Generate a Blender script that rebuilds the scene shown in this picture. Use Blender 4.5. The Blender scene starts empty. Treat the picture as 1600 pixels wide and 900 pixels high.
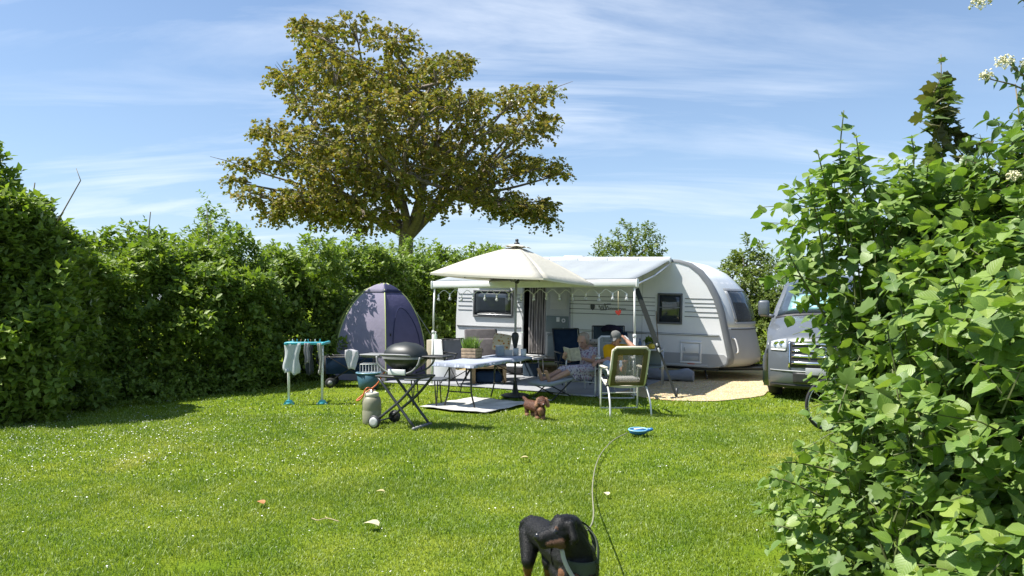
import bpy, bmesh, math, random
import numpy as np
from mathutils import Vector, Matrix, Euler, noise as mnoise

random.seed(7)
RNG = np.random.default_rng(11)
S = bpy.context.scene
COL = S.collection
R = math.radians
# ---------------------------------------------------------------- camera
CAM_H, FPX, HY = 1.70, 1155.0, 470.0
cam = bpy.data.cameras.new('camera')
cam.sensor_width = 36.0
cam.lens = 36.0 * FPX / 1600.0
cam.shift_y = (HY - 450.0) / 1600.0
cam.clip_start, cam.clip_end = 0.1, 2000.0
cam_o = bpy.data.objects.new('camera', cam)
COL.objects.link(cam_o)
cam_o.location = (0, 0, CAM_H)
cam_o.rotation_euler = (R(90), 0, 0)
S.camera = cam_o
# ---------------------------------------------------------------- light
SUN_EL = R(58.5)
SUN_AZ = math.atan2(-1.0, -0.12)          # the sun stands to the west of the lawn
sd = Vector((math.sin(SUN_AZ) * math.cos(SUN_EL), math.cos(SUN_AZ) * math.cos(SUN_EL), math.sin(SUN_EL)))
sl = bpy.data.lights.new('sun', 'SUN')
sl.energy, sl.angle, sl.color = 5.0, R(0.53), (1.0, 0.955, 0.88)
so = bpy.data.objects.new('sun', sl)
COL.objects.link(so)
so.rotation_euler = (-sd).to_track_quat('-Z', 'Y').to_euler()
so.location = (-20, -3, 40)
world = bpy.data.worlds.new('World')
S.world = world
world.use_nodes = True
wt = world.node_tree
wt.nodes.clear()


def nd(t, typ, **kw):
    n = t.nodes.new(typ)
    for k, v in kw.items():
        if k in n.inputs:
            n.inputs[k].default_value = v
        else:
            setattr(n, k, v)
    return n


def mth(t, op, a, b=None, clamp=False):
    n = t.nodes.new('ShaderNodeMath')
    n.operation, n.use_clamp = op, clamp
    for i, x in enumerate((a, b)):
        if x is None:
            continue
        if isinstance(x, (int, float)):
            n.inputs[i].default_value = x
        else:
            t.links.new(x, n.inputs[i])
    return n.outputs[0]


def ramp(t, src, stops):
    n = t.nodes.new('ShaderNodeValToRGB')
    e = n.color_ramp.elements
    while len(e) < len(stops):
        e.new(0.5)
    for k, (p, c) in zip(e, stops):
        k.position = p
        k.color = (*c, 1) if len(c) == 3 else c
    t.links.new(src, n.inputs[0])
    return n.outputs[0]


def mix(t, fac, a, b, mode='MIX'):
    n = t.nodes.new('ShaderNodeMix')
    n.data_type, n.blend_type = 'RGBA', mode
    for i, x in ((0, fac), (6, a), (7, b)):
        if isinstance(x, (int, float)):
            n.inputs[i].default_value = x
        elif isinstance(x, tuple):
            n.inputs[i].default_value = (*x, 1)
        else:
            t.links.new(x, n.inputs[i])
    return n.outputs[2]


def sky_nodes():
    t = wt
    sky = nd(t, 'ShaderNodeTexSky', sky_type='NISHITA', sun_disc=False, sun_elevation=SUN_EL,
             sun_rotation=SUN_AZ, altitude=0.0, air_density=1.0, dust_density=0.6, ozone_density=2.2)
    tc = nd(t, 'ShaderNodeTexCoord')
    sep = nd(t, 'ShaderNodeSeparateXYZ')
    t.links.new(tc.outputs['Generated'], sep.inputs[0])
    # the directions laid out on a flat cloud sheet: streaks stretch towards the horizon
    z = mth(t, 'MAXIMUM', sep.outputs[2], 0.02)
    zz = mth(t, 'ADD', z, 0.16)
    cx = mth(t, 'DIVIDE', sep.outputs[0], zz)
    cy = mth(t, 'DIVIDE', sep.outputs[1], zz)
    cb = nd(t, 'ShaderNodeCombineXYZ')
    t.links.new(cx, cb.inputs[0])
    t.links.new(cy, cb.inputs[1])
    mp = nd(t, 'ShaderNodeMapping')
    mp.inputs['Rotation'].default_value = (0, 0, R(-24))
    mp.inputs['Scale'].default_value = (0.42, 1.55, 1.0)
    mp.inputs['Location'].default_value = (0.35, 0.9, 0.0)
    t.links.new(cb.outputs[0], mp.inputs[0])
    n1 = nd(t, 'ShaderNodeTexNoise', Scale=1.35, Detail=9.0, Roughness=0.60, Distortion=0.55)
    n2 = nd(t, 'ShaderNodeTexNoise', Scale=0.75, Detail=3.0, Roughness=0.5, Distortion=0.3)
    t.links.new(mp.outputs[0], n1.inputs['Vector'])
    t.links.new(cb.outputs[0], n2.inputs['Vector'])
    a = ramp(t, n1.outputs[0], [(0.46, (0, 0, 0)), (0.72, (1, 1, 1))])
    b = ramp(t, n2.outputs[0], [(0.30, (0, 0, 0)), (0.62, (1, 1, 1))])
    c = mth(t, 'MULTIPLY', a, b)
    c = mth(t, 'MULTIPLY', c, 0.92, True)
    veil = ramp(t, sep.outputs[2], [(0.0, (0.55,) * 3), (0.18, (0.26,) * 3), (0.5, (0.07,) * 3)])
    base = mix(t, 1.0, sky.outputs[0], (0.90, 1.0, 1.10), 'MULTIPLY')
    base = mix(t, veil, base, (4.4, 5.5, 6.9))
    col = mix(t, c, base, (7.4, 7.9, 8.6))
    bg = nd(t, 'ShaderNodeBackground', Strength=0.077)
    t.links.new(col, bg.inputs[0])
    out = nd(t, 'ShaderNodeOutputWorld')
    t.links.new(bg.outputs[0], out.inputs[0])


sky_nodes()
S.view_settings.view_transform = 'Standard'
S.view_settings.look = 'None'
S.view_settings.exposure = 1.0
S.view_settings.gamma = 1.0
S.cycles.max_bounces = 8
S.cycles.transparent_max_bounces = 12


# ---------------------------------------------------------------- materials
def mat(name, col, rough=0.6, metal=0.0, var=0.10, scale=6.0, bump=0.0, bscale=60.0, spec=0.5, coat=0.0, alpha=1.0, trans=0.0):
    m = bpy.data.materials.new(name)
    m.use_nodes = True
    t = m.node_tree
    p = t.nodes['Principled BSDF']
    p.inputs['Roughness'].default_value = rough
    p.inputs['Metallic'].default_value = metal
    p.inputs['Specular IOR Level'].default_value = spec
    p.inputs['Coat Weight'].default_value = coat
    p.inputs['Alpha'].default_value = alpha
    p.inputs['Transmission Weight'].default_value = trans
    tc = nd(t, 'ShaderNodeTexCoord')
    n = nd(t, 'ShaderNodeTexNoise', Scale=scale, Detail=5.0, Roughness=0.6)
    t.links.new(tc.outputs['Object'], n.inputs['Vector'])
    lo = tuple(max(0, c * (1 - var)) for c in col)
    hi = tuple(min(1, c * (1 + var)) for c in col)
    c = ramp(t, n.outputs[0], [(0.3, lo), (0.7, hi)])
    t.links.new(c, p.inputs['Base Color'])
    rr = mth(t, 'MULTIPLY_ADD', n.outputs[0], 0.16)
    rr.node.inputs[2].default_value = rough - 0.08
    t.links.new(rr, p.inputs['Roughness'])
    if bump:
        n2 = nd(t, 'ShaderNodeTexNoise', Scale=bscale, Detail=3.0)
        t.links.new(tc.outputs['Object'], n2.inputs['Vector'])
        b = nd(t, 'ShaderNodeBump', Strength=bump, Distance=0.01)
        t.links.new(n2.outputs[0], b.inputs['Height'])
        t.links.new(b.outputs[0], p.inputs['Normal'])
    return m


def fabric(name, col, trans=0.0, var=0.1, scale=5.0, pattern=None, alpha=1.0):
    """Woven cloth: diffuse with some light passing through, fine weave relief."""
    m = bpy.data.materials.new(name)
    m.use_nodes = True
    t = m.node_tree
    t.nodes.clear()
    tc = nd(t, 'ShaderNodeTexCoord')
    n = nd(t, 'ShaderNodeTexNoise', Scale=scale, Detail=4.0)
    t.links.new(tc.outputs['Object'], n.inputs['Vector'])
    c = ramp(t, n.outputs[0], [(0.3, tuple(x * (1 - var) for x in col)), (0.7, tuple(min(1, x * (1 + var)) for x in col))])
    if pattern:
        v = nd(t, 'ShaderNodeTexVoronoi', Scale=pattern[0])
        t.links.new(tc.outputs['Object'], v.inputs['Vector'])
        n3 = nd(t, 'ShaderNodeTexNoise', Scale=pattern[0] * 0.8, Detail=3.0)
        t.links.new(tc.outputs['Object'], n3.inputs['Vector'])
        f = ramp(t, v.outputs[0], [(pattern[1], (1, 1, 1)), (pattern[1] + 0.06, (0, 0, 0))])
        c2 = ramp(t, n3.outputs[0], [(0.40, pattern[2]), (0.6, pattern[3])])
        c = mix(t, f, c, c2)
    d = nd(t, 'ShaderNodeBsdfDiffuse', Roughness=0.6)
    t.links.new(c, d.inputs[0])
    w = nd(t, 'ShaderNodeTexNoise', Scale=220.0, Detail=1.0)
    t.links.new(tc.outputs['Object'], w.inputs['Vector'])
    w2 = nd(t, 'ShaderNodeTexNoise', Scale=9.0, Detail=2.0)
    t.links.new(tc.outputs['Object'], w2.inputs['Vector'])
    bb = nd(t, 'ShaderNodeBump', Strength=0.25, Distance=0.03)
    t.links.new(w2.outputs[0], bb.inputs['Height'])
    b = nd(t, 'ShaderNodeBump', Strength=0.25, Distance=0.004)
    t.links.new(w.outputs[0], b.inputs['Height'])
    t.links.new(bb.outputs[0], b.inputs['Normal'])
    t.links.new(b.outputs[0], d.inputs['Normal'])
    last = d.outputs[0]
    if trans:
        tr = nd(t, 'ShaderNodeBsdfTranslucent')
        t.links.new(c, tr.inputs[0])
        ms = nd(t, 'ShaderNodeMixShader', Fac=trans)
        ms.inputs[0].default_value = trans
        t.links.new(last, ms.inputs[1])
        t.links.new(tr.outputs[0], ms.inputs[2])
        last = ms.outputs[0]
    if alpha < 1:
        tp = nd(t, 'ShaderNodeBsdfTransparent')
        ms = nd(t, 'ShaderNodeMixShader')
        ms.inputs[0].default_value = alpha
        t.links.new(tp.outputs[0], ms.inputs[1])
        t.links.new(last, ms.inputs[2])
        last = ms.outputs[0]
    o = nd(t, 'ShaderNodeOutputMaterial')
    t.links.new(last, o.inputs[0])
    return m


def leaf_mat(name, cols, trans=0.35, gloss=0.08, veins=False, tip=None):
    """Leaf: per-leaf colour, translucency, waxy sheen, optional curved veins from the leaf UV."""
    m = bpy.data.materials.new(name)
    m.use_nodes = True
    t = m.node_tree
    t.nodes.clear()
    g = nd(t, 'ShaderNodeNewGeometry')
    oi = nd(t, 'ShaderNodeObjectInfo')
    rnd = mth(t, 'FRACT', mth(t, 'ADD', g.outputs['Random Per Island'], oi.outputs['Random']))
    k = len(cols)
    c = ramp(t, rnd, [((i + 0.0) / max(1, k - 1), x) for i, x in enumerate(cols)])
    n = nd(t, 'ShaderNodeTexNoise', Scale=0.9, Detail=3.0)
    t.links.new(g.outputs['Position'], n.inputs['Vector'])
    v = ramp(t, n.outputs[0], [(0.3, (0.80, 0.84, 0.80)), (0.7, (1.16, 1.10, 1.05))])
    c = mix(t, 1.0, c, v, 'MULTIPLY')
    nrm = None
    if veins:
        uv = nd(t, 'ShaderNodeUVMap')
        sp = nd(t, 'ShaderNodeSeparateXYZ')
        t.links.new(uv.outputs[0], sp.inputs[0])
        au = mth(t, 'ABSOLUTE', mth(t, 'SUBTRACT', sp.outputs[0], 0.5))
        ph = mth(t, 'SUBTRACT', mth(t, 'MULTIPLY', sp.outputs[1], 42.0), mth(t, 'MULTIPLY', mth(t, 'POWER', au, 1.3), 52.0))
        s = mth(t, 'SINE', ph)
        s = mth(t, 'POWER', mth(t, 'MAXIMUM', s, 0.0), 8.0)
        mid = mth(t, 'LESS_THAN', au, 0.022)
        vv = mth(t, 'MAXIMUM', s, mid)
        c = mix(t, mth(t, 'MULTIPLY', vv, 0.16), c, tuple(min(1, x * 1.7 + 0.02) for x in cols[-1]))
        b = nd(t, 'ShaderNodeBump', Strength=0.35, Distance=0.003, invert=True)
        t.links.new(vv, b.inputs['Height'])
        nrm = b.outputs[0]
    d = nd(t, 'ShaderNodeBsdfDiffuse')
    tr = nd(t, 'ShaderNodeBsdfTranslucent')
    gl = nd(t, 'ShaderNodeBsdfGlossy', Roughness=0.50)
    t.links.new(c, d.inputs[0])
    tc = mix(t, 1.0, c, (1.25, 1.35, 0.55), 'MULTIPLY')
    t.links.new(tc, tr.inputs[0])
    if nrm:
        for x in (d, gl):
            t.links.new(nrm, x.inputs['Normal'])
    m1 = nd(t, 'ShaderNodeMixShader')
    m1.inputs[0].default_value = trans
    t.links.new(d.outputs[0], m1.inputs[1])
    t.links.new(tr.outputs[0], m1.inputs[2])
    lw = nd(t, 'ShaderNodeLayerWeight', Blend=0.25)
    fac = mth(t, 'ADD', mth(t, 'MULTIPLY', lw.outputs['Fresnel'], 0.25), gloss * 0.5)
    m2 = nd(t, 'ShaderNodeMixShader')
    t.links.new(fac, m2.inputs[0])
    t.links.new(m1.outputs[0], m2.inputs[1])
    t.links.new(gl.outputs[0], m2.inputs[2])
    o = nd(t, 'ShaderNodeOutputMaterial')
    t.links.new(m2.outputs[0], o.inputs[0])
    return m


# ---------------------------------------------------------------- mesh building
class MB:
    def __init__(self):
        self.v, self.f, self.mi, self.sm = [], [], [], []
        self.T = Matrix.Identity(4)

    def add(self, vs, fs, mi=0, smooth=False):
        o = len(self.v)
        T = self.T
        self.v.extend([tuple(T @ Vector(p)) for p in vs])
        for f in fs:
            self.f.append(tuple(i + o for i in f))
            self.mi.append(mi)
            self.sm.append(smooth)
        return self

    def box(self, c, s, mi=0, rot=None, bev=0.0, seg=2):
        bm = bmesh.new()
        bmesh.ops.create_cube(bm, size=1.0)
        bmesh.ops.scale(bm, vec=Vector(s), verts=bm.verts)
        if bev:
            bmesh.ops.bevel(bm, geom=list(bm.edges), offset=min(bev, min(s) * 0.49), segments=seg, profile=0.5, affect='EDGES')
        M = Matrix.Translation(Vector(c)) @ ((rot if isinstance(rot, Matrix) else Euler(rot).to_matrix()).to_4x4() if rot is not None else Matrix.Identity(4))
        bm.verts.ensure_lookup_table()
        vs = [M @ v.co for v in bm.verts]
        fs = [[v.index for v in f.verts] for f in bm.faces]
        bm.free()
        return self.add(vs, fs, mi, bool(bev))

    def tube(self, pts, r, n=8, mi=0, cap=True, flat=1.0):
        pts = [Vector(p) for p in pts]
        rs = r if isinstance(r, (list, tuple)) else [r] * len(pts)
        vs, fs = [], []
        d = (pts[1] - pts[0]).normalized()
        up = Vector((0, 0, 1)) if abs(d.z) < 0.9 else Vector((1, 0, 0))
        x = d.cross(up).normalized()
        for i, p in enumerate(pts):
            a = pts[min(i + 1, len(pts) - 1)] - pts[max(i - 1, 0)]
            if a.length > 1e-9:
                d = a.normalized()
            x = (x - d * x.dot(d))
            x = x.normalized() if x.length > 1e-6 else d.orthogonal().normalized()
            y = d.cross(x)
            for k in range(n):
                an = 2 * math.pi * k / n
                vs.append(p + x * math.cos(an) * rs[i] + y * math.sin(an) * rs[i] * flat)
        for i in range(len(pts) - 1):
            for k in range(n):
                fs.append((i * n + k, i * n + (k + 1) % n, (i + 1) * n + (k + 1) % n, (i + 1) * n + k))
        if cap:
            fs.append(tuple(range(n - 1, -1, -1)))
            fs.append(tuple((len(pts) - 1) * n + k for k in range(n)))
        return self.add(vs, fs, mi, n > 4)

    def lathe(self, prof, n=20, c=(0, 0, 0), mi=0, M=None, smooth=True):
        M = M.to_4x4() if M is not None else Matrix.Identity(4)
        M = Matrix.Translation(Vector(c)) @ M
        vs, fs, rings = [], [], []
        for r, z in prof:
            if r < 1e-6:
                rings.append([len(vs)])
                vs.append(M @ Vector((0, 0, z)))
            else:
                rings.append(list(range(len(vs), len(vs) + n)))
                for k in range(n):
                    a = 2 * math.pi * k / n
                    vs.append(M @ Vector((r * math.cos(a), r * math.sin(a), z)))
        for a, b in zip(rings[:-1], rings[1:]):
            for k in range(n):
                k2 = (k + 1) % n
                if len(a) == 1 and len(b) == 1:
                    continue
                if len(a) == 1:
                    fs.append((a[0], b[k2], b[k]))
                elif len(b) == 1:
                    fs.append((a[k], a[k2], b[0]))
                else:
                    fs.append((a[k], a[k2], b[k2], b[k]))
        return self.add(vs, fs, mi, smooth)

    def ell(self, c, rad, mi=0, rot=None, n=16, m=10):
        prof = [(math.sin(math.pi * i / m), -math.cos(math.pi * i / m)) for i in range(m + 1)]
        prof[0], prof[-1] = (0, -1), (0, 1)
        M = (Euler(rot).to_matrix().to_4x4() if rot is not None else Matrix.Identity(4)) @ Matrix.Diagonal((*rad, 1))
        return self.lathe(prof, n, c, mi, M)

    def prism(self, poly, o, ux, uy, t, mi=0, smooth=False):
        """polygon (a,b) pairs laid out on o + a*ux + b*uy, thickened by t along ux x uy"""
        o, ux, uy = Vector(o), Vector(ux), Vector(uy)
        nz = ux.cross(uy).normalized() * t
        a = [o + ux * p[0] + uy * p[1] for p in poly]
        b = [p + nz for p in a]
        n = len(poly)
        fs = [tuple(range(n - 1, -1, -1)), tuple(range(n, 2 * n))]
        fs += [(i, (i + 1) % n, n + (i + 1) % n, n + i) for i in range(n)]
        return self.add(a + b, fs, mi, smooth)

    def grid(self, rows, mi=0, thick=None, smooth=True):
        """surface through rows of points; with thick (vector or float for z) it gets a second side and a rim"""
        h, w = len(rows), len(rows[0])
        vs = [Vector(p) for r in rows for p in r]
        fs = [(i * w + j, i * w + j + 1, (i + 1) * w + j + 1, (i + 1) * w + j) for i in range(h - 1) for j in range(w - 1)]
        if thick is not None:
            off = Vector(thick)
            k = len(vs)
            vs += [p + off for p in vs]
            fs2 = [tuple(k + i for i in reversed(f)) for f in fs]
            rim = [j for j in range(w)] + [i * w + w - 1 for i in range(1, h)] + [(h - 1) * w + j for j in range(w - 2, -1, -1)] + [i * w for i in range(h - 2, 0, -1)]
            fs3 = [(rim[(i + 1) % len(rim)], rim[i], rim[i] + k, rim[(i + 1) % len(rim)] + k) for i in range(len(rim))]
            fs = fs + fs2 + fs3
        return self.add(vs, fs, mi, smooth)

    def build(self, name, mats, parent=None, loc=None, **props):
        me = bpy.data.meshes.new(name)
        me.from_pydata(self.v, [], self.f)
        for m in (mats if isinstance(mats, (list, tuple)) else [mats]):
            me.materials.append(m)
        me.polygons.foreach_set('material_index', self.mi)
        me.polygons.foreach_set('use_smooth', self.sm)
        me.validate()
        bm = bmesh.new()
        bm.from_mesh(me)
        bmesh.ops.recalc_face_normals(bm, faces=bm.faces)
        bm.to_mesh(me)
        bm.free()
        o = bpy.data.objects.new(name, me)
        COL.objects.link(o)
        if parent:
            o.parent = parent
        if loc is not None:
            o.location = loc
        for k, v in props.items():
            o[k] = v
        return o


def thing(name, label, cat, loc=(0, 0, 0), rz=0.0, group=None, rot=None):
    o = bpy.data.objects.new(name, None)
    o.empty_display_size = 0.2
    COL.objects.link(o)
    o.location = loc
    o.rotation_euler = rot if rot else (0, 0, rz)
    o['label'], o['category'] = label, cat
    if group:
        o['group'] = group
    return o


def tag(o, label, cat, group=None):
    o['label'], o['category'] = label, cat
    if group:
        o['group'] = group
    return o


def copy_tree(o, parent=None):
    c = o.copy()
    COL.objects.link(c)
    if parent:
        c.parent = parent
    for ch in o.children:
        copy_tree(ch, c)
    return c


def G(px, py):
    d = CAM_H * FPX / (py - HY)
    return Vector(((px - 800) / FPX * d, d, 0))


def at(px, py, d):
    return Vector(((px - 800) / FPX * d, d, CAM_H - (py - HY) / FPX * d))


def arc(c, r, a0, a1, n, ux=(1, 0, 0), uy=(0, 0, 1)):
    c, ux, uy = Vector(c), Vector(ux), Vector(uy)
    return [c + ux * r * math.cos(R(a0 + (a1 - a0) * i / n)) + uy * r * math.sin(R(a0 + (a1 - a0) * i / n)) for i in range(n + 1)]


def bez(pts, n=8):
    """Catmull-Rom through the points"""
    P = [Vector(p) for p in pts]
    P = [P[0] * 2 - P[1]] + P + [P[-1] * 2 - P[-2]]
    out = []
    for i in range(1, len(P) - 2):
        for k in range(n):
            t = k / n
            a, b, c, d = P[i - 1], P[i], P[i + 1], P[i + 2]
            out.append(0.5 * ((2 * b) + (c - a) * t + (2 * a - 5 * b + 4 * c - d) * t * t + (3 * b - a - 3 * c + d) * t ** 3))
    out.append(P[-2])
    return out


def fuse(name, caps, mats, parent=None, voxel=0.010, smooth=4, fur=0.0):
    """tapered limbs grown together into ONE continuous skin; caps: (p0, r0, p1, r1, material)"""
    b = MB()
    for p0, r0, p1, r1, mi in caps:
        p0, p1 = Vector(p0), Vector(p1)
        d = p1 - p0
        L = d.length
        if L < 1e-5:
            d, L = Vector((0, 0, 1)), 1e-5
        M = d.normalized().to_track_quat('Z', 'Y').to_matrix().to_4x4()
        prof = [(0, -r0)] + [(r0 * math.sin(R(a)), -r0 * math.cos(R(a))) for a in (22, 45, 68, 90)]
        prof += [(r1 * math.sin(R(a)), L + r1 * math.cos(R(a))) for a in (90, 68, 45, 22)] + [(0, L + r1)]
        b.lathe(prof, 12, p0, 0, M)
    o = b.build(name + '_raw', [])
    md = o.modifiers.new('r', 'REMESH')
    md.mode, md.voxel_size = 'VOXEL', voxel
    sm = o.modifiers.new('s', 'SMOOTH')
    sm.iterations, sm.factor = smooth, 0.5
    dg = bpy.context.evaluated_depsgraph_get()
    me = bpy.data.meshes.new_from_object(o.evaluated_get(dg))
    me.name = name
    bpy.data.objects.remove(o)
    me.materials.clear()
    for m in mats:
        me.materials.append(m)
    nf = len(me.polygons)
    C = np.zeros(nf * 3)
    me.polygons.foreach_get('center', C)
    C = C.reshape(-1, 3)
    best = np.full(nf, 1e9)
    idx = np.zeros(nf, int)
    for p0, r0, p1, r1, mi in caps:
        p0, p1 = np.array(p0, float), np.array(p1, float)
        d = p1 - p0
        t = np.clip(((C - p0) @ d) / max(1e-9, d @ d), 0, 1)
        q = np.linalg.norm(C - (p0 + t[:, None] * d), axis=1) - (r0 + (r1 - r0) * t)
        w = q < best
        best[w], idx[w] = q[w], mi
    me.polygons.foreach_set('material_index', idx)
    me.polygons.foreach_set('use_smooth', [True] * nf)
    me.update()
    ob = bpy.data.objects.new(name, me)
    COL.objects.link(ob)
    if parent:
        ob.parent = parent
    return ob


# ---------------------------------------------------------------- leaves
def mesh_np(name, V, F, mats, uv=None, mi=None, smooth=False):
    """mesh from numpy arrays; F is (n,k) with one polygon size"""
    me = bpy.data.meshes.new(name)
    n, k = F.shape
    me.vertices.add(len(V))
    me.vertices.foreach_set('co', np.ascontiguousarray(V, np.float32).ravel())
    me.loops.add(n * k)
    me.loops.foreach_set('vertex_index', np.ascontiguousarray(F, np.int32).ravel())
    me.polygons.add(n)
    me.polygons.foreach_set('loop_start', np.arange(0, n * k, k, dtype=np.int32))
    if mi is not None:
        me.polygons.foreach_set('material_index', np.ascontiguousarray(mi, np.int32))
    me.polygons.foreach_set('use_smooth', np.full(n, smooth))
    if uv is not None:
        l = me.uv_layers.new(name='UVMap')
        l.data.foreach_set('uv', np.ascontiguousarray(uv[F.ravel()], np.float32).ravel())
    for m in (mats if isinstance(mats, (list, tuple)) else [mats]):
        me.materials.append(m)
    me.update(calc_edges=True)
    return me


# templates: (across, along, up); faces
LEAF_SMALL = (np.array([[0, 0, 0], [-.5, .45, .10], [0, 1, -.06], [.5, .45, .10]], float), np.array([[0, 2, 1], [0, 3, 2]]))


def leaf_big(bend=0.18, fold=0.14, wave=0.0):
    ys = [0.0, 0.10, 0.32, 0.58, 0.82, 1.0]
    ws = [0.02, 0.34, 0.50, 0.43, 0.18, 0.0]
    V, F = [], []
    for i, (y, w) in enumerate(zip(ys, ws)):
        z = -bend * y * y
        wv = wave * math.sin(i * 2.1)
        V += [(-w, y, z + fold * w + wv), (0, y, z), (w, y, z + fold * w - wv)]
    for i in range(len(ys) - 1):
        a = i * 3
        for j in (0, 1):
            q = (a + j, a + j + 1, a + j + 4, a + j + 3)
            F += [(q[0], q[1], q[2]), (q[0], q[2], q[3])]
    return np.array(V, float), np.array(F)


def leaf_lobed(bend=0.15):
    """five-lobed maple leaf"""
    out = [(0.0, 0.0), (.20, -.06), (.46, .06), (.34, .18), (.58, .42), (.52, .56), (.30, .50), (.27, .72), (.12, .80), (0, 1.0)]
    full = out + [(-x, y) for x, y in out[-2:0:-1]]
    V = [(0, .30, .03)] + [(x, y, .12 * abs(x) - bend * y * y) for x, y in full]
    n = len(full)
    F = [(0, 1 + i, 1 + (i + 1) % n) for i in range(n)]
    return np.array(V, float), np.array(F)


def frame(D, Nn):
    D = D / np.linalg.norm(D, axis=1, keepdims=True)
    X = np.cross(D, Nn)
    X /= np.maximum(1e-9, np.linalg.norm(X, axis=1, keepdims=True))
    Z = np.cross(X, D)
    return X, D, Z


def leaves_mesh(name, P, D, Nn, L, W, tpl, mats):
    X, Y, Z = frame(D, Nn)
    tv, tf = tpl
    L = L[:, None, None]
    V = P[:, None, :] + X[:, None, :] * tv[None, :, 0:1] * L * W + Y[:, None, :] * tv[None, :, 1:2] * L + Z[:, None, :] * tv[None, :, 2:3] * L
    n, k = len(P), len(tv)
    F = (tf[None] + (np.arange(n) * k)[:, None, None]).reshape(-1, 3)
    uv = np.stack([tv[:, 0] / 1.0 + 0.5, tv[:, 1]], 1)
    uv = np.tile(uv, (n, 1))
    return mesh_np(name, V.reshape(-1, 3), F, mats, uv, None, True)


def unit(a):
    return a / np.maximum(1e-9, np.linalg.norm(a, axis=1, keepdims=True))


def shoots(B, Dr, Ls, per, spread=0.9, droop=0.25, jitter=0.25, up=0.8):
    """leaves in opposite pairs along each shoot; returns base, direction, normal"""
    n = len(B)
    j = np.arange(per)
    t = (j // 2 * 2 + 1.5) / (per + 0.5)
    Dr = unit(Dr)
    side = unit(np.cross(Dr, RNG.normal(size=(n, 3))))
    side2 = np.cross(Dr, side)
    P = B[:, None, :] + Dr[:, None, :] * (Ls[:, None, None] * t[None, :, None])
    P[:, :, 2] -= (droop * Ls[:, None] * t[None] ** 2)
    rotpair = (j // 2) % 2
    sgn = np.where(j % 2 == 0, 1.0, -1.0)
    sd_ = np.where(rotpair[None, :, None] == 0, side[:, None, :], side2[:, None, :]) * sgn[None, :, None]
    D = Dr[:, None, :] * (0.55 + 0.5 * t[None, :, None] ** 3) + sd_ * spread + RNG.normal(size=P.shape) * jitter
    D[:, :, 2] -= droop
    Nn = np.zeros_like(D)
    Nn[..., 2] = up
    Nn += Dr[:, None, :] * 0.35 + RNG.normal(size=P.shape) * jitter * 1.3
    return P.reshape(-1, 3), unit(D.reshape(-1, 3)), Nn.reshape(-1, 3)


def link(name, me, parent=None, **props):
    o = bpy.data.objects.new(name, me)
    COL.objects.link(o)
    if parent:
        o.parent = parent
    for k, v in props.items():
        o[k] = v
    return o


def fbm(p, s):
    return mnoise.noise(Vector(p) * s) + 0.5 * mnoise.noise(Vector(p) * s * 2.3)
# ================================================================ THE SETTING
WALL0 = Vector((-1.356, 18.0, 0))                 # rear corner of the caravan wall
U = Vector((math.cos(R(23.4)), -math.sin(R(23.4)), 0))   # along the wall
N = Vector((-math.sin(R(23.4)), -math.cos(R(23.4)), 0))  # out of the wall


def W(t, s, z=0.0):
    p = WALL0 + U * t + N * s
    return Vector((p.x, p.y, z))


def lawn_material(name, blades):
    m = bpy.data.materials.new(name)
    m.use_nodes = True
    t = m.node_tree
    t.nodes.clear()
    g = nd(t, 'ShaderNodeNewGeometry')
    a = nd(t, 'ShaderNodeTexNoise', Scale=0.42, Detail=5.0, Roughness=0.62, Distortion=0.6)
    b = nd(t, 'ShaderNodeTexNoise', Scale=2.6, Detail=4.0, Roughness=0.6)
    for n in (a, b):
        t.links.new(g.outputs['Position'], n.inputs['Vector'])
    c1 = ramp(t, a.outputs[0], [(0.30, (0.122, 0.208, 0.020)), (0.45, (0.170, 0.255, 0.027)), (0.60, (0.212, 0.286, 0.036)), (0.76, (0.280, 0.312, 0.070))])
    c2 = ramp(t, b.outputs[0], [(0.30, (0.74, 0.84, 0.72)), (0.72, (1.24, 1.14, 1.20))])
    c = mix(t, 1.0, c1, c2, 'MULTIPLY')
    if blades:
        r = ramp(t, g.outputs['Random Per Island'], [(0.0, (0.78, 0.84, 0.76)), (0.55, (1.0, 1.0, 1.0)), (0.9, (1.14, 1.09, 1.06)), (1.0, (1.40, 1.22, 1.5))])
        c = mix(t, 1.0, c, r, 'MULTIPLY')
        d = nd(t, 'ShaderNodeBsdfDiffuse')
        tr = nd(t, 'ShaderNodeBsdfTranslucent')
        gl = nd(t, 'ShaderNodeBsdfGlossy', Roughness=0.5)
        t.links.new(c, d.inputs[0])
        t.links.new(mix(t, 1.0, c, (1.3, 1.3, 0.6), 'MULTIPLY'), tr.inputs[0])
        ms = nd(t, 'ShaderNodeMixShader')
        ms.inputs[0].default_value = 0.38
        t.links.new(d.outputs[0], ms.inputs[1])
        t.links.new(tr.outputs[0], ms.inputs[2])
        m2 = nd(t, 'ShaderNodeMixShader')
        m2.inputs[0].default_value = 0.05
        t.links.new(ms.outputs[0], m2.inputs[1])
        t.links.new(gl.outputs[0], m2.inputs[2])
        last = m2.outputs[0]
    else:
        e = nd(t, 'ShaderNodeTexNoise', Scale=55.0, Detail=3.0)
        t.links.new(g.outputs['Position'], e.inputs['Vector'])
        c = mix(t, 1.0, c, ramp(t, e.outputs[0], [(0.3, (0.5, 0.5, 0.45)), (0.7, (0.95, 0.9, 0.8))]), 'MULTIPLY')
        d = nd(t, 'ShaderNodeBsdfDiffuse')
        t.links.new(c, d.inputs[0])
        bp = nd(t, 'ShaderNodeBump', Strength=0.8, Distance=0.03)
        t.links.new(e.outputs[0], bp.inputs['Height'])
        t.links.new(bp.outputs[0], d.inputs['Normal'])
        last = d.outputs[0]
    o = nd(t, 'ShaderNodeOutputMaterial')
    t.links.new(last, o.inputs[0])
    return m


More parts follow.
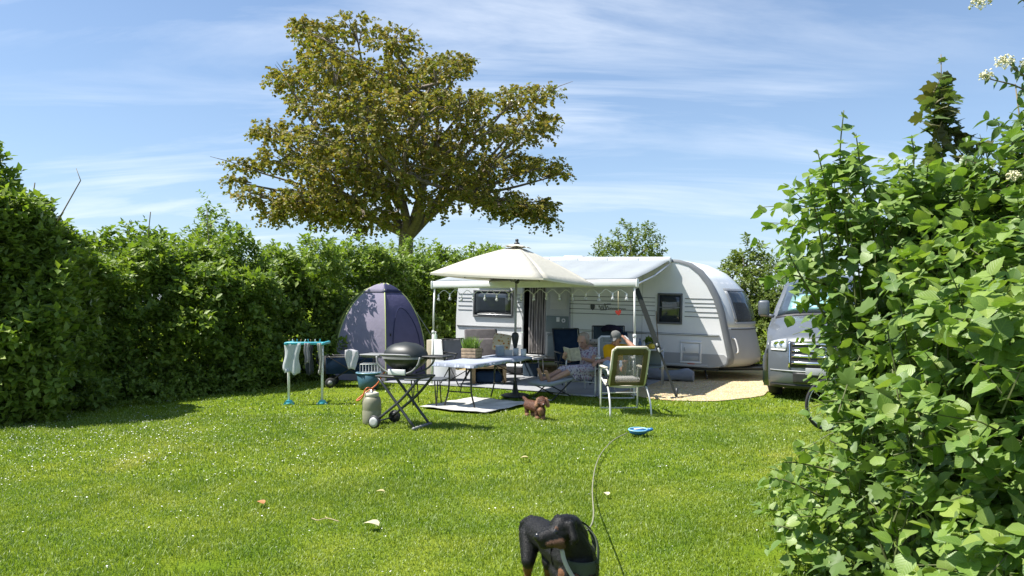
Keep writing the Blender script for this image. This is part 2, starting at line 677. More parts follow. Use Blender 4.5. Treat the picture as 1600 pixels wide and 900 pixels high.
M_LAWN, M_BLADE = lawn_material('lawn_soil', False), lawn_material('grass_blade', True)
gb = MB()
gb.grid([[(x, y, 0) for x in (-400, -60, -20, 0, 20, 60, 400)] for y in (-60, -5, 5, 12, 20, 40, 120, 600)])
gb.build('lawn', M_LAWN, kind='structure')


def gravel_material():
    m = mat('gravel', (0.60, 0.485, 0.25), 0.9, var=0.18, scale=1.2)
    t = m.node_tree
    p = t.nodes['Principled BSDF']
    g = nd(t, 'ShaderNodeNewGeometry')
    v = nd(t, 'ShaderNodeTexVoronoi', Scale=48.0)
    t.links.new(g.outputs['Position'], v.inputs['Vector'])
    src = p.inputs['Base Color'].links[0].from_socket
    c = mix(t, 1.0, src, mix(t, 0.45, (1, 1, 1), v.outputs['Color']), 'MULTIPLY')
    t.links.new(c, p.inputs['Base Color'])
    b = nd(t, 'ShaderNodeBump', Strength=0.9, Distance=0.02, invert=True)
    t.links.new(v.outputs['Distance'], b.inputs['Height'])
    t.links.new(b.outputs[0], p.inputs['Normal'])
    return m


M_GRAVEL = gravel_material()
GRAVEL = [(2.55, 12.62), (2.8, 12.50), (3.15, 12.43), (3.5, 12.47), (3.8, 12.66), (4.15, 12.88), (4.5, 13.20), (4.75, 13.75), (5.6, 14.6), (7.4, 15.2), (7.8, 17.5), (6.0, 19.4), (2.0, 20.3),
          (-0.8, 20.2), (-1.6, 18.4), (-0.2, 16.2)]
gv = MB()
gv.prism(GRAVEL, (0, 0, 0.006), (1, 0, 0), (0, 1, 0), 0.010)
gv.build('gravel_bed', M_GRAVEL, kind='structure')

M_PEB = mat('pebble', (0.48, 0.40, 0.28), 0.85, var=0.4, scale=9)


def inpoly(x, y, poly):
    x, y = np.asarray(x, float), np.asarray(y, float)
    r = np.zeros(x.shape, bool)
    n = len(poly)
    for i in range(n):
        (x1, y1), (x2, y2) = poly[i][:2], poly[(i + 1) % n][:2]
        c = ((y1 > y) != (y2 > y)) & (x < (x2 - x1) * (y - y1) / (y2 - y1 + 1e-12) + x1)
        r ^= c
    return r


def pebbles(poly, n, name):
    xs, ys = RNG.uniform(2.5, 6.0, n), RNG.uniform(12.3, 15.5, n)
    k = inpoly(xs, ys, poly)
    xs, ys = xs[k], ys[k]
    oc = np.array([[1, 0, 0], [0, 1, 0], [-1, 0, 0], [0, -1, 0], [0, 0, .7]], float)
    r = RNG.uniform(.008, .022, len(xs))
    ang = RNG.uniform(0, 6.28, len(xs))
    V = np.zeros((len(xs), 5, 3))
    ca, sa = np.cos(ang)[:, None], np.sin(ang)[:, None]
    V[..., 0] = (oc[None, :, 0] * ca - oc[None, :, 1] * sa) * r[:, None] + xs[:, None]
    V[..., 1] = (oc[None, :, 0] * sa + oc[None, :, 1] * ca) * r[:, None] + ys[:, None]
    V[..., 2] = oc[None, :, 2] * r[:, None] + 0.014
    F = np.array([[0, 1, 4], [1, 2, 4], [2, 3, 4], [3, 0, 4]])
    F = (F[None] + (np.arange(len(xs)) * 5)[:, None, None]).reshape(-1, 3)
    link(name, mesh_np(name, V.reshape(-1, 3), F, M_PEB), kind='stuff')


pebbles(GRAVEL, 5000, 'gravel_pebbles')

# grey ground cloth in front of the caravan
SHEET = [W(-0.1, 3.05), W(2.1, 3.02), W(3.6, 3.22), W(4.35, 3.42), W(4.62, 3.46), W(4.75, 2.9), W(5.05, 1.5), W(5.1, 0.15), W(-0.2, 0.1)]
M_SHEET = fabric('ground_cloth_weave', (0.30, 0.31, 0.325), var=0.10, scale=2.0)
gs = MB()
gs.prism([(p.x, p.y) for p in SHEET], (0, 0, 0.020), (1, 0, 0), (0, 1, 0), 0.008)
tag(gs.build('ground_cloth', M_SHEET), 'large grey woven ground cloth spread in front of the caravan', 'ground cloth')

RUG = [(-1.45, 11.62), (-1.0, 11.22), (-0.40, 10.97), (0.0, 11.45), (0.30, 12.04), (-0.15, 12.45), (-0.64, 12.75), (-1.05, 12.2)]
M_RUG = fabric('rug_weave', (0.50, 0.49, 0.46), var=0.28, scale=3.5)
rg = MB()
n_r = 14
rows = []
c00, c10, c11, c01 = Vector((-1.45, 11.62, 0)), Vector((-0.40, 10.97, 0)), Vector((0.30, 12.06, 0)), Vector((-0.66, 12.78, 0))
for i in range(n_r + 1):
    a = i / n_r
    row = []
    for j in range(n_r + 1):
        b = j / n_r
        p = (c00 * (1 - a) + c10 * a) * (1 - b) + (c01 * (1 - a) + c11 * a) * b
        e = 1.0 if i in (0, n_r) or j in (0, n_r) else 0.0
        wv = 0.03 * math.sin(a * 9 + b * 3) * (1 if j in (0,) else 0.4)
        row.append((p.x + 0.4 * wv, p.y + wv, 0.034 + 0.016 * mnoise.noise(Vector((a * 5, b * 5, 1))) + e * 0.004))
    rows.append(row)
rg.grid(rows, 0, (0, 0, 0.006))
tag(rg.build('rug', M_RUG), 'pale rumpled outdoor rug lying on the grass under the folding table', 'rug')

# ---------------------------------------------------------------- grass
SHP = [(p.x, p.y) for p in SHEET]
HEDGE_FRONT = [(-9.6, 7.0), (-8.35, 10.3), (-7.0, 12.3), (-5.7, 14.0), (-4.9, 15.2), (-4.2, 17.0), (-3.4, 18.6)]


def blades(n, y0, y1, h, w, name):
    ys = np.sqrt(RNG.uniform(y0 * y0, y1 * y1, n))
    xs = RNG.uniform(-0.80, 0.80, n) * ys
    k = ~(inpoly(xs, ys, GRAVEL) | inpoly(xs, ys, SHP) | inpoly(xs, ys, RUG))
    # worn sandy patches and the line of the hedge stay thinner
    xs, ys = xs[k], ys[k]
    n = len(xs)
    hh = h * RNG.uniform(0.45, 1.25, n)
    # tufts: longer and shorter zones
    pn = np.sin(xs * 2.1 + np.sin(ys * 1.3) * 1.7) * np.sin(ys * 1.9 + np.sin(xs * 1.1) * 2.0)
    hh *= 1.0 + 0.35 * pn
    bare = np.exp(-(((xs + 1.98) / .28) ** 2 + ((ys - 4.72) / .13) ** 2)) + np.exp(-(((xs - 1.72) / .25) ** 2 + ((ys - 4.95) / .3) ** 2)) + 0.8 * np.exp(-(((xs + 2.4) / .9) ** 2 + ((ys - 13.3) / .35) ** 2))
    keep = RNG.uniform(0, 1, n) > bare * 1.05
    xs, ys, hh = xs[keep], ys[keep], hh[keep]
    n = len(xs)
    a = RNG.uniform(0, 2 * math.pi, n)
    ln = RNG.normal(0, 0.55, n)
    lean = hh * np.abs(ln) + 0.004
    V = np.zeros((n, 5, 3))
    dx, dy = np.cos(a), np.sin(a)
    ww = w * RNG.uniform(0.6, 1.3, n)
    b2 = a + RNG.uniform(0.6, 2.5, n)
    lx, ly = np.cos(b2), np.sin(b2)
    for i, (sgn, z, wf, lf) in enumerate(((-1, 0, 1, 0), (1, 0, 1, 0), (-1, .55, .8, .35), (1, .55, .8, .35), (0, 1, 0, 1))):
        V[:, i, 0] = xs + sgn * dx * ww * wf * .5 + lx * lean * lf
        V[:, i, 1] = ys + sgn * dy * ww * wf * .5 + ly * lean * lf
        V[:, i, 2] = z * hh
    F = np.array([[0, 1, 3], [0, 3, 2], [2, 3, 4]])
    F = (F[None] + (np.arange(n) * 5)[:, None, None]).reshape(-1, 3)
    link(name, mesh_np(name, V.reshape(-1, 3), F, M_BLADE), kind='stuff')


blades(190000, 3.3, 7.0, 0.029, 0.0054, 'grass')
blades(140000, 7.0, 11.0, 0.030, 0.0085, 'grass')
blades(120000, 11.0, 20.0, 0.032, 0.014, 'grass')

# ---------------------------------------------------------------- daisies, fallen leaves
M_DAISY = mat('daisy_petal', (0.80, 0.80, 0.76), 0.7, var=0.05)


def daisies(n):
    pts = []
    while len(pts) < n:
        y = math.sqrt(random.uniform(4.4 ** 2, 12.8 ** 2))
        x = random.uniform(-.78, .42) * y
        px, py = 800 + x / y * FPX, HY + CAM_H / y * FPX
        dens = 0.045 + 1.3 * math.exp(-((py - 690) / 42) ** 2) * (1 if px < 560 else 0.15) * max(0.15, 1 - px / 900) + 0.08 * (px < 500)
        dens *= 0.35 + 1.3 * max(0, 0.45 + mnoise.noise(Vector((x * 1.1, y * 1.1, 3))))
        if random.random() < dens:
            pts.append((x, y))
    k = 7
    V, F = [], []
    for x, y in pts:
        r = random.uniform(.0045, .0085) * (.75 + .25 * min(1, y / 9))
        z = random.uniform(.024, .040)
        o = len(V)
        tx, ty = random.uniform(-.5, .5), random.uniform(-.7, .3)
        V.append((x, y, z + .002))
        for i in range(k):
            a = 2 * math.pi * i / k
            dx, dy = r * math.cos(a), r * math.sin(a)
            V.append((x + dx, y + dy, z + dx * tx + dy * ty))
            F.append((o, o + 1 + i, o + 1 + (i + 1) % k))
    link('daisies', mesh_np('daisies', np.array(V), np.array(F), M_DAISY), kind='stuff')


daisies(2500)

M_DRY = mat('dry_leaf', (0.42, 0.37, 0.17), 0.7, var=0.25, scale=30)
M_ORL = mat('orange_leaf', (0.34, 0.15, 0.05), 0.7, var=0.25, scale=30)
M_PALE = mat('pale_leaf', (0.46, 0.42, 0.27), 0.7, var=0.2, scale=30)


def fallen_leaf(px, py, L, m, label, a):
    b = MB()
    tv, tf = leaf_big(0.25, 0.35)
    p = G(px, py)
    M = Matrix.Rotation(a, 3, 'Z') @ Matrix.Rotation(0.35, 3, 'X')
    b.add([M @ Vector((v[0] * L * .8, v[1] * L, v[2] * L)) for v in tv], [tuple(f) for f in tf], 0, True)
    o = b.build('fallen_leaf', m, loc=(p.x, p.y, 0.040))
    tag(o, label, 'leaf', 'fallen leaves on the lawn')


fallen_leaf(592, 830, .12, M_PALE, 'large pale fallen leaf lying on the lawn left of the black dog', R(80))
fallen_leaf(412, 795, .085, M_ORL, 'orange brown fallen leaf lying alone on the open lawn', R(60))
fallen_leaf(601, 776, .075, M_DRY, 'yellowish curled fallen leaf on the lawn behind the pale leaf', R(95))
fallen_leaf(826, 722, .09, M_DRY, 'small yellow fallen leaf on the grass in front of the brown puppy', R(100))
fallen_leaf(950, 781, .07, M_PALE, 'small whitish fallen leaf just right of the dog lead', R(20))
M_TWIG = mat('dry_twig', (0.36, 0.28, 0.17), 0.8, var=0.25)
tw = MB()
p = G(530, 823)
tw.tube(bez([(0, 0, 0), (-.10, .04, .012), (-.16, .01, .006), (-.22, .05, .01)]), .0035, 5)
tw.tube([(-.10, .04, .012), (-.13, .10, .010)], .0025, 5)
tag(tw.build('fallen_twig', M_TWIG, loc=(p.x, p.y, .04)), 'dry forked twig lying in the lawn', 'twig')

# ================================================================ PLANTS
M_BARK = mat('bark', (0.17, 0.14, 0.115), 0.9, var=0.35, scale=9, bump=0.9, bscale=40)
M_STEM = mat('shrub_stem', (0.15, 0.125, 0.075), 0.85, var=0.3, scale=12)
M_STEMG = mat('green_stem', (0.085, 0.10, 0.032), 0.7, var=0.25, scale=12)
M_HEDGE = leaf_mat('hedge_leaf', [(0.105, 0.180, 0.021), (0.165, 0.250, 0.032), (0.235, 0.315, 0.046), (0.130, 0.215, 0.030)], 0.45, 0.05)
M_HEDGE2 = leaf_mat('back_hedge_leaf', [(0.085, 0.140, 0.022), (0.13, 0.185, 0.03), (0.16, 0.205, 0.04), (0.10, 0.155, 0.03)], 0.38, 0.04)
M_MAPLE = leaf_mat('maple_leaf', [(0.115, 0.155, 0.028), (0.210, 0.192, 0.038), (0.305, 0.232, 0.055), (0.150, 0.178, 0.032), (0.255, 0.165, 0.052)], 0.42, 0.02)


def section_hedge(path, hfun, hw, n, L, per, shoot, matl, parent, name='foliage', tpl=LEAF_SMALL, rough=0.50, W_=0.62, noise_s=0.95):
    """leafy shoots over a lumpy hedge volume that follows the path"""
    P = [Vector((*p, 0)) for p in path]
    seg = [(b - a).length for a, b in zip(P[:-1], P[1:])]
    tot = sum(seg)
    B, D, Ls = [], [], []
    while len(B) < n:
        s = random.uniform(0, tot)
        i = 0
        while i < len(seg) - 1 and s > seg[i]:
            s -= seg[i]
            i += 1
        f = s / seg[i]
        c = P[i].lerp(P[i + 1], f)
        d = (P[i + 1] - P[i]).normalized()
        nn = Vector((d.y, -d.x, 0))
        u = (sum(seg[:i]) + f * seg[i]) / tot
        H = hfun(u)
        m_ = random.random()
        if m_ < .62:                      # the flanks, evenly from foot to shoulder
            f_ = random.uniform(.02, .92)
            sa = f_ ** (1 / .55)
            ca = math.copysign(math.sqrt(max(0, 1 - sa * sa)), random.uniform(-.55, 1))
        else:
            a = random.uniform(.35, math.pi - .35)
            ca, sa = math.cos(a), math.sin(a)
        ox = math.copysign(abs(ca) ** 0.95, ca) * hw
        oz = sa ** 0.55 * H
        q = c + nn * ox + Vector((0, 0, oz))
        k = 1.0 + rough * fbm(q, noise_s) - abs(random.gauss(0, 0.10))
        if random.random() < 0.25:
            k *= random.uniform(0.35, 0.9)
        q = c + (nn * ox) * k + Vector((0, 0, oz * (0.5 + 0.5 * k)))
        o = (nn * (ox / hw) * 0.9 + Vector((0, 0, 0.35 + 0.8 * sa))) + Vector((random.gauss(0, .35), random.gauss(0, .35), random.gauss(0, .3)))
        B.append(q)
        D.append(o.normalized())
        Ls.append(shoot * random.uniform(0.6, 1.5) * (1.5 if sa > .9 and random.random() < .5 else 1))
    B, D, Ls = np.array([tuple(x) for x in B]), np.array([tuple(x) for x in D]), np.array(Ls)
    B -= D * Ls[:, None] * 0.6
    B[:, 2] = np.maximum(B[:, 2], 0.03)
    p, d, nn = shoots(B, D, Ls, per)
    k = p[:, 2] > 0.02
    p, d, nn = p[k], d[k], nn[k]
    return link(name, leaves_mesh(name, p, d, nn, L * RNG.uniform(0.65, 1.3, len(p)), W_, tpl, matl), parent, kind='stuff')


def stems(path, n, h, parent, spread=0.5, r=0.02, name='stems', m=None):
    b = MB()
    P = [Vector((*p, 0)) for p in path]
    for i in range(n):
        f = random.uniform(0, len(P) - 1.001)
        c = P[int(f)].lerp(P[int(f) + 1], f - int(f))
        c += Vector((random.uniform(-.35, .35), random.uniform(-.35, .35), 0))
        lean = Vector((random.gauss(0, spread), random.gauss(0, spread), 0))
        hh = h * random.uniform(.6, 1)
        b.tube(bez([c, c + lean * .3 + Vector((0, 0, hh * .4)), c + lean * .8 + Vector((0, 0, hh * .75)), c + lean * 1.2 + Vector((0, 0, hh))], 3), [r * (1 - .07 * k) for k in range(10)], 5)
    return b.build(name, m or M_STEM, parent, kind='stuff')


# --- the long hedge on the left of the lawn
hedge = thing('hedge', 'long dense green deciduous hedge running along the lawn behind the clothes airer', 'hedge', (0, 0, 0))
hp = [(-9.9, 10.3), (-8.75, 12.2), (-7.5, 14.2), (-6.1, 16.1), (-5.0, 18.3)]
section_hedge(hp, lambda u: 2.96 + 0.22 * math.sin(u * 13) + 0.12 * math.sin(u * 29) - 0.15 * u, 1.80, 8400, 0.125, 12, 0.42, M_HEDGE, hedge)
stems(hp, 46, 2.2, hedge, 0.35, 0.022)
# a skirt of low plants along its foot
section_hedge([(-8.1, 9.3), (-6.9, 11.6), (-5.6, 13.6), (-4.7, 15.6)], lambda u: 0.42 + .15 * math.sin(u * 31), 0.45, 700, 0.075, 8, 0.20, M_HEDGE, hedge, 'undergrowth')
for (x, y, z, L, k) in ((-8.0, 12.2, 2.9, 0.75, 0.25), (-6.1, 14.9, 2.75, 0.75, -.1), (-6.75, 13.7, 2.9, 0.45, 0.1)):
    b = MB()
    b.tube(bez([(x, y, z - .5), (x + .1 * k, y, z), (x + k * .5, y, z + L)], 4), [.012] * 5 + [.009] * 4, 5)
    b.build('shoot', M_STEM, hedge)
# a leafy bough of it reaching over the tent
_n = 150
_v = unit(RNG.normal(size=(_n, 3)))
_B = np.array([-4.38, 16.15, 2.45]) + _v * np.array([.52, .60, .55]) * RNG.uniform(.4, 1, (_n, 1))
_D = unit(_v + np.array([.5, 0, .4]))
_p, _d, _nn = shoots(_B, _D, RNG.uniform(.25, .5, _n), 12)
link('foliage', leaves_mesh('foliage', _p, _d, _nn, .12 * RNG.uniform(.65, 1.3, len(_p)), .62, LEAF_SMALL, M_HEDGE), hedge, kind='stuff')
# --- the taller shrub at the near end of it
sh = thing('tall_shrub', 'tall dark leafy shrub rising above the near end of the long hedge', 'shrub', (-7.9, 9.6, 0))
sh.location = (0, 0, 0)
section_hedge([(-9.6, 10.4), (-8.0, 10.9), (-6.55, 11.3)], lambda u: 4.0 - 1.45 * max(0, u - .60) / .40, .95, 3800, 0.130, 12, 0.45, M_HEDGE, sh, rough=0.45)
stems([(-9.3, 10.3), (-7.4, 11.0)], 16, 3.0, sh, 0.3, 0.025)
b = MB()
e0, e1, e2 = at(100, 328, 11), at(126, 282, 11), at(119, 263, 11)
b.tube([e0 + (e0 - e1) * 1.0, e0, e1, e2], [.012, .010, .008, .004], 5)
b.build('bare_twig', M_STEM, sh)
# --- shrubs behind the tent and at the rear of the caravan
s2 = thing('hedge', 'rounded green hedge standing behind the purple tent', 'hedge')
hp2 = [(-4.6, 18.6), (-3.2, 19.3), (-1.5, 20.2), (0.2, 21.2)]
section_hedge(hp2, lambda u: 2.95 + 0.3 * math.sin(u * 9 + 1), 1.1, 3900, 0.120, 12, 0.40, M_HEDGE, s2)
stems(hp2, 20, 2.2, s2, .3, .02)
s3 = thing('hedge', 'sunlit yellowish green hedge closing the plot behind the caravan and the van', 'hedge')
hp3 = [(0.5, 22.6), (3.5, 21.6), (6.2, 20.2), (8.8, 18.6), (11.5, 17.0), (14, 15.5)]
section_hedge(hp3, lambda u: 2.25 + 0.35 * math.sin(u * 15 + .5), 1.1, 6500, 0.095, 12, 0.36, M_HEDGE2, s3)
stems(hp3, 24, 1.8, s3, .3, .02)


def small_tree(name, label, base, H, rad, n, L, matl, cat='tree', zc=0.62, per=12, shoot=.4, flat=.42):
    t = thing(name, label, cat, (base[0], base[1], 0))
    b = MB()
    b.tube(bez([(0, 0, -.1), (.05, 0, H * .25), (-.04, .03, H * .55), (0, 0, H * .9)], 4), [.09 * (1 - .06 * k) for k in range(13)], 7)
    for i in range(9):
        a, z0 = i * 2.4, H * (.25 + .06 * i)
        b.tube([(0, 0, z0), (rad * .4 * math.cos(a), rad * .4 * math.sin(a), z0 + .4), (rad * .8 * math.cos(a), rad * .8 * math.sin(a), z0 + .75)], [.035, .022, .010], 5)
    b.build('trunk', M_BARK, t)
    B = unit(RNG.normal(size=(n, 3)))
    D = unit(B * np.array([1, 1, .8]) + RNG.normal(size=(n, 3)) * .35 + np.array([0, 0, .45]))
    rr = RNG.uniform(.55, 1.0, n) ** .5
    bump = np.array([1 + .30 * fbm((x * 1.7, y * 1.7, z * 1.7), 1.0) for x, y, z in B])
    Pb = B * (rr * bump)[:, None] * np.array([rad, rad, H * flat])
    Pb[:, 2] += H * zc
    Ls = shoot * RNG.uniform(.6, 1.5, n)
    p, d, nn = shoots(Pb - D * Ls[:, None] * .5, D, Ls, per)
    link('crown', leaves_mesh('crown', p, d, nn, L * RNG.uniform(.65, 1.3, len(p)), .6, LEAF_SMALL, matl), t, kind='stuff')
    return t


small_tree('willow_tree', 'bushy green tree showing above the awning roof of the caravan', (4.1, 25.5), 4.2, 1.35, 620, .12, M_HEDGE2)
small_tree('hazel_shrub', 'upright leafy shrub standing just behind the front of the caravan', (6.55, 20.6), 3.15, .75, 330, .13, M_HEDGE2, 'shrub')
small_tree('hazel_shrub', 'round dark shrub beside the trunk of the big maple tree', (-3.1, 20.9), 3.35, 1.15, 420, .11, M_HEDGE, 'shrub')
small_tree('young_tree', 'slim young tree poking out of the long hedge left of the maple', (-7.05, 17.3), 3.9, .55, 160, .11, M_HEDGE)

# --- the big maple
TD = 28.0
maple = thing('maple_tree', 'big spreading maple tree with bronze green crown rising behind the hedge', 'tree', (-4.0, TD, 0))
mb0 = Vector((-4.0, TD, 0))


def mp_(px, py, dy=0.0):
    d = TD + dy
    return at(px, py, d) - mb0


fork = mp_(640, 350)
b = MB()
b.tube(bez([(0, 0, -.2), (.05, 0, 1.5), mp_(634, 385), fork], 5), [.34 - .006 * k for k in range(16)], 12)
b.build('trunk', M_BARK, maple)
CL = []
for row in ("500,52,45 555,36,42 610,62,50", "450,122,42 520,105,60 600,115,62 680,110,50 715,95,26", "495,165,62 580,170,66 660,160,62 730,158,48 808,150,48 852,138,30",
            "428,200,42 500,215,60 580,225,62 670,220,66 760,205,52 820,195,48 862,182,26", "385,258,42 440,252,52 520,262,62 600,272,60 690,262,62 770,258,60 835,255,48 876,268,26",
            "398,300,42 470,308,50 545,308,52 612,305,32 735,300,42 790,312,48 842,318,36 852,345,24", "505,340,44 565,348,40 530,330,46 600,330,34 428,330,30 368,275,26 470,40,24 780,330,30 820,335,34 690,310,38 445,320,36"):
    CL += [tuple(map(float, c.split(','))) for c in row.split()]
clumps = []
for (px, py, r) in CL:
    rim = max(abs(px - 630) / 260, abs(py - 190) / 180)
    span = 5.2 * max(0.12, 1 - rim ** 2)
    k = 3 if rim < .50 else (2 if rim < .85 else 1)
    for i in range(k):
        dy = (random.uniform(-1, 1) if k == 1 else (-1 + 2 * (i + random.uniform(.2, .8)) / k)) * span
        c = mp_(px + random.uniform(-8, 8), py + random.uniform(-6, 6), dy)
        clumps.append((c, r / 41.0 * random.uniform(.68, .99)))
limbs = MB()
mains = [mp_(560, 250, -2), mp_(600, 180, 1.5), mp_(690, 200, -1), mp_(745, 285, 0), mp_(720, 240, 2.5), mp_(500, 290, 1), mp_(650, 120, 0), mp_(600, 290, 3), mp_(640, 270, -3.2)]
for q in mains:
    m1 = fork.lerp(q, .45) + Vector((random.gauss(0, .25), random.gauss(0, .25), -.25))
    limbs.tube(bez([fork - Vector((0, 0, .45)), m1, q], 6), [.19 - .011 * k for k in range(13)], 8)
for c, r in clumps:
    q = min(mains, key=lambda m: (m - c).length + (m - fork).length * .15)
    s = q.lerp(fork, random.uniform(0, .45))
    mid = s.lerp(c, .5) + Vector((random.gauss(0, .2), random.gauss(0, .2), -.15))
    limbs.tube(bez([s, mid, c + Vector((0, 0, -.1))], 4), [.085 - .0075 * k for k in range(9)], 6)
    for i in range(4):
        e = c + Vector((random.gauss(0, r * .6), random.gauss(0, r * .6), random.uniform(-.2, .35) * r))
        limbs.tube([c.lerp(mid, .3), c.lerp(e, .5), e], [.022, .016, .006], 4)
limbs.build('branches', M_BARK, maple, kind='stuff')
Bs, Ds = [], []
for c, r in clumps:
    n = int(82 * (r / 1.3) ** 2) + 10
    for _ in range(n):
        v = Vector((random.gauss(0, 1), random.gauss(0, 1), random.gauss(0, 1))).normalized()
        rr = random.uniform(.25, 1.0) ** .5
        p = Vector((v.x * r * 1.12, v.y * r * 1.12, v.z * r * .46)) * rr
        Bs.append(tuple(c + p))
        Ds.append(tuple((v + Vector((random.gauss(0, .4), random.gauss(0, .4), .25 + random.gauss(0, .3)))).normalized()))
Bs, Ds = np.array(Bs), np.array(Ds)
Ls = RNG.uniform(.28, .60, len(Bs))
p, d, nn = shoots(Bs - Ds * Ls[:, None] * .5, Ds, Ls, 14, droop=.45)
MAPLE_T = (np.array([[0, 0, 0], [-.55, .30, .06], [-.34, .78, -.02], [0, 1, -.1], [.34, .78, -.02], [.55, .30, .06]], float), np.array([[0, 3, 2], [0, 2, 1], [0, 4, 3], [0, 5, 4]]))
link('crown', leaves_mesh('crown', p, d, nn, .100 * RNG.uniform(.6, 1.35, len(p)), 1.0, MAPLE_T, M_MAPLE), maple, kind='stuff')
print('maple leaves', len(p))
# ================================================================ SHRUBS NEXT TO THE CAMERA
M_DOG = leaf_mat('dogwood_leaf', [(0.080, 0.165, 0.024), (0.135, 0.240, 0.032), (0.205, 0.315, 0.044), (0.098, 0.198, 0.032), (0.260, 0.350, 0.062)], 0.42, 0.09, veins=True)
M_SYC = leaf_mat('sycamore_leaf', [(0.080, 0.145, 0.038), (0.110, 0.180, 0.045), (0.085, 0.160, 0.032)], 0.30, 0.03, veins=False)
M_PURP = leaf_mat('bronze_sapling_leaf', [(0.085, 0.140, 0.040), (0.110, 0.175, 0.045), (0.150, 0.135, 0.055), (0.095, 0.155, 0.040)], 0.36, 0.05)
M_ELD = leaf_mat('elder_leaf', [(0.075, 0.15, 0.03), (0.11, 0.19, 0.035), (0.09, 0.17, 0.04)], 0.34, 0.10)
M_BLOS = mat('elder_blossom', (0.66, 0.63, 0.42), 0.8, var=0.08)
TPLS = [leaf_big(.12, .16, .02), leaf_big(.28, .20, .0), leaf_big(.42, .10, .03), leaf_big(.05, .28, -.02)]
TPL_LOB = [leaf_lobed(.12), leaf_lobed(.32)]
TPL_NARROW = [leaf_big(.20, .18), leaf_big(.35, .12)]


def split_leaves(root, sets, tpls, mats, Wd, name='leaf', limit=300):
    """the leaves that show largest become single parts, the rest one mass"""
    P, D, Nn, L = sets
    base = np.array(root.location)
    px = 800 + P[:, 0] / P[:, 1] * FPX
    py = HY - (P[:, 2] - CAM_H) / P[:, 1] * FPX
    dist = np.linalg.norm(P - np.array([0, 0, CAM_H]), axis=1)
    inside = (px > 5) & (px < 1595) & (py > 5) & (py < 895) & (P[:, 1] > 1)
    cell = (np.floor(px / 11).astype(int) * 1000 + np.floor(py / 11).astype(int))
    cand, seen = [], set()
    for i in np.argsort(dist):
        if not inside[i] or cell[i] in seen:
            continue
        seen.add(cell[i])
        cand.append(i)
    X, Y, Z = frame(D, Nn)
    face = np.abs(np.einsum('ij,ij->i', Z, (P - np.array([0, 0, CAM_H])) / dist[:, None]))
    cand.sort(key=lambda i: -(L[i] / dist[i]) * (.35 + face[i]))
    pick = cand[:limit]
    meshes = []
    for tv, tf in tpls:
        V = tv.copy()
        V[:, 0] *= Wd
        meshes.append(mesh_np(name, V, tf, mats, np.stack([tv[:, 0] + .5, tv[:, 1]], 1), None, True))
    for n, i in enumerate(pick):
        o = bpy.data.objects.new(name, meshes[n % len(meshes)])
        COL.objects.link(o)
        o.parent = root
        l = L[i]
        o.matrix_local = Matrix(((X[i, 0] * l, Y[i, 0] * l, Z[i, 0] * l, P[i, 0] - base[0]), (X[i, 1] * l, Y[i, 1] * l, Z[i, 1] * l, P[i, 1] - base[1]),
                                 (X[i, 2] * l, Y[i, 2] * l, Z[i, 2] * l, P[i, 2] - base[2]), (0, 0, 0, 1)))
    rest = np.setdiff1d(np.arange(len(P)), np.array(pick))
    for k, tp in enumerate(tpls):
        r = rest[k::len(tpls)]
        if k == 0:
            allV, allF, allU, off = [], [], [], 0
        tv, tf = tp
        l = L[r][:, None, None]
        V = (P[r] - base)[:, None] + X[r][:, None] * tv[None, :, 0:1] * l * Wd + Y[r][:, None] * tv[None, :, 1:2] * l + Z[r][:, None] * tv[None, :, 2:3] * l
        F = (tf[None] + (np.arange(len(r)) * len(tv))[:, None, None]).reshape(-1, 3) + off
        off += len(r) * len(tv)
        allV.append(V.reshape(-1, 3))
        allF.append(F)
        allU.append(np.tile(np.stack([tv[:, 0] + .5, tv[:, 1]], 1), (len(r), 1)))
    link('foliage', mesh_np('foliage', np.concatenate(allV), np.concatenate(allF), mats, np.concatenate(allU), None, True), root, kind='stuff')


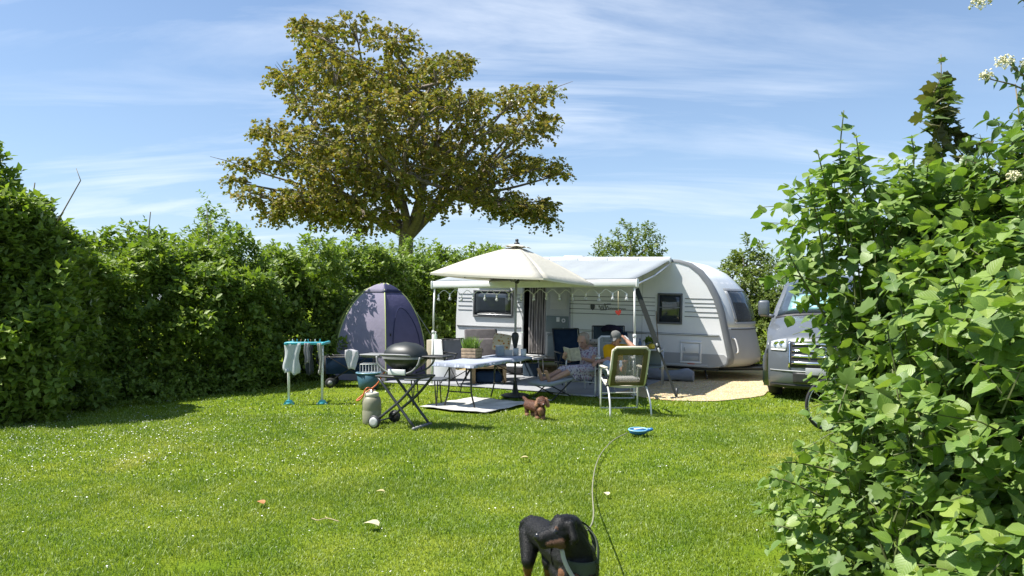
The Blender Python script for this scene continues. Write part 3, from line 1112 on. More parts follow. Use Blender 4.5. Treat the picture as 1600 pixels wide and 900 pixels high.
def shrub(name, label, base, blobs, n, L, per, shoot, tpls, m, Wd, stem_m, extra=(), limit=300, droop=.35, cat='shrub', spread=.95, nst=26):
    root = thing(name, label, cat, (*base, 0))
    B, D = [], []
    tot = sum(r[0] * r[2] for c, r in blobs)
    for c, r in blobs:
        k = int(n * r[0] * r[2] / tot)
        for _ in range(k):
            v = Vector((random.gauss(0, 1), random.gauss(0, 1), random.gauss(0, 1))).normalized()
            f = (1 + .30 * fbm(Vector((v.x * r[0] + c[0], v.y * r[1] + c[1], v.z * r[2] + c[2])), 1.6)) * random.choice((1, 1, 1, .93, .85, .7, .55))
            q = Vector((c[0] + v.x * r[0] * f, c[1] + v.y * r[1] * f, c[2] + v.z * r[2] * f))
            if q.z < .06:
                continue
            B.append(tuple(q))
            D.append(tuple((v * .8 + Vector((random.gauss(0, .45), random.gauss(0, .45), .45 + random.gauss(0, .35)))).normalized()))
    B, D = np.array(B), np.array(D)
    Ls = shoot * RNG.uniform(.6, 1.5, len(B))
    S0 = B - D * Ls[:, None] * .65
    P, Dl, Nl = shoots(S0, D, Ls, per, spread, droop)
    LL = L * RNG.uniform(.45, 1.25, len(P))
    st = MB()
    st2 = MB()
    for i in range(0, len(B), 3):
        e = Vector(S0[i]) + Vector(D[i]) * Ls[i]
        st2.tube([Vector(S0[i]), Vector(S0[i]) + Vector(D[i]) * Ls[i] * .5 - Vector((0, 0, .06 * Ls[i])), e - Vector((0, 0, .25 * Ls[i]))], [.0045, .0035, .0018], 4)
    for _ in range(nst):
        c, r = random.choice(blobs)
        q = Vector((c[0] + random.uniform(-.7, .7) * r[0], c[1] + random.uniform(-.7, .7) * r[1], c[2] + random.uniform(.1, .8) * r[2]))
        b0 = Vector((c[0] + random.uniform(-.35, .35) * r[0], c[1] + random.uniform(-.3, .3) * r[1], 0))
        st.tube(bez([b0, b0.lerp(q, .5) + Vector((random.gauss(0, .06), random.gauss(0, .06), 0)), q], 4), [.010 - .0008 * k for k in range(9)], 6)
    # long leading shoots that break the outline
    for pts, Lx, nl in extra:
        Q = bez(pts, 5)
        st.tube(Q, [.007 - .004 * k / len(Q) for k in range(len(Q))], 5)
        for i in range(nl):
            f = (.25 + .75 * (i // 2 * 2 + 1) / nl) * (len(Q) - 1)
            j = min(int(f), len(Q) - 2)
            pt = Q[j].lerp(Q[j + 1], f - j)
            dd = (Q[j + 1] - Q[j]).normalized()
            a = dd.cross(Vector((math.cos(i // 2 * 1.57), math.sin(i // 2 * 1.57), .2))).normalized() * (1 if i % 2 else -1)
            P = np.vstack([P, [tuple(pt)]])
            Dl = np.vstack([Dl, [tuple((a + dd * (.35 + .5 * i / nl) - Vector((0, 0, .3))).normalized())]])
            Nl = np.vstack([Nl, [tuple(Vector((random.gauss(0, .5), random.gauss(-.3, .5), .7)))]])
            LL = np.append(LL, Lx * random.uniform(.7, 1.2) * (1.1 - .5 * i / nl))
    k = (P[:, 2] > .02) & (np.hypot(P[:, 0], P[:, 1]) > 1.15)
    P, Dl, Nl, LL = P[k], Dl[k], Nl[k], LL[k]
    for b_, nm in ((st, 'stems'), (st2, 'twigs')):
        b_.T = Matrix.Identity(4)
        o = b_.build(nm, stem_m, root, kind='stuff')
        o.matrix_local = Matrix.Translation(-root.location)
    split_leaves(root, (P, Dl, Nl, LL), tpls, m, Wd, limit=limit)
    return root


# (a) the dogwood in front, its left side over the lawn
shrub('dogwood_shrub', 'bright green broad leaved shrub overhanging the lawn in front of the van', (2.45, 4.7),
      [((2.72, 4.75, 1.30), (.62, .80, 1.05)), ((2.22, 4.50, .42), (.60, .55, .42)), ((3.35, 5.2, 1.2), (.85, .9, 1.3)), ((2.36, 4.75, 2.16), (.56, .55, .52)), ((2.95, 4.9, 2.15), (.55, .55, .50)), ((2.70, 4.30, .95), (.50, .45, .55)), ((2.24, 4.60, 1.12), (.30, .40, .60))],
      1700, .080, 12, .40, TPLS, M_DOG, .92, M_STEMG,
      extra=[([(2.3, 4.7, 2.1), (2.2, 4.65, 2.5), (2.14, 4.6, 2.74)], .095, 14), ([(2.1, 4.7, 2.0), (1.98, 4.65, 2.4), (1.90, 4.6, 2.64)], .09, 14), ([(2.5, 4.7, 2.2), (2.5, 4.6, 2.55), (2.46, 4.55, 2.72)], .09, 12), ([(2.15, 4.7, 1.9), (2.06, 4.6, 2.4), (2.02, 4.55, 2.62), (2.02, 4.5, 2.86)], .10, 14), ([(2.0, 4.7, 1.9), (1.9, 4.6, 2.2), (1.82, 4.55, 2.48)], .085, 12),
             ([(1.95, 4.6, 1.6), (1.75, 4.55, 1.9), (1.66, 4.5, 2.05)], .085, 10), ([(2.0, 4.7, 1.8), (1.74, 4.6, 1.86), (1.60, 4.5, 1.80)], .08, 10),
              ([(1.9, 4.5, .5), (1.68, 4.5, .6), (1.58, 4.55, .62)], .075, 10),
             ([(1.9, 4.5, .2), (1.70, 4.55, .3), (1.60, 4.6, .30)], .07, 10), ([(2.4, 4.6, 2.1), (2.45, 4.4, 2.35), (2.42, 4.3, 2.5)], .08, 12),
             ([(2.0, 4.5, .65), (1.75, 4.45, .72), (1.62, 4.4, .74)], .085, 10)])
# (b) the nearer dogwood at the edge of the picture
shrub('dogwood_shrub', 'big leaved dogwood at the very edge of the view closest to the lawn corner', (2.75, 3.2),
      [((2.75, 3.15, 1.05), (.95, .95, 1.05)), ((2.5, 3.0, .55), (.72, .75, .60)), ((2.3, 3.5, .75), (.45, .5, .55)), ((3.0, 3.9, 1.45), (.95, .9, 1.15))],
      1500, .085, 12, .40, TPLS, M_DOG, .92, M_STEMG,
      extra=[([(2.5, 3.2, 1.7), (2.4, 3.05, 1.95), (2.36, 3.0, 2.12)], .09, 12), ([(2.1, 3.1, .9), (1.85, 3.0, 1.08), (1.78, 2.95, 1.16)], .095, 10),
             ([(2.2, 2.9, .6), (1.95, 2.85, .72), (1.85, 2.8, .74)], .095, 10), ([(2.3, 3.2, 1.3), (2.1, 3.1, 1.5), (2.02, 3.05, 1.6)], .09, 12)])
# (c) lobed sycamore shoots between them
shrub('sycamore_sapling', 'sapling with large lobed grey green leaves growing through the broad leaved shrubs', (2.2, 3.9),
      [((2.15, 3.85, 1.25), (.36, .35, .55)), ((2.05, 3.75, .50), (.34, .30, .45))],
      46, .105, 8, .40, TPL_LOB, M_SYC, 1.0, M_STEMG, limit=160, cat='sapling')
# (d) bronze maple sapling rising out of the top
shrub('maple_sapling', 'bronze tinted maple sapling sticking up above the shrubs', (3.0, 5.1),
      [((2.96, 5.1, 2.50), (.21, .2, .34)), ((2.96, 5.1, 2.95), (.15, .15, .36))],
      46, .105, 8, .30, TPL_LOB, M_PURP, 1.0, M_STEM, limit=200, droop=.55, cat='sapling', nst=0,
      extra=[([(3.0, 5.1, 0.2), (2.98, 5.1, 1.5), (2.97, 5.1, 2.6), (2.96, 5.1, 3.40)], .11, 34)])
# (e) the elder with cream blossoms
el = shrub('elder_shrub', 'elder shrub with cream blossoms and narrow leaflets at the top of the thicket', (3.6, 4.6),
           [((3.55, 4.55, 1.95), (.75, .8, 1.0)), ((3.35, 4.4, 2.50), (.50, .45, .50)), ((3.22, 4.3, 2.72), (.34, .35, .42))],
           680, .085, 12, .42, TPL_NARROW, M_ELD, .46, M_STEM,
           extra=[([(3.25, 4.4, 2.3), (3.05, 4.2, 2.9), (2.98, 4.15, 3.25), (2.78, 4.1, 3.42)], .07, 22), ([(3.1, 4.3, 2.6), (2.9, 4.15, 2.86), (2.62, 4.1, 2.94)], .06, 16),
                  ([(2.95, 4.2, 2.95), (2.85, 4.15, 2.98), (2.72, 4.1, 3.05)], .06, 12)])


def blossom(c, r):
    b = MB()
    for i in range(110):
        a, q = random.uniform(0, 6.28), math.sqrt(random.random()) * r
        p = Vector(c) + Vector((q * math.cos(a), q * math.sin(a), .25 * r - q * q / r * .4 + random.gauss(0, .011)))
        s = random.uniform(.004, .0085)
        ro = Euler((random.uniform(-.9, .9), random.uniform(-.9, .9), random.uniform(0, 6))).to_matrix()
        b.add([p + ro @ Vector(q_) for q_ in ((s, 0, 0), (0, s, .002), (-s, 0, 0), (0, -s, .002), (0, 0, s))], [(0, 1, 4), (1, 2, 4), (2, 3, 4), (3, 0, 4)])
    for i in range(9):
        a = i * .7
        b.tube([Vector(c) - Vector((0, 0, r * .9)), Vector(c) + Vector((r * .7 * math.cos(a), r * .7 * math.sin(a), 0))], .0015, 3)
    o = b.build('blossom', M_BLOS, el)
    o.matrix_local = Matrix.Translation(-el.location)


for c, r in (((2.60, 4.1, 3.36), .055), ((2.78, 4.1, 3.45), .06), ((2.72, 4.08, 3.02), .05), ((2.63, 4.1, 2.95), .035), ((2.88, 4.12, 3.02), .045), ((2.95, 4.1, 3.42), .05), ((2.72, 4.0, 2.38), .04)):
    blossom(c, r)
# ================================================================ CARAVAN
M_WHITE = mat('white_bodywork', (0.75, 0.76, 0.765), 0.30, var=0.07, scale=1.1, coat=0.35)
M_GREYB = mat('grey_bodywork', (0.36, 0.37, 0.38), 0.38, var=0.06, scale=2)
M_RIM = mat('grey_edge_trim', (0.17, 0.18, 0.19), 0.40, var=0.08, scale=3)
M_LINE = mat('dark_trim_line', (0.10, 0.105, 0.11), 0.5)
M_ALU = mat('aluminium', (0.66, 0.67, 0.68), 0.32, metal=0.7, var=0.06)
M_WTUBE = mat('white_tube', (0.74, 0.74, 0.73), 0.35, var=0.05)
M_BLACK = mat('black_plastic', (0.022, 0.023, 0.025), 0.5, var=0.25)
M_RUBBER = mat('rubber', (0.020, 0.020, 0.021), 0.8, var=0.25)
M_GLASS = mat('tinted_glass', (0.030, 0.038, 0.045), 0.06, var=0.1, spec=0.9)
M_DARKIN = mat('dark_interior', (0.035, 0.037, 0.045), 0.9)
M_STEEL = mat('dark_steel', (0.055, 0.06, 0.065), 0.4, metal=0.4, var=0.15)
M_RED = mat('red_reflector', (0.42, 0.06, 0.03), 0.3)
M_AWN = fabric('awning_fabric', (0.33, 0.36, 0.38), trans=0.07, var=0.05, scale=1.3)
M_CURT = fabric('curtain_strip', (0.40, 0.37, 0.36), var=0.12)
M_CURT2 = fabric('curtain_strip_dark', (0.17, 0.155, 0.155), var=0.12)
M_GREEN_PANEL = mat('grey_green_panel', (0.16, 0.20, 0.20), 0.5, var=0.06)
M_PALEGREY = mat('pale_grey_plastic', (0.42, 0.43, 0.43), 0.45, var=0.05)

cv = thing('caravan', 'white touring caravan with roll-out awning, dark windows and rounded grey front', 'caravan', WALL0, rot=(0, R(1.3), R(-23.4)))
CW = 2.3
PROF = [(0.0, .44), (-.03, .8), (-.035, 1.3), (-.01, 1.9), (.05, 2.35), (.12, 2.56), (.28, 2.68), (.5, 2.70), (1.75, 2.715), (2.30, 2.72), (4.9, 2.72), (5.3, 2.69), (5.55, 2.62), (5.77, 2.46), (5.95, 2.22), (6.10, 1.92),
        (6.21, 1.58), (6.285, 1.25), (6.36, .92), (6.42, .66), (6.40, .53), (6.26, .45), (6.0, .42)]
IROOF = 10


def sstep(x, a, b):
    t = min(1, max(0, (x - a) / (b - a)))
    return t * t * (3 - 2 * t)


def bulge(w):
    q = abs(2 * w - 1)
    return 0.52 * (1 - q ** 2.3)


def shellpt(x, z, w, off=0.0):
    """profile point at station w across the width: the nose swells out, the roof is slightly crowned"""
    g = sstep(x, 5.1, 6.2)
    e = bulge(w) * g
    crown = 0.03 * (1 - (2 * w - 1) ** 2) * (1 if z > 2.3 else 0) * (1 - g)
    return Vector((x + e + off, w * CW, z + crown))


ST = [0, .02, .06, .12, .2, .3, .4, .5, .6, .7, .8, .88, .94, .98, 1]
body = MB()
loop = PROF
rows = [[shellpt(x, z, w) for (x, z) in loop + [loop[0]]] for w in ST]
o0 = len(body.v)
body.grid(rows, 0)
# face colours: lower nose grey
for i, f in enumerate(body.f):
    c = sum((Vector(body.v[k]) for k in f), Vector()) / len(f)
    if c.x > 5.9 and c.z < 1.27:
        body.mi[i] = 1
# far side and near side skins; the near one leaves the doorway open
body.add([(x, CW, z) for x, z in PROF], [tuple(range(len(PROF)))], 0)
DX0, DX1, DZ0, DZ1 = 1.75, 2.30, .50, 2.17
left = [(x, z) for x, z in PROF[:8]] + [(DX0, 2.715), (DX0, .44)]
right = [(DX1, 2.72)] + PROF[10:] + [(DX1, .42)]
for poly in (left, right, [(DX0, DZ1), (DX0, 2.715), (DX1, 2.72), (DX1, DZ1)], [(DX0, .43), (DX0, DZ0), (DX1, DZ0), (DX1, .43)]):
    body.add([(x, 0, z) for x, z in poly], [tuple(range(len(poly)))], 0)
body_o = body.build('body', [M_WHITE, M_GREYB], cv)
# interior: floor, far wall of the aisle, cupboard fronts seen through the curtain
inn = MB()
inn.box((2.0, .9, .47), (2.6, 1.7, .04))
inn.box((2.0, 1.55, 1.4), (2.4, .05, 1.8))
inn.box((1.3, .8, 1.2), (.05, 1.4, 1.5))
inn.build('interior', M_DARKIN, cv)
fr = MB()
for x in (DX0 - .02, DX1 + .02):
    fr.box((x, -.006, (DZ0 + DZ1) / 2), (.045, .05, DZ1 - DZ0 + .08), 0, bev=.008)
fr.box(((DX0 + DX1) / 2, -.006, DZ1 + .02), (DX1 - DX0 - .005, .048, .045), 0, bev=.008)
fr.box(((DX0 + DX1) / 2, -.02, DZ0 - .02), (DX1 - DX0 + .10, .09, .035), 0, bev=.008)
fr.build('door_frame', M_PALEGREY, cv)
cu = bpy.data.objects.new('fly_curtain', None)
COL.objects.link(cu)
cu.parent = cv
rl = MB()
rl.box(((DX0 + DX1) / 2 + .02, -.030, DZ1 - .03), (.52, .03, .03), bev=.006)
rl.build('rail', M_PALEGREY, cu)
nst = 13
for i in range(nst):
    x = DX0 + .155 + (DX1 - DX0 - .17) * i / (nst - 1)
    b = MB()
    rows = []
    for k in range(8):
        z = DZ1 - .04 - (DZ1 - DZ0 - .07) * k / 7
        wv = .006 * math.sin(k * 1.3 + i * 2.1)
        rows.append([(x - .0145 + wv, -.03 + .008 * math.sin(i * 1.9), z), (x + .0145 + wv, -.03 - .008 * math.sin(i * 2.7), z)])
    b.grid(rows, 0, (0, .003, 0))
    b.build('curtain_strip', M_CURT2 if i % 2 else M_CURT, cu)

# lower grey side panels, trims
sk = MB()
sk.prism([(0.0, .44), (-.02, .71), (DX0 - .05, .71), (DX0 - .05, .43)], (0, -.001, 0), (1, 0, 0), (0, 0, 1), .010)
sk.build('skirt_panel', M_GREYB, cv)
sk = MB()
sk.prism([(DX1 + .05, .42), (DX1 + .05, .71), (6.30, .71), (6.36, .66), (6.36, .55), (6.24, .46), (6.0, .42)], (0, -.001, 0), (1, 0, 0), (0, 0, 1), .010)
sk.build('skirt_panel', M_GREYB, cv)
b = MB()
b.box((1.0, -.018, .455), (1.4, .014, .05), bev=.006)
b.box((4.2, -.018, .455), (3.55, .014, .05), bev=.006)
b.build('skirt_trim', M_PALEGREY, cv)
for z in (1.49, 1.59, 1.70, 1.78, 1.874):
    for x0, x1 in ((0.02, .395), (1.515, DX0 - .06), (DX1 + .06, 4.83), (5.47, 6.30 - (z - 1.2) * .26)):
        b = MB()
        b.box(((x0 + x1) / 2, -.003, z), (x1 - x0, .010, .013))
        b.build('trim_line', M_LINE, cv)
for x0, x1 in ((0.0, DX0 - .06), (DX1 + .06, 6.20)):
    b = MB()
    b.box(((x0 + x1) / 2, -.012, 1.105), (x1 - x0, .022, .040), 0, bev=.008)
    b.box(((x0 + x1) / 2, -.026, 1.105), (x1 - x0, .006, .012), 1)
    b.build('belt_rail', [M_RIM, M_ALU], cv)


def cwin(x0, x1, z0, z1, split=False):
    w = bpy.data.objects.new('window', None)
    COL.objects.link(w)
    w.parent = cv
    f = MB()
    t = .045
    cx, cz = (x0 + x1) / 2, (z0 + z1) / 2
    for (px, pz, sx, sz) in ((cx, z1 - t / 2, x1 - x0, t), (cx, z0 + t / 2, x1 - x0, t), (x0 + t / 2, cz, t, z1 - z0 - 2 * t), (x1 - t / 2, cz, t, z1 - z0 - 2 * t)):
        f.box((px, -.020, pz), (sx, .045, sz), 0, bev=.010)
    f.build('frame', M_LINE, w)
    p = MB()
    p.grid([[(x0 + t + (x1 - x0 - 2 * t) * i / 6, -.026 - .012 * math.sin(math.pi * i / 6) * math.sin(math.pi * k / 4), z0 + t + (z1 - z0 - 2 * t) * k / 4) for i in range(7)] for k in range(5)], 0, (0, .008, 0))
    p.build('pane', M_GLASS, w)
    if split:
        r = MB()
        r.box((cx, -.046, z0 + (z1 - z0) * .54), (x1 - x0 - 2 * t, .012, .022), bev=.004)
        r.build('blind_rail', M_RIM, w)
    else:
        r = MB()
        r.box((cx + .05, -.046, z0 + .065), (x1 - x0 - .16, .014, .018), bev=.004)
        r.build('latch_rail', M_ALU, w)
    return w


cwin(.434, 1.477, 1.33, 1.975)
cwin(4.885, 5.42, 1.315, 1.98, True)
b = MB()
b.box((.95, -.03, 2.06), (.80, .05, .035), bev=.01)
b.build('rain_gutter', M_WHITE, cv)
# open entrance door folded back flat against the wall
dr = bpy.data.objects.new('door', None)
COL.objects.link(dr)
dr.parent = cv
x0, x1 = 2.335, 2.89
b = MB()
b.box(((x0 + x1) / 2, -.055, 1.32), (x1 - x0, .045, 1.66), bev=.035, seg=3)
b.build('door_leaf', M_PALEGREY, dr)
b = MB()
b.box(((x0 + x1) / 2 + .02, -.082, 1.82), (.40, .02, .48), bev=.03, seg=3)
b.build('window_blind', mat('pale_blind', (0.46, 0.47, 0.46), 0.6), dr)
b = MB()
b.box(((x0 + x1) / 2, -.085, 1.225), (x1 - x0 - .01, .025, .37), bev=.01)
b.build('inner_panel', M_GREEN_PANEL, dr)
for z in (1.315, 1.10):
    b = MB()
    b.lathe([(.040, 0), (.048, .012), (.040, .02), (.026, .02), (.022, .008)], 16, (x1 - .12, -.097, z), 0, Matrix.Rotation(R(90), 4, 'X'))
    b.build('round_handle', M_WTUBE, dr)
b = MB()
b.box((x0 + .30, -.105, 1.335), (.075, .02, .10), bev=.006)
b.build('switch_plate', M_WTUBE, dr)
b = MB()
b.box((x0 + .27, -.103, 1.10), (.28, .014, .02), bev=.004)
b.build('rail', M_RIM, dr)
b = MB()
b.box((x0 + .26, -.145, .73), (.36, .11, .50), bev=.03, seg=3)
b.box((x0 + .26, -.150, .995), (.38, .125, .03), bev=.01)
b.build('waste_bin', mat('grey_bin', (0.20, 0.235, 0.235), 0.5), dr)
# service hatch, reflector, handle, wheel, chassis
b = MB()
hx, hz, hw_, hh_ = 5.62, .735, .40, .43
for (px, pz, sx, sz) in ((hx, hz + hh_ / 2, hw_ + .05, .045), (hx, hz - hh_ / 2, hw_ + .05, .045), (hx - hw_ / 2, hz, .045, hh_ - .05), (hx + hw_ / 2, hz, .045, hh_ - .05)):
    b.box((px, -.016, pz), (sx, .028, sz), 0, bev=.010)
b.box((hx, -.012, hz + .08), (hw_ - .06, .012, hh_ - .24), 0, bev=.004)
b.box((hx, -.020, hz - .135), (hw_ - .08, .014, .10), 1, bev=.004)
b.box((hx - .13, -.022, hz + .06), (.03, .02, .07), 1, bev=.006)
b.build('service_hatch', [M_WHITE, M_PALEGREY], cv)
b = MB()
b.box((5.63, -.018, .475), (.15, .012, .045), bev=.004)
b.build('reflector', M_RED, cv)
for px in (3.55,):
    wl = MB()
    wl.lathe([(.0, -.08), (.20, -.09), (.31, -.06), (.325, 0), (.31, .06), (.20, .09), (0, .08)], 28, (px, .22, .30), 0, Matrix.Rotation(R(90), 4, 'X'))
    wo = wl.build('wheel', M_RUBBER, cv)
    rm = MB()
    rm.lathe([(0, .085), (.05, .10), (.16, .075), (.19, .095), (.2, .08)], 20, (px, .22, .30), 0, Matrix.Rotation(R(90), 4, 'X'))
    rm.build('rim', M_ALU, wo)
ch = MB()
for y in (.35, CW - .35):
    ch.box((3.2, y, .38), (5.9, .06, .10))
ch.box((3.55, CW / 2, .32), (.08, CW - .5, .08))
ch.box((5.4, CW / 2, .36), (.06, CW - .6, .08))
ch.tube([(6.0, .5, .36), (7.6, CW / 2, .42)], .045, 8)
ch.tube([(6.0, CW - .5, .36), (7.6, CW / 2, .42)], .045, 8)
ch.tube([(7.3, CW / 2, .43), (8.0, CW / 2, .47)], .04, 8)
ch.build('chassis', M_STEEL, cv)
jk = MB()
jk.tube([(7.45, CW / 2 - .12, .10), (7.45, CW / 2 - .12, .85)], .028, 8)
jk.lathe([(0, -.03), (.10, -.03), (.11, 0), (.10, .03), (0, .03)], 16, (7.45, CW / 2 - .12, .12), 0, Matrix.Rotation(R(90), 4, 'X'))
jk.build('jockey_wheel', M_STEEL, cv)
for x in (.5, 5.85):
    b = MB()
    b.tube([(x, .35, .40), (x + .12, .30, .03)], .022, 6)
    b.box((x + .12, .30, .03), (.14, .12, .02), bev=.004)
    b.build('corner_steady', M_STEEL, cv)
# grey rim round the nose edge
for w, sgn in ((0.0, -1), (1.0, 1)):
    rows = []
    for x, z in PROF[9:22]:
        p = shellpt(x, z, w)
        q = shellpt(x, z, .022 if w == 0 else .978)
        n_in = Vector((0, -sgn * .0, 0))
        out = Vector((max(0, x - 5.0) * .02 + .012, 0, .012 if z > 1.5 else 0))
        inner = Vector((x - .050 * sstep(x, 5.2, 5.8), p.y + sgn * .012, z - (.05 if x < 5.7 else .04 * max(0, (z - 1.2)))))
        rows.append([inner, p + out + Vector((0, sgn * .016, 0)), q + out])
    b = MB()
    b.grid(rows, 0)
    b.build('edge_trim', M_RIM, cv)


def nose(w, z, off):
    """point on the nose surface at height z"""
    fp = PROF[IROOF:20]
    for (xa, za), (xb, zb) in zip(fp[:-1], fp[1:]):
        if zb <= z <= za:
            t = (z - za) / (zb - za)
            return shellpt(xa + (xb - xa) * t, z, w, off)
    return shellpt(fp[-1][0], z, w, off)


def nosepatch(name, w0, w1, z0, z1, off, m, parent=None, thick=-.012):
    b = MB()
    b.grid([[nose(w0 + (w1 - w0) * i / 12, z0 + (z1 - z0) * k / 8, off) for i in range(13)] for k in range(9)], 0, (thick, 0, 0))
    return b.build(name, m, parent or cv)


M_NOSEUP = mat('pale_nose_moulding', (0.60, 0.64, 0.67), 0.30, var=0.04, coat=0.3)
nosepatch('nose_panel', .03, .97, 1.29, 2.44, .012, M_NOSEUP)
fw = nosepatch('front_window', .12, .62, 1.40, 2.06, .030, M_GLASS)
for w0, w1, z0, z1 in ((.10, .65, 2.06, 2.11), (.10, .65, 1.35, 1.40), (.10, .12, 1.405, 2.055), (.62, .65, 1.405, 2.055)):
    nosepatch('frame', w0, w1, z0, z1, .034, M_GREYB, fw)
nosepatch('locker_seam', .06, .94, 1.235, 1.262, .008, M_LINE)
b = MB()
b.tube(bez([nose(.05, 1.06, .01), nose(.05, 1.02, .07), nose(.05, .80, .08), nose(.05, .74, .012)], 4), .018, 8)
b.build('grab_handle', M_WTUBE, cv)
b = MB()
b.tube(bez([nose(.95, 1.06, .01), nose(.95, 1.02, .07), nose(.95, .80, .08), nose(.95, .74, .012)], 4), .018, 8)
b.build('grab_handle', M_WTUBE, cv)
for x in (2.95, 4.55):
    b = MB()
    b.box((x, -.003, 1.57), (.007, .008, 2.18))
    b.build('panel_joint', M_PALEGREY, cv)
b = MB()
b.box((3.15, -.020, 2.665), (4.1, .03, .03), bev=.008)
b.build('awning_rail', M_RIM, cv)
b = MB()
for k in range(5):
    b.box((3.95, -.016, .80 + .045 * k), (.42, .022, .022), bev=.005)
b.box((3.95, -.006, .89), (.50, .014, .28), 1, bev=.006)
b.build('fridge_vent', [M_RIM, M_WHITE], cv)
# emblem and script on the side, too small to read in the photograph: a dark badge and a flowing line of handwriting
em = MB()
M_INK = mat('dark_lettering', (0.06, 0.065, 0.07), 0.5)
ex, ez = 3.42, 1.635
em.prism([(-.055, .04), (-.03, .07), (0, .055), (.03, .07), (.055, .04), (.045, -.03), (0, -.07), (-.045, -.03)], (ex, -.004, ez), (1, 0, 0), (0, 0, 1), .008)
em.build('emblem', M_INK, cv)
lt = MB()
pts = []
for i in range(46):
    t = i / 45
    x = ex + .14 + t * .62
    if t < .42:
        z = ez + .045 * math.sin(t * 62) * (1 - .3 * t) + (.05 if 8 < i < 12 else 0)
    else:
        z = ez - .01 + .014 * math.sin(t * 95) - .01 * t
    pts.append((x, -.006, z))
lt.tube(pts, .0065, 5)
lt.tube([(ex + .30, -.006, ez + .075), (ex + .42, -.006, ez + .085)], .006, 5)
lt.tube([(ex + .18, -.006, ez - .065), (ex + .32, -.006, ez - .055)], .005, 5)
lt.build('script_lettering', M_INK, cv)
# roof vent
b = MB()
b.box((2.6, 1.2, 2.80), (.5, .5, .10), bev=.03)
b.build('roof_vent', M_PALEGREY, cv)

# ---- awning (fixed to the caravan)
inv = cv.matrix_basis.inverted()
AW0, AW1 = 1.09, 5.23
BARZ, ROOFZ, OUT = 2.015, 2.60, 3.08
LOC = Matrix.Translation(WALL0) @ Euler((0, R(1.3), R(-23.4))).to_matrix().to_4x4()
LINV = LOC.inverted()
aw = bpy.data.objects.new('awning', None)
COL.objects.link(aw)
aw.parent = cv
aw.matrix_local = LINV


def zsag(s, t=0.5):
    f = s / OUT
    return ROOFZ + .03 - (ROOFZ + .03 - BARZ - .075) * f - .018 * math.sin(math.pi * f)


b = MB()
rows = [[W(AW0 + .04 + (AW1 - AW0 - .08) * k / 24, OUT * i / 14, zsag(OUT * i / 14) - .018 * math.sin(k * 1.57) * math.sin(math.pi * i / 14) - .0227 * (AW0 + (AW1 - AW0) * k / 24 - 3.2) * (1 - i / 14)) for k in range(25)] for i in range(15)]
b.grid(rows, 0, (0, 0, .004))
b.build('fabric', M_AWN, aw)
rz = -R(23.4)
Rw = Euler((0, 0, rz)).to_matrix()
b = MB()
c = W((AW0 + AW1) / 2, OUT, BARZ)
b.box(c, (AW1 - AW0, .10, .135), 0, Rw, bev=.035, seg=3)
b.build('front_bar', M_WTUBE, aw)
for t in (AW0, AW1):
    b = MB()
    b.box(W(t, OUT, BARZ), (.03, .125, .155), 0, Rw, bev=.012)
    b.build('end_cap', M_WTUBE, aw)
b = MB()
for k in range(6):
    t0, t1 = AW0 + (AW1 - AW0) * k / 6, AW0 + (AW1 - AW0) * (k + 1) / 6
    tc = (t0 + t1) / 2
    b.box(W(tc, .07, ROOFZ + .02 - .0227 * (tc - 3.2)), ((AW1 - AW0) / 6, .14, .13), 0, Euler((0, R(1.3), rz)).to_matrix(), bev=.02)
b.build('cassette', M_WHITE, aw)
for t in (AW0 + .02, AW1 - .02):
    b = MB()
    z0 = ROOFZ - .06 - .0227 * (t - 3.2)
    m = W(t, 1.6, (z0 + BARZ) / 2 - .06)
    b.tube([W(t, .12, z0), m], .020, 6)
    b.tube([m, W(t, OUT - .05, BARZ - .02)], .018, 6)
    b.build('folding_arm', M_ALU, aw)
pl = W(AW0 + .03, OUT, 0)
for base, top in ((G(673, 606), W(AW0 + .04, OUT, BARZ - .06)), (G(990, 622) * 1.0, W(AW1 - .05, OUT, BARZ - .06))):
    base = Vector((base.x, base.y, 0)) if False else Vector((top.x + (-.06 if top.x < 0 else .0), top.y, 0))
    b = MB()
    b.tube([base + Vector((0, 0, .02)), base.lerp(top, .55)], .022, 8)
    b.tube([base.lerp(top, .5), top], .018, 8)
    b.box(base.lerp(top, .55), (.06, .06, .06), bev=.012)
    b.box(base + Vector((0, 0, .03)), (.10, .10, .012), bev=.004)
    b.build('support_pole', M_WTUBE, aw)

# storm strap: a dark band from the awning corner to a peg on the gravel
st = MB()
top, foot = W(AW1 - .02, OUT - .03, BARZ - .10), Vector((2.86, 12.84, .02))
mid = top.lerp(foot, .57)
dirv = (foot - top).normalized()
sd_ = dirv.cross(Vector((.3, 1, 0))).normalized()
for a, c2, wd in ((top, mid, .044), (mid, foot, .020)):
    st.add([a + sd_ * wd, a - sd_ * wd, c2 - sd_ * wd, c2 + sd_ * wd] + [q + Vector((0, .008, 0)) for q in (a + sd_ * wd, a - sd_ * wd, c2 - sd_ * wd, c2 + sd_ * wd)],
           [(0, 1, 2, 3), (7, 6, 5, 4), (0, 4, 5, 1), (1, 5, 6, 2), (2, 6, 7, 3), (3, 7, 4, 0)])
stt = thing('storm_strap', 'dark storm strap slanting from the awning corner to a peg on the gravel', 'strap', (0, 0, 0))
st.build('webbing', mat('dark_webbing', (0.016, 0.021, 0.020), 0.8, var=0.2), stt)
b = MB()
b.box(mid, (.075, .03, .085), 0, dirv.to_track_quat('Z', 'Y').to_matrix(), bev=.012)
b.box(mid - dirv * .10, (.060, .028, .05), 0, dirv.to_track_quat('Z', 'Y').to_matrix(), bev=.010)
b.build('buckle', M_PALEGREY, stt)
b = MB()
b.tube([foot + Vector((.0, 0, .06)), foot + Vector((.0, 0, .0)), foot + Vector((-.12, -.10, .01))], .016, 6)
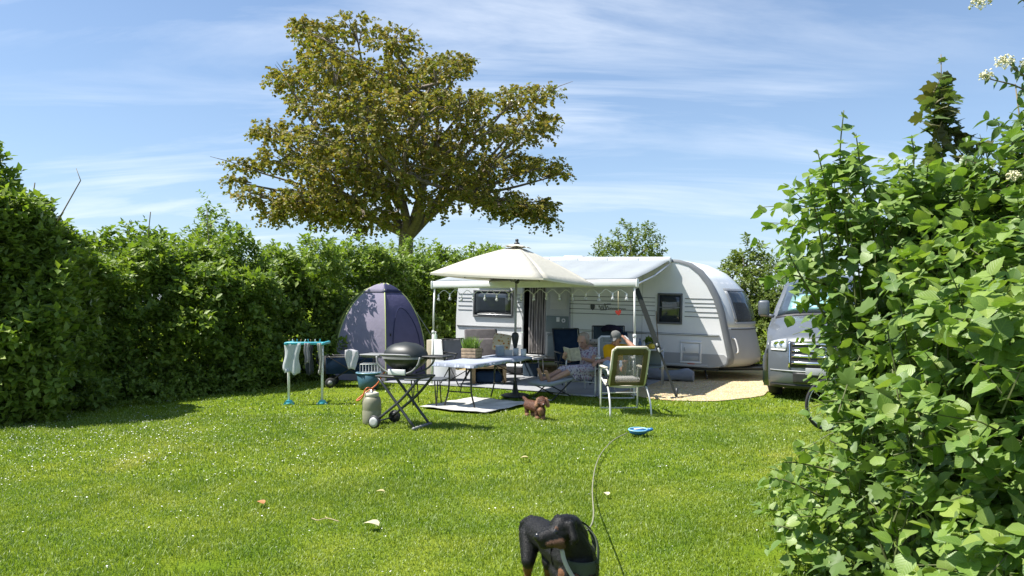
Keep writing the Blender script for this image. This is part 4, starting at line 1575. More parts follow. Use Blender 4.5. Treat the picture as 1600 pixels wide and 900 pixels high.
b.tube([foot, foot + Vector((.13, .05, .01))], .012, 6)
b.tube([foot + Vector((.0, 0, .16)), foot + Vector((0, 0, .0))], .02, 6)
b.build('peg', M_STEEL, stt)

# string of bulbs below the bar
sl_ = thing('string_lights', 'white string of small clear bulbs looped along the awning front bar', 'string lights', (0, 0, 0))
wire = MB()
nb = 16
M_BULB = mat('clear_bulb', (0.75, 0.77, 0.78), 0.08, var=0.02, trans=0.5)
M_CAPW = mat('bulb_socket', (0.72, 0.72, 0.70), 0.5)
bulbm = None
ts = [AW0 + .12 + (AW1 - AW0 - .32) * i / (nb - 1) for i in range(nb)]
pts = []
for i, t in enumerate(ts):
    zz = BARZ - .185 + .012 * math.sin(i * 2.3)
    pts.append(W(t, OUT - .02, zz))
    if i < nb - 1:
        pts.append(W((t + ts[i + 1]) / 2, OUT - .02, BARZ - .105 + .01 * math.sin(i * 1.7)))
wire.tube(bez(pts, 4), .0065, 5)
wire.build('wire', M_CAPW, sl_)
for i, t in enumerate(ts):
    z = pts[i * 2].z
    b = MB()
    b.lathe([(0, .0), (.016, -.004), (.016, -.055), (.010, -.062)], 8)
    o = b.build('socket', M_CAPW, sl_, W(t, OUT - .02, z))
    b = MB()
    b.lathe([(.010, -.055), (.020, -.075), (.030, -.100), (.026, -.122), (0, -.132)], 10)
    b.build('bulb', M_BULB, o)

# red heart shaped fly swatter hanging from the bar
q = at(966, 455, 13.2)
fs = thing('fly_swatter', 'red fly swatter hanging upside down from the string lights', 'fly swatter', q)
b = MB()
b.tube([(0, 0, .0), (0, 0, -.34)], .006, 5)
b.build('handle', mat('straw_handle', (0.50, 0.44, 0.28), 0.6), fs)
b = MB()
b.prism([(0, -.065), (.045, -.02), (.055, .02), (.025, .035), (0, .015), (-.025, .035), (-.055, .02), (-.045, -.02)], (0, .005, -.37), (1, 0, .15), (-.15, 0, 1), .012)
b.build('paddle', mat('red_plastic', (0.55, 0.05, 0.03), 0.4), fs)

lp_ = thing('wooden_pole', 'thin brown pole leaning upright against the caravan below the small window', 'pole', W(5.08, .42, .03))
b = MB()
b.tube([(0, 0, 0), (-.02, .18, .75), (-.03, .36, 1.45)], .011, 6)
b.build('shaft', mat('brown_pole', (0.24, 0.17, 0.11), .6), lp_)
# grey storage bag under the caravan and the white stand-off items beside the step
bag = thing('storage_bag', 'long slumped grey bag lying under the front half of the caravan', 'bag', W(4.95, .35, .02), rz)
bm_ = MB()
rows = []
for i in range(15):
    f = i / 14
    rr = .15 + .03 * math.sin(f * 7) - .02 * f
    if i in (0, 14):
        rr *= .72
    hz_ = 1.15 if f < .35 else .95
    ring = []
    for k in range(14):
        a = 2 * math.pi * k / 14
        ring.append((-.75 + 1.55 * f, rr * math.cos(a) * 1.1 + .015 * math.sin(f * 23 + k), max(0.0, rr + rr * math.sin(a) * hz_ + .018 * math.sin(f * 17 + k * 2))))
    rows.append(ring + [ring[0]])
bm_.grid(rows)
for r_ in (rows[0], rows[-1]):
    bm_.add(r_[:-1], [tuple(range(14))])
bm_.build('bag_body', fabric('bag_cloth', (0.27, 0.29, 0.33), var=0.12), bag)
b = MB()
b.tube([(-.78, -.10, .12), (-.80, -.12, .20), (-.72, -.14, .24), (-.60, -.15, .20)], .010, 5)
b.build('drawstring', M_BLACK, bag)
# ================================================================ CAMPING GEAR
# ---- parasol
M_PAR = fabric('parasol_cloth', (0.68, 0.65, 0.565), trans=0.20, var=0.03, scale=1.5)
M_POLE = mat('parasol_pole', (0.27, 0.27, 0.265), 0.4, metal=0.3)
pb = G(805, 622)
par = thing('parasol', 'open cream parasol with grey pole standing at the end of the folding table', 'parasol', pb)
HUB = Vector((.03, 0, 2.66))
tilt = Matrix.Rotation(R(3.6), 3, 'Y')


def pc(r, a, z):
    return HUB + tilt @ Vector((r * math.cos(a), r * math.sin(a), z))


RAD, NP = 1.50, 4
A0 = R(17)
for k in range(NP):
    a0, a1 = A0 + 2 * math.pi * k / NP, A0 + 2 * math.pi * (k + 1) / NP
    rows = []
    for i in range(8):
        f = .10 + .90 * i / 7
        row = []
        for j in range(9):
            g = j / 8
            p0 = Vector((math.cos(a0), math.sin(a0), 0)) * RAD * f
            p1 = Vector((math.cos(a1), math.sin(a1), 0)) * RAD * f
            p = p0.lerp(p1, g)
            sag = math.sin(math.pi * g)
            z = -.58 * f + .035 * math.sin(math.pi * f) - .012 * sag * f
            p *= 1 - .02 * sag * f
            row.append(HUB + tilt @ Vector((p.x, p.y, z)))
        rows.append(row)
    b = MB()
    b.grid(rows, 0, (0, 0, .003))
    # short valance hem
    b.grid([[q for q in rows[-1]], [q - Vector((0, 0, .028)) for q in rows[-1]]], 0)
    b.build('canopy_panel', M_PAR, par)
    rb = MB()
    rb.tube([pc(.05, a0, -.03), pc(RAD * .5, a0, -.29), pc(RAD * .985, a0, -.60)], .010, 6)
    rb.tube([pc(RAD * .52, a0, -.30), pc(.05, a0, -.62)], .008, 6)
    rb.build('rib', M_POLE, par)
    am = (a0 + a1) / 2
    rb = MB()
    rb.tube([pc(.04, am, -.03), pc(RAD * .35, am, -.295), pc(RAD * .69, am, -.60)], .009, 6)
    rb.tube([pc(RAD * .40, am, -.34), pc(.05, am, -.63)], .007, 6)
    rb.build('rib', M_POLE, par)
b = MB()
rows = [[pc(.27 * i / 4 / max(abs(math.cos(math.pi * 2 * (k % 4) / 16 - math.pi / 4)) * 1.41421, .01), A0 + 2 * math.pi * k / 16, .040 - .070 * i / 4 + (.018 * math.sin(k * 1.57) ** 2 if i == 4 else 0)) for k in range(17)] for i in range(1, 5)]
b.grid(rows, 0, (0, 0, .003))
b.build('vent_cap', M_PAR, par)
b = MB()
b.lathe([(0, -.02), (.05, -.02), (.045, .02), (.022, .03), (.03, .055), (.028, .08), (0, .09)], 12, HUB + Vector((0, 0, .035)))
b.build('finial', M_BLACK, par)
b = MB()
b.tube([(0, 0, .03), (0, 0, 1.0), (.012, 0, 1.7), HUB], .021, 10)
b.build('pole', M_POLE, par)
b = MB()
b.lathe([(.024, .86), (.034, .90), (.060, 1.03), (.066, 1.08), (.055, 1.13), (.024, 1.15)], 12)
b.tube([(0, -.03, 1.05), (0, -.11, 1.05), (0, -.11, 1.00)], .011, 6)
b.build('crank_housing', M_BLACK, par)
b = MB()
b.lathe([(.024, -.66), (.042, -.63), (.042, -.58), (.024, -.56)], 10, HUB)
b.build('runner', M_BLACK, par)
b = MB()
b.lathe([(0, .028), (.24, .03), (.25, .055), (.20, .075), (.05, .095), (.032, .30), (0, .30)], 24)
b.build('base', M_STEEL, par)

# ---- folding table with cloth
tdir, tcr = Vector((.49, .87, 0)).normalized(), Vector((.87, -.49, 0)).normalized()
tb = thing('folding_table', 'rectangular folding table with black bent steel legs under a pale cloth', 'table', (-.47, 12.2, 0), math.atan2(tdir.y, tdir.x))
# local x along the table, y = left of it (-tcr)
b = MB()
b.box((0, 0, .715), (1.80, .72, .035), bev=.014)
b.build('tabletop', M_PALEGREY, tb)
for s in (-1, 1):
    x = s * .70
    b = MB()
    for y in (-1, 1):
        b.tube(bez([(x, y * .20, .70), (x, y * .205, .42), (x + s * .01, y * .22, .25), (x + s * .02, y * .29, .02)], 5), .014, 7)
    b.tube([(x, -.22, .27), (x, .22, .27)], .011, 6)
    b.tube([(x, -.20, .68), (x, .20, .68)], .011, 6)
    b.build('leg_frame', M_BLACK, tb)
    b = MB()
    b.tube([(x, .0, .27), (x - s * .06, 0, .40), (x - s * .42, 0, .69)], .010, 6)
    b.tube([(x, .20, .44), (x - s * .30, .0, .62), (x, -.20, .44)], .008, 6)
    b.build('brace', M_BLACK, tb)
M_CLOTH = fabric('table_cloth', (0.34, 0.37, 0.44), var=0.04, pattern=(55, .20, (0.30, 0.36, 0.50), (0.50, 0.55, 0.66)))
b = MB()
hx_, hy_ = .925, .385
rows = []
nx, ny = 34, 18
for i in range(nx + 1):
    row = []
    for j in range(ny + 1):
        x = -hx_ - .05 + (2 * hx_ + .10) * i / nx
        y = -hy_ - .05 + (2 * hy_ + .10) * j / ny
        ex_, ey_ = max(0, abs(x) - hx_ + .01), max(0, abs(y) - hy_ + .01)
        d = max(ex_, ey_)
        cx_, cy_ = max(-hx_, min(hx_, x)), max(-hy_, min(hy_, y))
        rip = .010 * math.sin(x * 17 + y * 5) + .007 * math.sin(y * 31 + x * 9)
        z = .742 + .004 * mnoise.noise(Vector((x * 3, y * 4, 0))) - d * 1.05
        row.append((cx_ + math.copysign(.012 + rip * (d > 0), x) * (ex_ > 0), cy_ + math.copysign(.012 + rip * (d > 0), y) * (ey_ > 0), z))
    rows.append(row)
b.grid(rows, 0, (0, 0, -.003))
tag(b.build('tablecloth', M_CLOTH, None, tb.location), 'pale blue grey dotted cloth stretched over the folding table', 'tablecloth').rotation_euler = tb.rotation_euler

TM = Matrix.Translation(tb.location) @ Euler(tb.rotation_euler).to_matrix().to_4x4()


def on_table(px, py):
    d = (CAM_H - .75) * FPX / (py - HY)
    return Vector(((px - 800) / FPX * d, d, .747))


# planter of chives
M_WOODP = mat('weathered_wood', (0.27, 0.20, 0.135), 0.8, var=0.35, scale=14, bump=0.4)
M_WOODD = mat('olive_wood', (0.20, 0.165, 0.09), 0.8, var=0.3, scale=14, bump=0.4)
M_HERB = leaf_mat('herb_blade', [(0.12, 0.22, 0.03), (0.19, 0.30, 0.05), (0.15, 0.26, 0.04)], .4, .05)
pt = thing('planter', 'small wooden planter box of bright green herbs on the folding table', 'planter', on_table(737, 559), R(-26))
b = MB()
for (c, s, m) in (((0, -.11, .085), (.27, .016, .165), 0), ((0, .11, .085), (.27, .016, .165), 0), ((-.135, 0, .085), (.016, .20, .165), 1), ((.135, 0, .085), (.016, .20, .165), 1), ((0, 0, .012), (.25, .20, .014), 0)):
    for k in range(3):
        b.box((c[0], c[1], .03 + .054 * k) if s[2] > .1 else c, (s[0], s[1], .050) if s[2] > .1 else s, m, bev=.004)
        if s[2] < .1:
            break
b.build('wooden_box', [M_WOODP, M_WOODD], pt)
b = MB()
b.box((0, 0, .145), (.25, .20, .01))
b.build('soil', mat('soil', (0.05, 0.035, 0.022), 0.95), pt)
n = 420
B_ = np.stack([RNG.uniform(-.12, .10, n), RNG.uniform(-.09, .09, n), np.full(n, .15)], 1)
D_ = np.stack([RNG.normal(-.1, .30, n), RNG.normal(0, .30, n), np.ones(n)], 1)
N_ = RNG.normal(size=(n, 3))
link('herbs', leaves_mesh('herbs', B_, unit(D_), N_, RNG.uniform(.12, .24, n), .06, (np.array([[-.5, 0, 0], [.5, 0, 0], [0, 1, .12], [-.4, .5, 0], [.4, .5, 0]], float), np.array([[0, 1, 4], [0, 4, 3], [3, 4, 2]])), M_HERB), pt, kind='stuff')

M_CERB = mat('blue_grey_ceramic', (0.22, 0.27, 0.31), 0.3, var=0.06)
M_CERW = mat('pale_ceramic', (0.50, 0.52, 0.53), 0.3, var=0.05)


def mug(name, px, py, r, h, m, label, cat, handle=True, grp=None):
    t = thing(name, label, cat, on_table(px, py), R(30), grp)
    b = MB()
    b.lathe([(0, 0), (r * .92, 0), (r, .01), (r, h), (r * .9, h), (r * .88, .02), (0, .02)], 18)
    b.build('cup', m, t)
    if handle:
        b = MB()
        b.tube([Vector((r * .95, 0, h * .5)) + Vector((math.cos(R(a)) * .035, 0, math.sin(R(a)) * h * .3)) for a in range(-90, 100, 30)], .006, 6)
        b.build('handle', m, t)
    return t


mug('enamel_mug', 748, 553, .055, .12, M_BLACK, 'dark enamel mug standing behind the herb planter on the table', 'mug')
mug('tumbler', 806, 555, .050, .125, M_CERW, 'pale grey beaker on the table directly in front of the parasol pole', 'beaker', False, 'beakers on the table')
mug('tumbler', 818, 556, .048, .12, M_CERW, 'whitish beaker at the far corner of the table, right of its twin', 'beaker', False, 'beakers on the table')
cn = thing('canister', 'blue grey square canister with a lid in the middle of the table', 'canister', on_table(781, 556), R(20))
b = MB()
b.box((0, 0, .085), (.125, .125, .17), bev=.012, seg=3)
b.build('can_body', M_CERB, cn)
b = MB()
b.box((0, 0, .178), (.13, .13, .018), bev=.006)
b.build('lid', M_CERW, cn)
wd = MB()
wd.box((0, 0, .055), (.20, .035, .11), bev=.01)
tag(wd.build('napkin_holder', M_PALEGREY, None, on_table(792, 556)), 'low grey napkin holder between canister and beakers on the table', 'holder')
M_FLOR = fabric('floral_cloth', (0.62, 0.54, 0.42), var=0.1, pattern=(16, .32, (0.42, 0.13, 0.03), (0.50, 0.34, 0.13)))

# ---- gas grill on its folding cart
M_LID = mat('grill_lid', (0.024, 0.028, 0.027), 0.46, var=0.1, metal=0.1)
M_BOWL = mat('grill_bowl', (0.020, 0.027, 0.026), 0.42, var=0.1)
M_GREY = mat('grey_plastic', (0.20, 0.205, 0.21), 0.5, var=0.08)
gd = 9.95
gp = Vector(((634 - 800) / FPX * gd, gd, 0))
gr = thing('gas_grill', 'black dome lidded gas grill on a folding wheeled cart on the lawn', 'grill', gp, R(-22))


def dome(b, zc, rx, ry, h, sgn, pw=2.0, mi=0):
    rows = []
    for i in range(9):
        f = i / 8
        k = (1 - f ** pw) ** (1 / pw) if f < 1 else 0.02
        rows.append([(rx * k * math.copysign(abs(math.cos(a)) ** .8, math.cos(a)), ry * k * math.copysign(abs(math.sin(a)) ** .8, math.sin(a)), zc + sgn * h * f) for a in [2 * math.pi * j / 28 for j in range(29)]])
    b.grid(rows, mi)


b = MB()
dome(b, .955, .300, .235, .195, 1, 2.0)
b.build('lid', M_LID, gr)
b = MB()
b.tube(bez([(-.20, -.235, .97), (-.18, -.30, .99), (.18, -.30, .99), (.20, -.235, .97)], 5), .013, 7)
b.build('lid_handle', M_GREY, gr)
b = MB()
rows = [[((.31 if i == 0 else .315) * math.copysign(abs(math.cos(a)) ** .8, math.cos(a)), .242 * math.copysign(abs(math.sin(a)) ** .8, math.sin(a)), .955 - .028 * i) for a in [2 * math.pi * j / 28 for j in range(29)]] for i in range(2)]
b.grid(rows)
b.build('rim', M_GREY, gr)
b = MB()
dome(b, .93, .30, .23, .20, -1, 1.5)
b.build('bowl', M_BOWL, gr)
for s in (-1, 1):
    b = MB()
    b.box((s * .48, 0, .965), (.32, .30, .022), bev=.010)
    b.tube([(s * .32, -.10, .94), (s * .62, -.10, .94)], .010, 6)
    b.build('side_shelf', M_GREY if s < 0 else M_BLACK, gr)
    b = MB()
    b.tube(bez([(s * .33, -.20, .96), (s * .30, -.21, .86), (s * .20, -.2, .77), (s * .05, -.19, .72)], 4), .014, 6)
    b.tube(bez([(s * .33, .20, .96), (s * .30, .21, .86), (s * .20, .2, .77), (s * .05, .19, .72)], 4), .014, 6)
    b.build('cradle', M_GREY, gr)
b = MB()
b.box((-.02, -.20, .755), (.26, .03, .075), bev=.006)
b.build('control_panel', mat('pale_panel', (0.62, 0.63, 0.64), 0.4), gr)
b = MB()
b.lathe([(0, -.035), (.026, -.035), (.03, -.01), (.03, 0)], 12, (.17, -.20, .80), 0, Matrix.Rotation(R(90), 4, 'X'))
b.build('burner_knob', M_BLACK, gr)
b = MB()
b.box((0, -.01, .690), (.70, .42, .030), bev=.012)
b.build('cart_top', M_BLACK, gr)
for y in (-.20, .20):
    b = MB()
    b.tube(bez([(-.31, y, .68), (-.05, y, .38), (.25, y, .03)], 4), .019, 7)
    b.build('leg', M_STEEL, gr)
    b = MB()
    b.tube(bez([(.31, y, .68), (.05, y, .40), (-.33, y, .10)], 4), .019, 7)
    b.build('leg', M_STEEL, gr)
b = MB()
b.tube([(.25, -.24, .03), (.25, .24, .03)], .020, 7)
b.build('foot_bar', M_GREY, gr)
b = MB()
b.tube([(-.33, -.27, .085), (-.33, .27, .085)], .011, 6)
b.build('axle', M_STEEL, gr)
for y, m in ((-.26, M_PALEGREY), (.26, M_BLACK)):
    b = MB()
    b.lathe([(0, -.018), (.078, -.022), (.088, -.01), (.088, .01), (.078, .022), (0, .018)], 22, (-.33, y, .089), 0, Matrix.Rotation(R(90), 4, 'X'))
    w_ = b.build('wheel', M_BLACK, gr)
    b = MB()
    b.lathe([(0, .028), (.03, .030), (.062, .026), (.066, .018)], 20, (-.33, y, .089), 0, Matrix.Rotation(R(90), 4, 'X'))
    b.build('hub_cap', m, w_)
# gas bottle with orange hose
gb_ = G(581, 662)
gc = thing('gas_bottle', 'squat khaki gas bottle with an orange hose beside the grill cart', 'gas bottle', gb_)
b = MB()
b.lathe([(0, .0), (.115, .0), (.128, .02), (.130, .10), (.130, .185), (.127, .195), (.130, .205), (.130, .30), (.118, .355), (.075, .395), (.0, .40)], 24)
b.build('cylinder', mat('khaki_shell', (0.245, 0.24, 0.17), 0.5, var=0.08), gc)
b = MB()
b.lathe([(.085, .375), (.098, .385), (.095, .43), (.085, .435), (.080, .40)], 20)
b.build('collar', mat('cream_collar', (0.52, 0.50, 0.42), 0.5), gc)
b = MB()
b.tube([(0, 0, .39), (0, 0, .46)], .02, 8)
b.tube([(-.03, 0, .46), (.05, 0, .46)], .012, 6)
b.build('valve', M_ALU, gc)
M_ORG = mat('orange_hose', (0.50, 0.115, 0.025), 0.45)
b = MB()
b.tube(bez([(.03, 0, .46), (-.06, -.05, .50), (-.13, -.06, .36), (-.20, -.05, .33), (-.10, .02, .42), (.06, .05, .54), (.16, .04, .70), (.22, .05, .74)], 6), .010, 6)
b.build('hose', M_ORG, gc)

# ---- dark low side table with strap between grill and folding table
sp = Vector(((668 - 800) / FPX * 11.9, 11.9, 0))
lt_ = thing('low_table', 'dark low folding side table standing between grill and folding table', 'side table', sp, R(-8))
b = MB()
b.box((0, 0, .445), (.66, .42, .028), bev=.008)
b.build('tabletop', mat('dark_blue_grey_top', (0.085, 0.095, 0.115), 0.5), lt_)
for x in (-.2, .18):
    b = MB()
    b.tube([(x - .02, -.17, .43), (x + .005, -.17, .035)], .010, 6)
    b.tube([(x + .03, -.17, .43), (x + .010, -.17, .035)], .010, 6)
    b.build('leg', M_BLACK, lt_)
    b = MB()
    b.tube([(x - .02, .17, .43), (x + .005, .17, .035)], .010, 6)
    b.build('leg', M_BLACK, lt_)

# ---- white board cabinet with beige side
kc = thing('camp_cupboard', 'tall narrow camping cupboard with white front and beige side behind the folding table', 'cupboard', at(690, 583, 15.6), R(-20))
kc.location.z = 0.03
b = MB()
b.box((0, 0, .43), (.50, .36, .84), bev=.012)
b.build('carcass', M_WHITE, kc)
b = MB()
b.box((-.255, 0, .43), (.02, .345, .82), bev=.006)
b.box((-.18, -.19, .43), (.15, .012, .84), bev=.004)
b.build('side_board', mat('beige_board', (0.48, 0.42, 0.32), 0.6, var=0.08), kc)
b = MB()
b.box((.085, -.192, .44), (.33, .016, .80), bev=.006)
b.build('door_panel', M_WHITE, kc)
bt = thing('spray_bottle', 'small pale green bottle standing on top of the camping cupboard', 'bottle', kc.location + Vector((-.12, -.05, .855)))
b = MB()
b.lathe([(0, 0), (.032, 0), (.034, .01), (.034, .10), (.014, .125), (.014, .145), (0, .145)], 12)
b.build('flask', mat('pale_green_plastic', (0.42, 0.52, 0.42), 0.35), bt)
b = MB()
b.lathe([(0, .145), (.017, .145), (.017, .17), (0, .172)], 10)
b.build('cap', M_WTUBE, bt)


# ---- chairs
def lounge_armchair(loc, rz_, m_sh, m_cu, label, grp=None):
    t = thing('lounge_chair', label, 'chair', loc, rz_, grp)
    b = MB()
    b.box((0, .32, .74), (.72, .10, .66), 0, (R(-14), 0, 0), bev=.04, seg=3)
    b.build('backrest', m_sh, t)
    b = MB()
    b.box((0, 0, .30), (.70, .62, .10), bev=.03)
    b.build('seat', m_sh, t)
    for s in (-1, 1):
        b = MB()
        b.box((s * .37, -.02, .42), (.07, .62, .36), bev=.025)
        b.build('armrest', m_sh, t)
        for y in (-.26, .24):
            b = MB()
            b.tube([(s * .34, y, .26), (s * .35, y * 1.1, .0)], .018, 6)
            b.build('leg', M_BLACK, t)
    b = MB()
    b.box((0, -.03, .40), (.60, .56, .13), bev=.05, seg=3)
    b.build('cushion', m_cu, t)
    b = MB()
    b.box((.02, .20, .66), (.60, .12, .42), 0, (R(-16), 0, 0), bev=.05, seg=3)
    b.build('back_cushion', m_sh, t)
    return t


M_TAUPE = fabric('taupe_wicker', (0.19, 0.175, 0.18), var=0.12, scale=14)
M_LILAC = fabric('grey_lilac_cloth', (0.27, 0.26, 0.29), var=0.1)
M_BEIGE = fabric('beige_cushion', (0.44, 0.41, 0.38), var=0.08)
M_NAVY = fabric('navy_canvas', (0.020, 0.036, 0.068), var=0.18)
M_TEAL = fabric('faded_navy_canvas', (0.060, 0.085, 0.115), var=0.15)
c_ = at(757, 590, 15.6)
lounge_armchair(Vector((c_.x, c_.y, .03)), R(14), M_TAUPE, M_BEIGE, 'taupe lounge chair with beige cushions behind the folding table')
# floral cushion leaning on it
fc = MB()
rows = []
for i in range(11):
    row = []
    for j in range(11):
        u, v = i / 5 - 1, j / 5 - 1
        k = (1 - u ** 4) * (1 - v ** 4)
        row.append((u * .19 * (1 - .06 * v * v), -.055 * k ** .5, v * .18 * (1 - .06 * u * u)))
    rows.append(row)
fc.grid(rows)
fc.grid([[(x, -y, z) for x, y, z in r] for r in rows])
o = tag(fc.build('floral_cushion', M_FLOR, None, at(784, 535, 15.25)), 'orange and cream floral cushion propped on the lounge chair', 'cushion')
o.rotation_euler = (R(-10), R(8), R(-10))


def camp_chair(loc, rz_, m_c, m_f, label, bw=.56, bh=.72, rec=18, grp=None, name='camping_chair', arms=True):
    """fabric sling armchair with tube frame; faces local -y"""
    t = thing(name, label, 'chair', loc, rz_, grp)
    top = Vector((0, .20 + math.sin(R(rec)) * bh, .42 + math.cos(R(rec)) * bh))
    rows = []
    for i in range(11):
        f = i / 10
        p = Vector((0, .20, .42)).lerp(top, f)
        rows.append([(x * bw / 2, p.y + .04 * math.cos(x * 1.4) - .0, p.z) for x in (-1, -.6, -.2, .2, .6, 1)])
    b = MB()
    b.grid(rows, 0, (0, .014, 0))
    b.build('backrest', m_c, t)
    rows = [[(x * bw / 2, .22 - .48 * i / 6, .42 - .03 * math.cos(x * 1.4) + .03 * (i / 6) - .03 * math.sin(math.pi * i / 6)) for x in (-1, -.6, -.2, .2, .6, 1)] for i in range(7)]
    b = MB()
    b.grid(rows, 0, (0, 0, .014))
    b.build('seat', m_c, t)
    for s in (-1, 1):
        x = s * (bw / 2 + .02)
        b = MB()
        b.tube([(x, .18, .40), top + Vector((x, 0, 0))], .013, 6)
        b.tube([(x, .22, .43), (x, -.28, .46)], .013, 6)
        b.build('side_rail', m_f, t)
        for a, c2 in (((x * 1.02, .18, .62), (x * 1.02, -.30, .01)), ((x * 1.02, -.22, .60), (x * 1.02, .30, .01))):
            b = MB()
            b.tube(bez([a, Vector(a).lerp(Vector(c2), .5), c2], 2), .012, 6)
            b.build('leg', m_f, t)
        if arms:
            b = MB()
            b.box((x * 1.03, -.03, .635), (.05, .46, .026), 0, (R(2), 0, 0), bev=.010)
            b.build('armrest', m_f, t)
    b = MB()
    b.tube([top + Vector((-bw / 2 - .02, .0, 0)), top + Vector((bw / 2 + .02, 0, 0))], .013, 6)
    b.build('top_rail', m_f, t)
    return t


c_ = at(720, 600, 14.9)
camp_chair(Vector((c_.x, c_.y, .03)), R(40), M_LILAC, M_BLACK, 'grey camping chair half hidden behind the herb planter', .50, .48, 10)
c_ = at(893, 600, 14.9)
camp_chair(Vector((c_.x, c_.y, .03)), R(14), M_NAVY, M_STEEL, 'dark navy reclining camping chair behind the woman', .52, .70, 16)
c_ = at(950, 600, 15.1)
camp_chair(Vector((c_.x, c_.y, .03)), R(-8), M_TEAL, M_BLACK, 'faded navy wide camping chair standing behind the man', .62, .74, 12)
c_ = at(976, 600, 14.9)
jk_ = thing('rolled_windbreak', 'narrow dark navy rolled windbreak leaning beside the faded camping chair', 'windbreak', Vector((2.32, 15.0, .03)))
b = MB()
b.tube(bez([(0, 0, 0), (.0, .08, .5), (-.03, .16, 1.02)], 4), [.085, .09, .095, .095, .09, .09, .09, .085, .075], 12)
b.build('roll', M_NAVY, jk_)
for z in (.3, .75):
    b = MB()
    b.lathe([(.096, -.012), (.100, 0), (.096, .012)], 12, (-.01, .05 + .12 * (z - .3), z))
    b.build('strap', M_BLACK, jk_)
# dark jacket over the faded chair
jt = MB()
jt.tube(bez([(-.20, 0, 0), (-.08, .0, .05), (.06, .0, .04), (.20, 0, -.02)], 4), [.04, .05, .06, .065, .07, .07, .07, .07, .075, .075, .07, .06, .045], 10)
jt.tube(bez([(.02, -.03, .02), (.04, -.09, -.02), (.05, -.09, -.06)], 3), [.03, .03, .03, .028, .025, .022, .02], 8)
tag(jt.build('rolled_jacket', fabric('dark_jacket', (0.028, 0.024, 0.045), var=.3), None, at(955, 516, 15.3)), 'dark rolled jacket lying over the top of the faded camping chair', 'jacket')

# ---- wooden crate, step, white box
cr = thing('wooden_crate', 'open brown wooden crate with dark inside standing below the folding table', 'crate', at(764, 592, 15.0), R(4))
cr.location.z = .03
M_WOOD = mat('warm_wood', (0.36, 0.235, 0.12), 0.65, var=0.25, scale=10)
for (c, s) in (((-.31, 0, .17), (.07, .36, .34)), ((.31, 0, .17), (.07, .36, .34)), ((0, 0, .325), (.55, .36, .035)), ((0, .17, .17), (.55, .02, .28))):
    b = MB()
    b.box(c, s, bev=.006)
    b.build('board', M_WOOD if c[1] < .1 else M_DARKIN, cr)  # back board coloured near-black, the shade of the opening put into it
b = MB()
b.box((0, .0, .13), (.54, .30, .22), bev=.05, seg=3)
b.build('dark_fill', M_NAVY, cr)  # navy block standing in for the shade inside the crate opening
stp = thing('caravan_step', 'white two legged entrance step below the fly curtain', 'step', W(2.05, .32, .03), rz)
b = MB()
b.box((0, 0, .36), (.62, .36, .035), bev=.01)
b.build('tread', M_WHITE, stp)
for s in (-1, 1):
    b = MB()
    b.tube([(s * .27, -.14, .35), (s * .29, -.15, .0)], .014, 6)
    b.tube([(s * .27, .14, .35), (s * .29, .15, .0)], .014, 6)
    b.build('leg', M_ALU, stp)
mtt = MB()
mtt.box((0, 0, 0), (.30, .24, .02), bev=.006)
tag(mtt.build('door_mat', mat('white_mat', (0.70, 0.69, 0.66), .8), None, W(2.0, .33, .42)), 'small white mat lying on the entrance step', 'mat').rotation_euler = (0, 0, rz)
bx = thing('storage_box', 'white and dark storage box pushed under the entrance step', 'box', W(1.78, .52, .03), rz)
b = MB()
b.box((0, 0, .10), (.46, .30, .14), bev=.02)
b.build('tub', M_BLACK, bx)
b = MB()
b.box((0, 0, .20), (.48, .32, .06), bev=.02)
b.build('lid', M_WHITE, bx)
tote = thing('tote_bag', 'blue grey tote bag standing on the ground cloth by the entrance step', 'bag', W(2.25, .75, .03), rz)
b = MB()
b.grid([[((.16 + .02 * f) * math.copysign(abs(math.cos(a)) ** .6, math.cos(a)), .09 * math.copysign(abs(math.sin(a)) ** .6, math.sin(a)), .28 * f + .012 * math.sin(a * 3) * f) for a in [2 * math.pi * j / 20 for j in range(21)]] for f in (0, .1, .4, .7, 1)])
b.build('bag_body', M_TEAL, tote)
b = MB()
b.tube(bez([(-.09, -.08, .27), (-.06, -.09, .37), (.06, -.09, .37), (.09, -.08, .27)], 4), .008, 5)
b.build('handle', M_BLACK, tote)

# ---- outdoor kitchen table on the right, with pot, plant and bottles
kp = at(1012, 590, 14.75)
kt = thing('kitchen_table', 'grey outdoor kitchen table standing behind the empty recliner', 'table', Vector((kp.x, kp.y, .03)), R(-15))
b = MB()
b.box((0, 0, .70), (.62, .44, .03), bev=.008)
b.build('tabletop', M_PALEGREY, kt)
b = MB()
b.box((0, 0, .36), (.58, .40, .022), bev=.008)
b.box((0, .19, .53), (.58, .012, .30), bev=.004)
b.build('shelf', M_GREEN_PANEL, kt)
for x in (-.29, .29):
    for y in (-.2, .2):
        b = MB()
        b.tube([(x, y, .70), (x, y, .0)], .013, 6)
        b.build('leg', M_ALU, kt)
kz = .03 + .716


def onk(dx, dy):
    return kt.location + Vector((dx * math.cos(R(-15)), dx * math.sin(R(-15)) + dy, kz - .03))


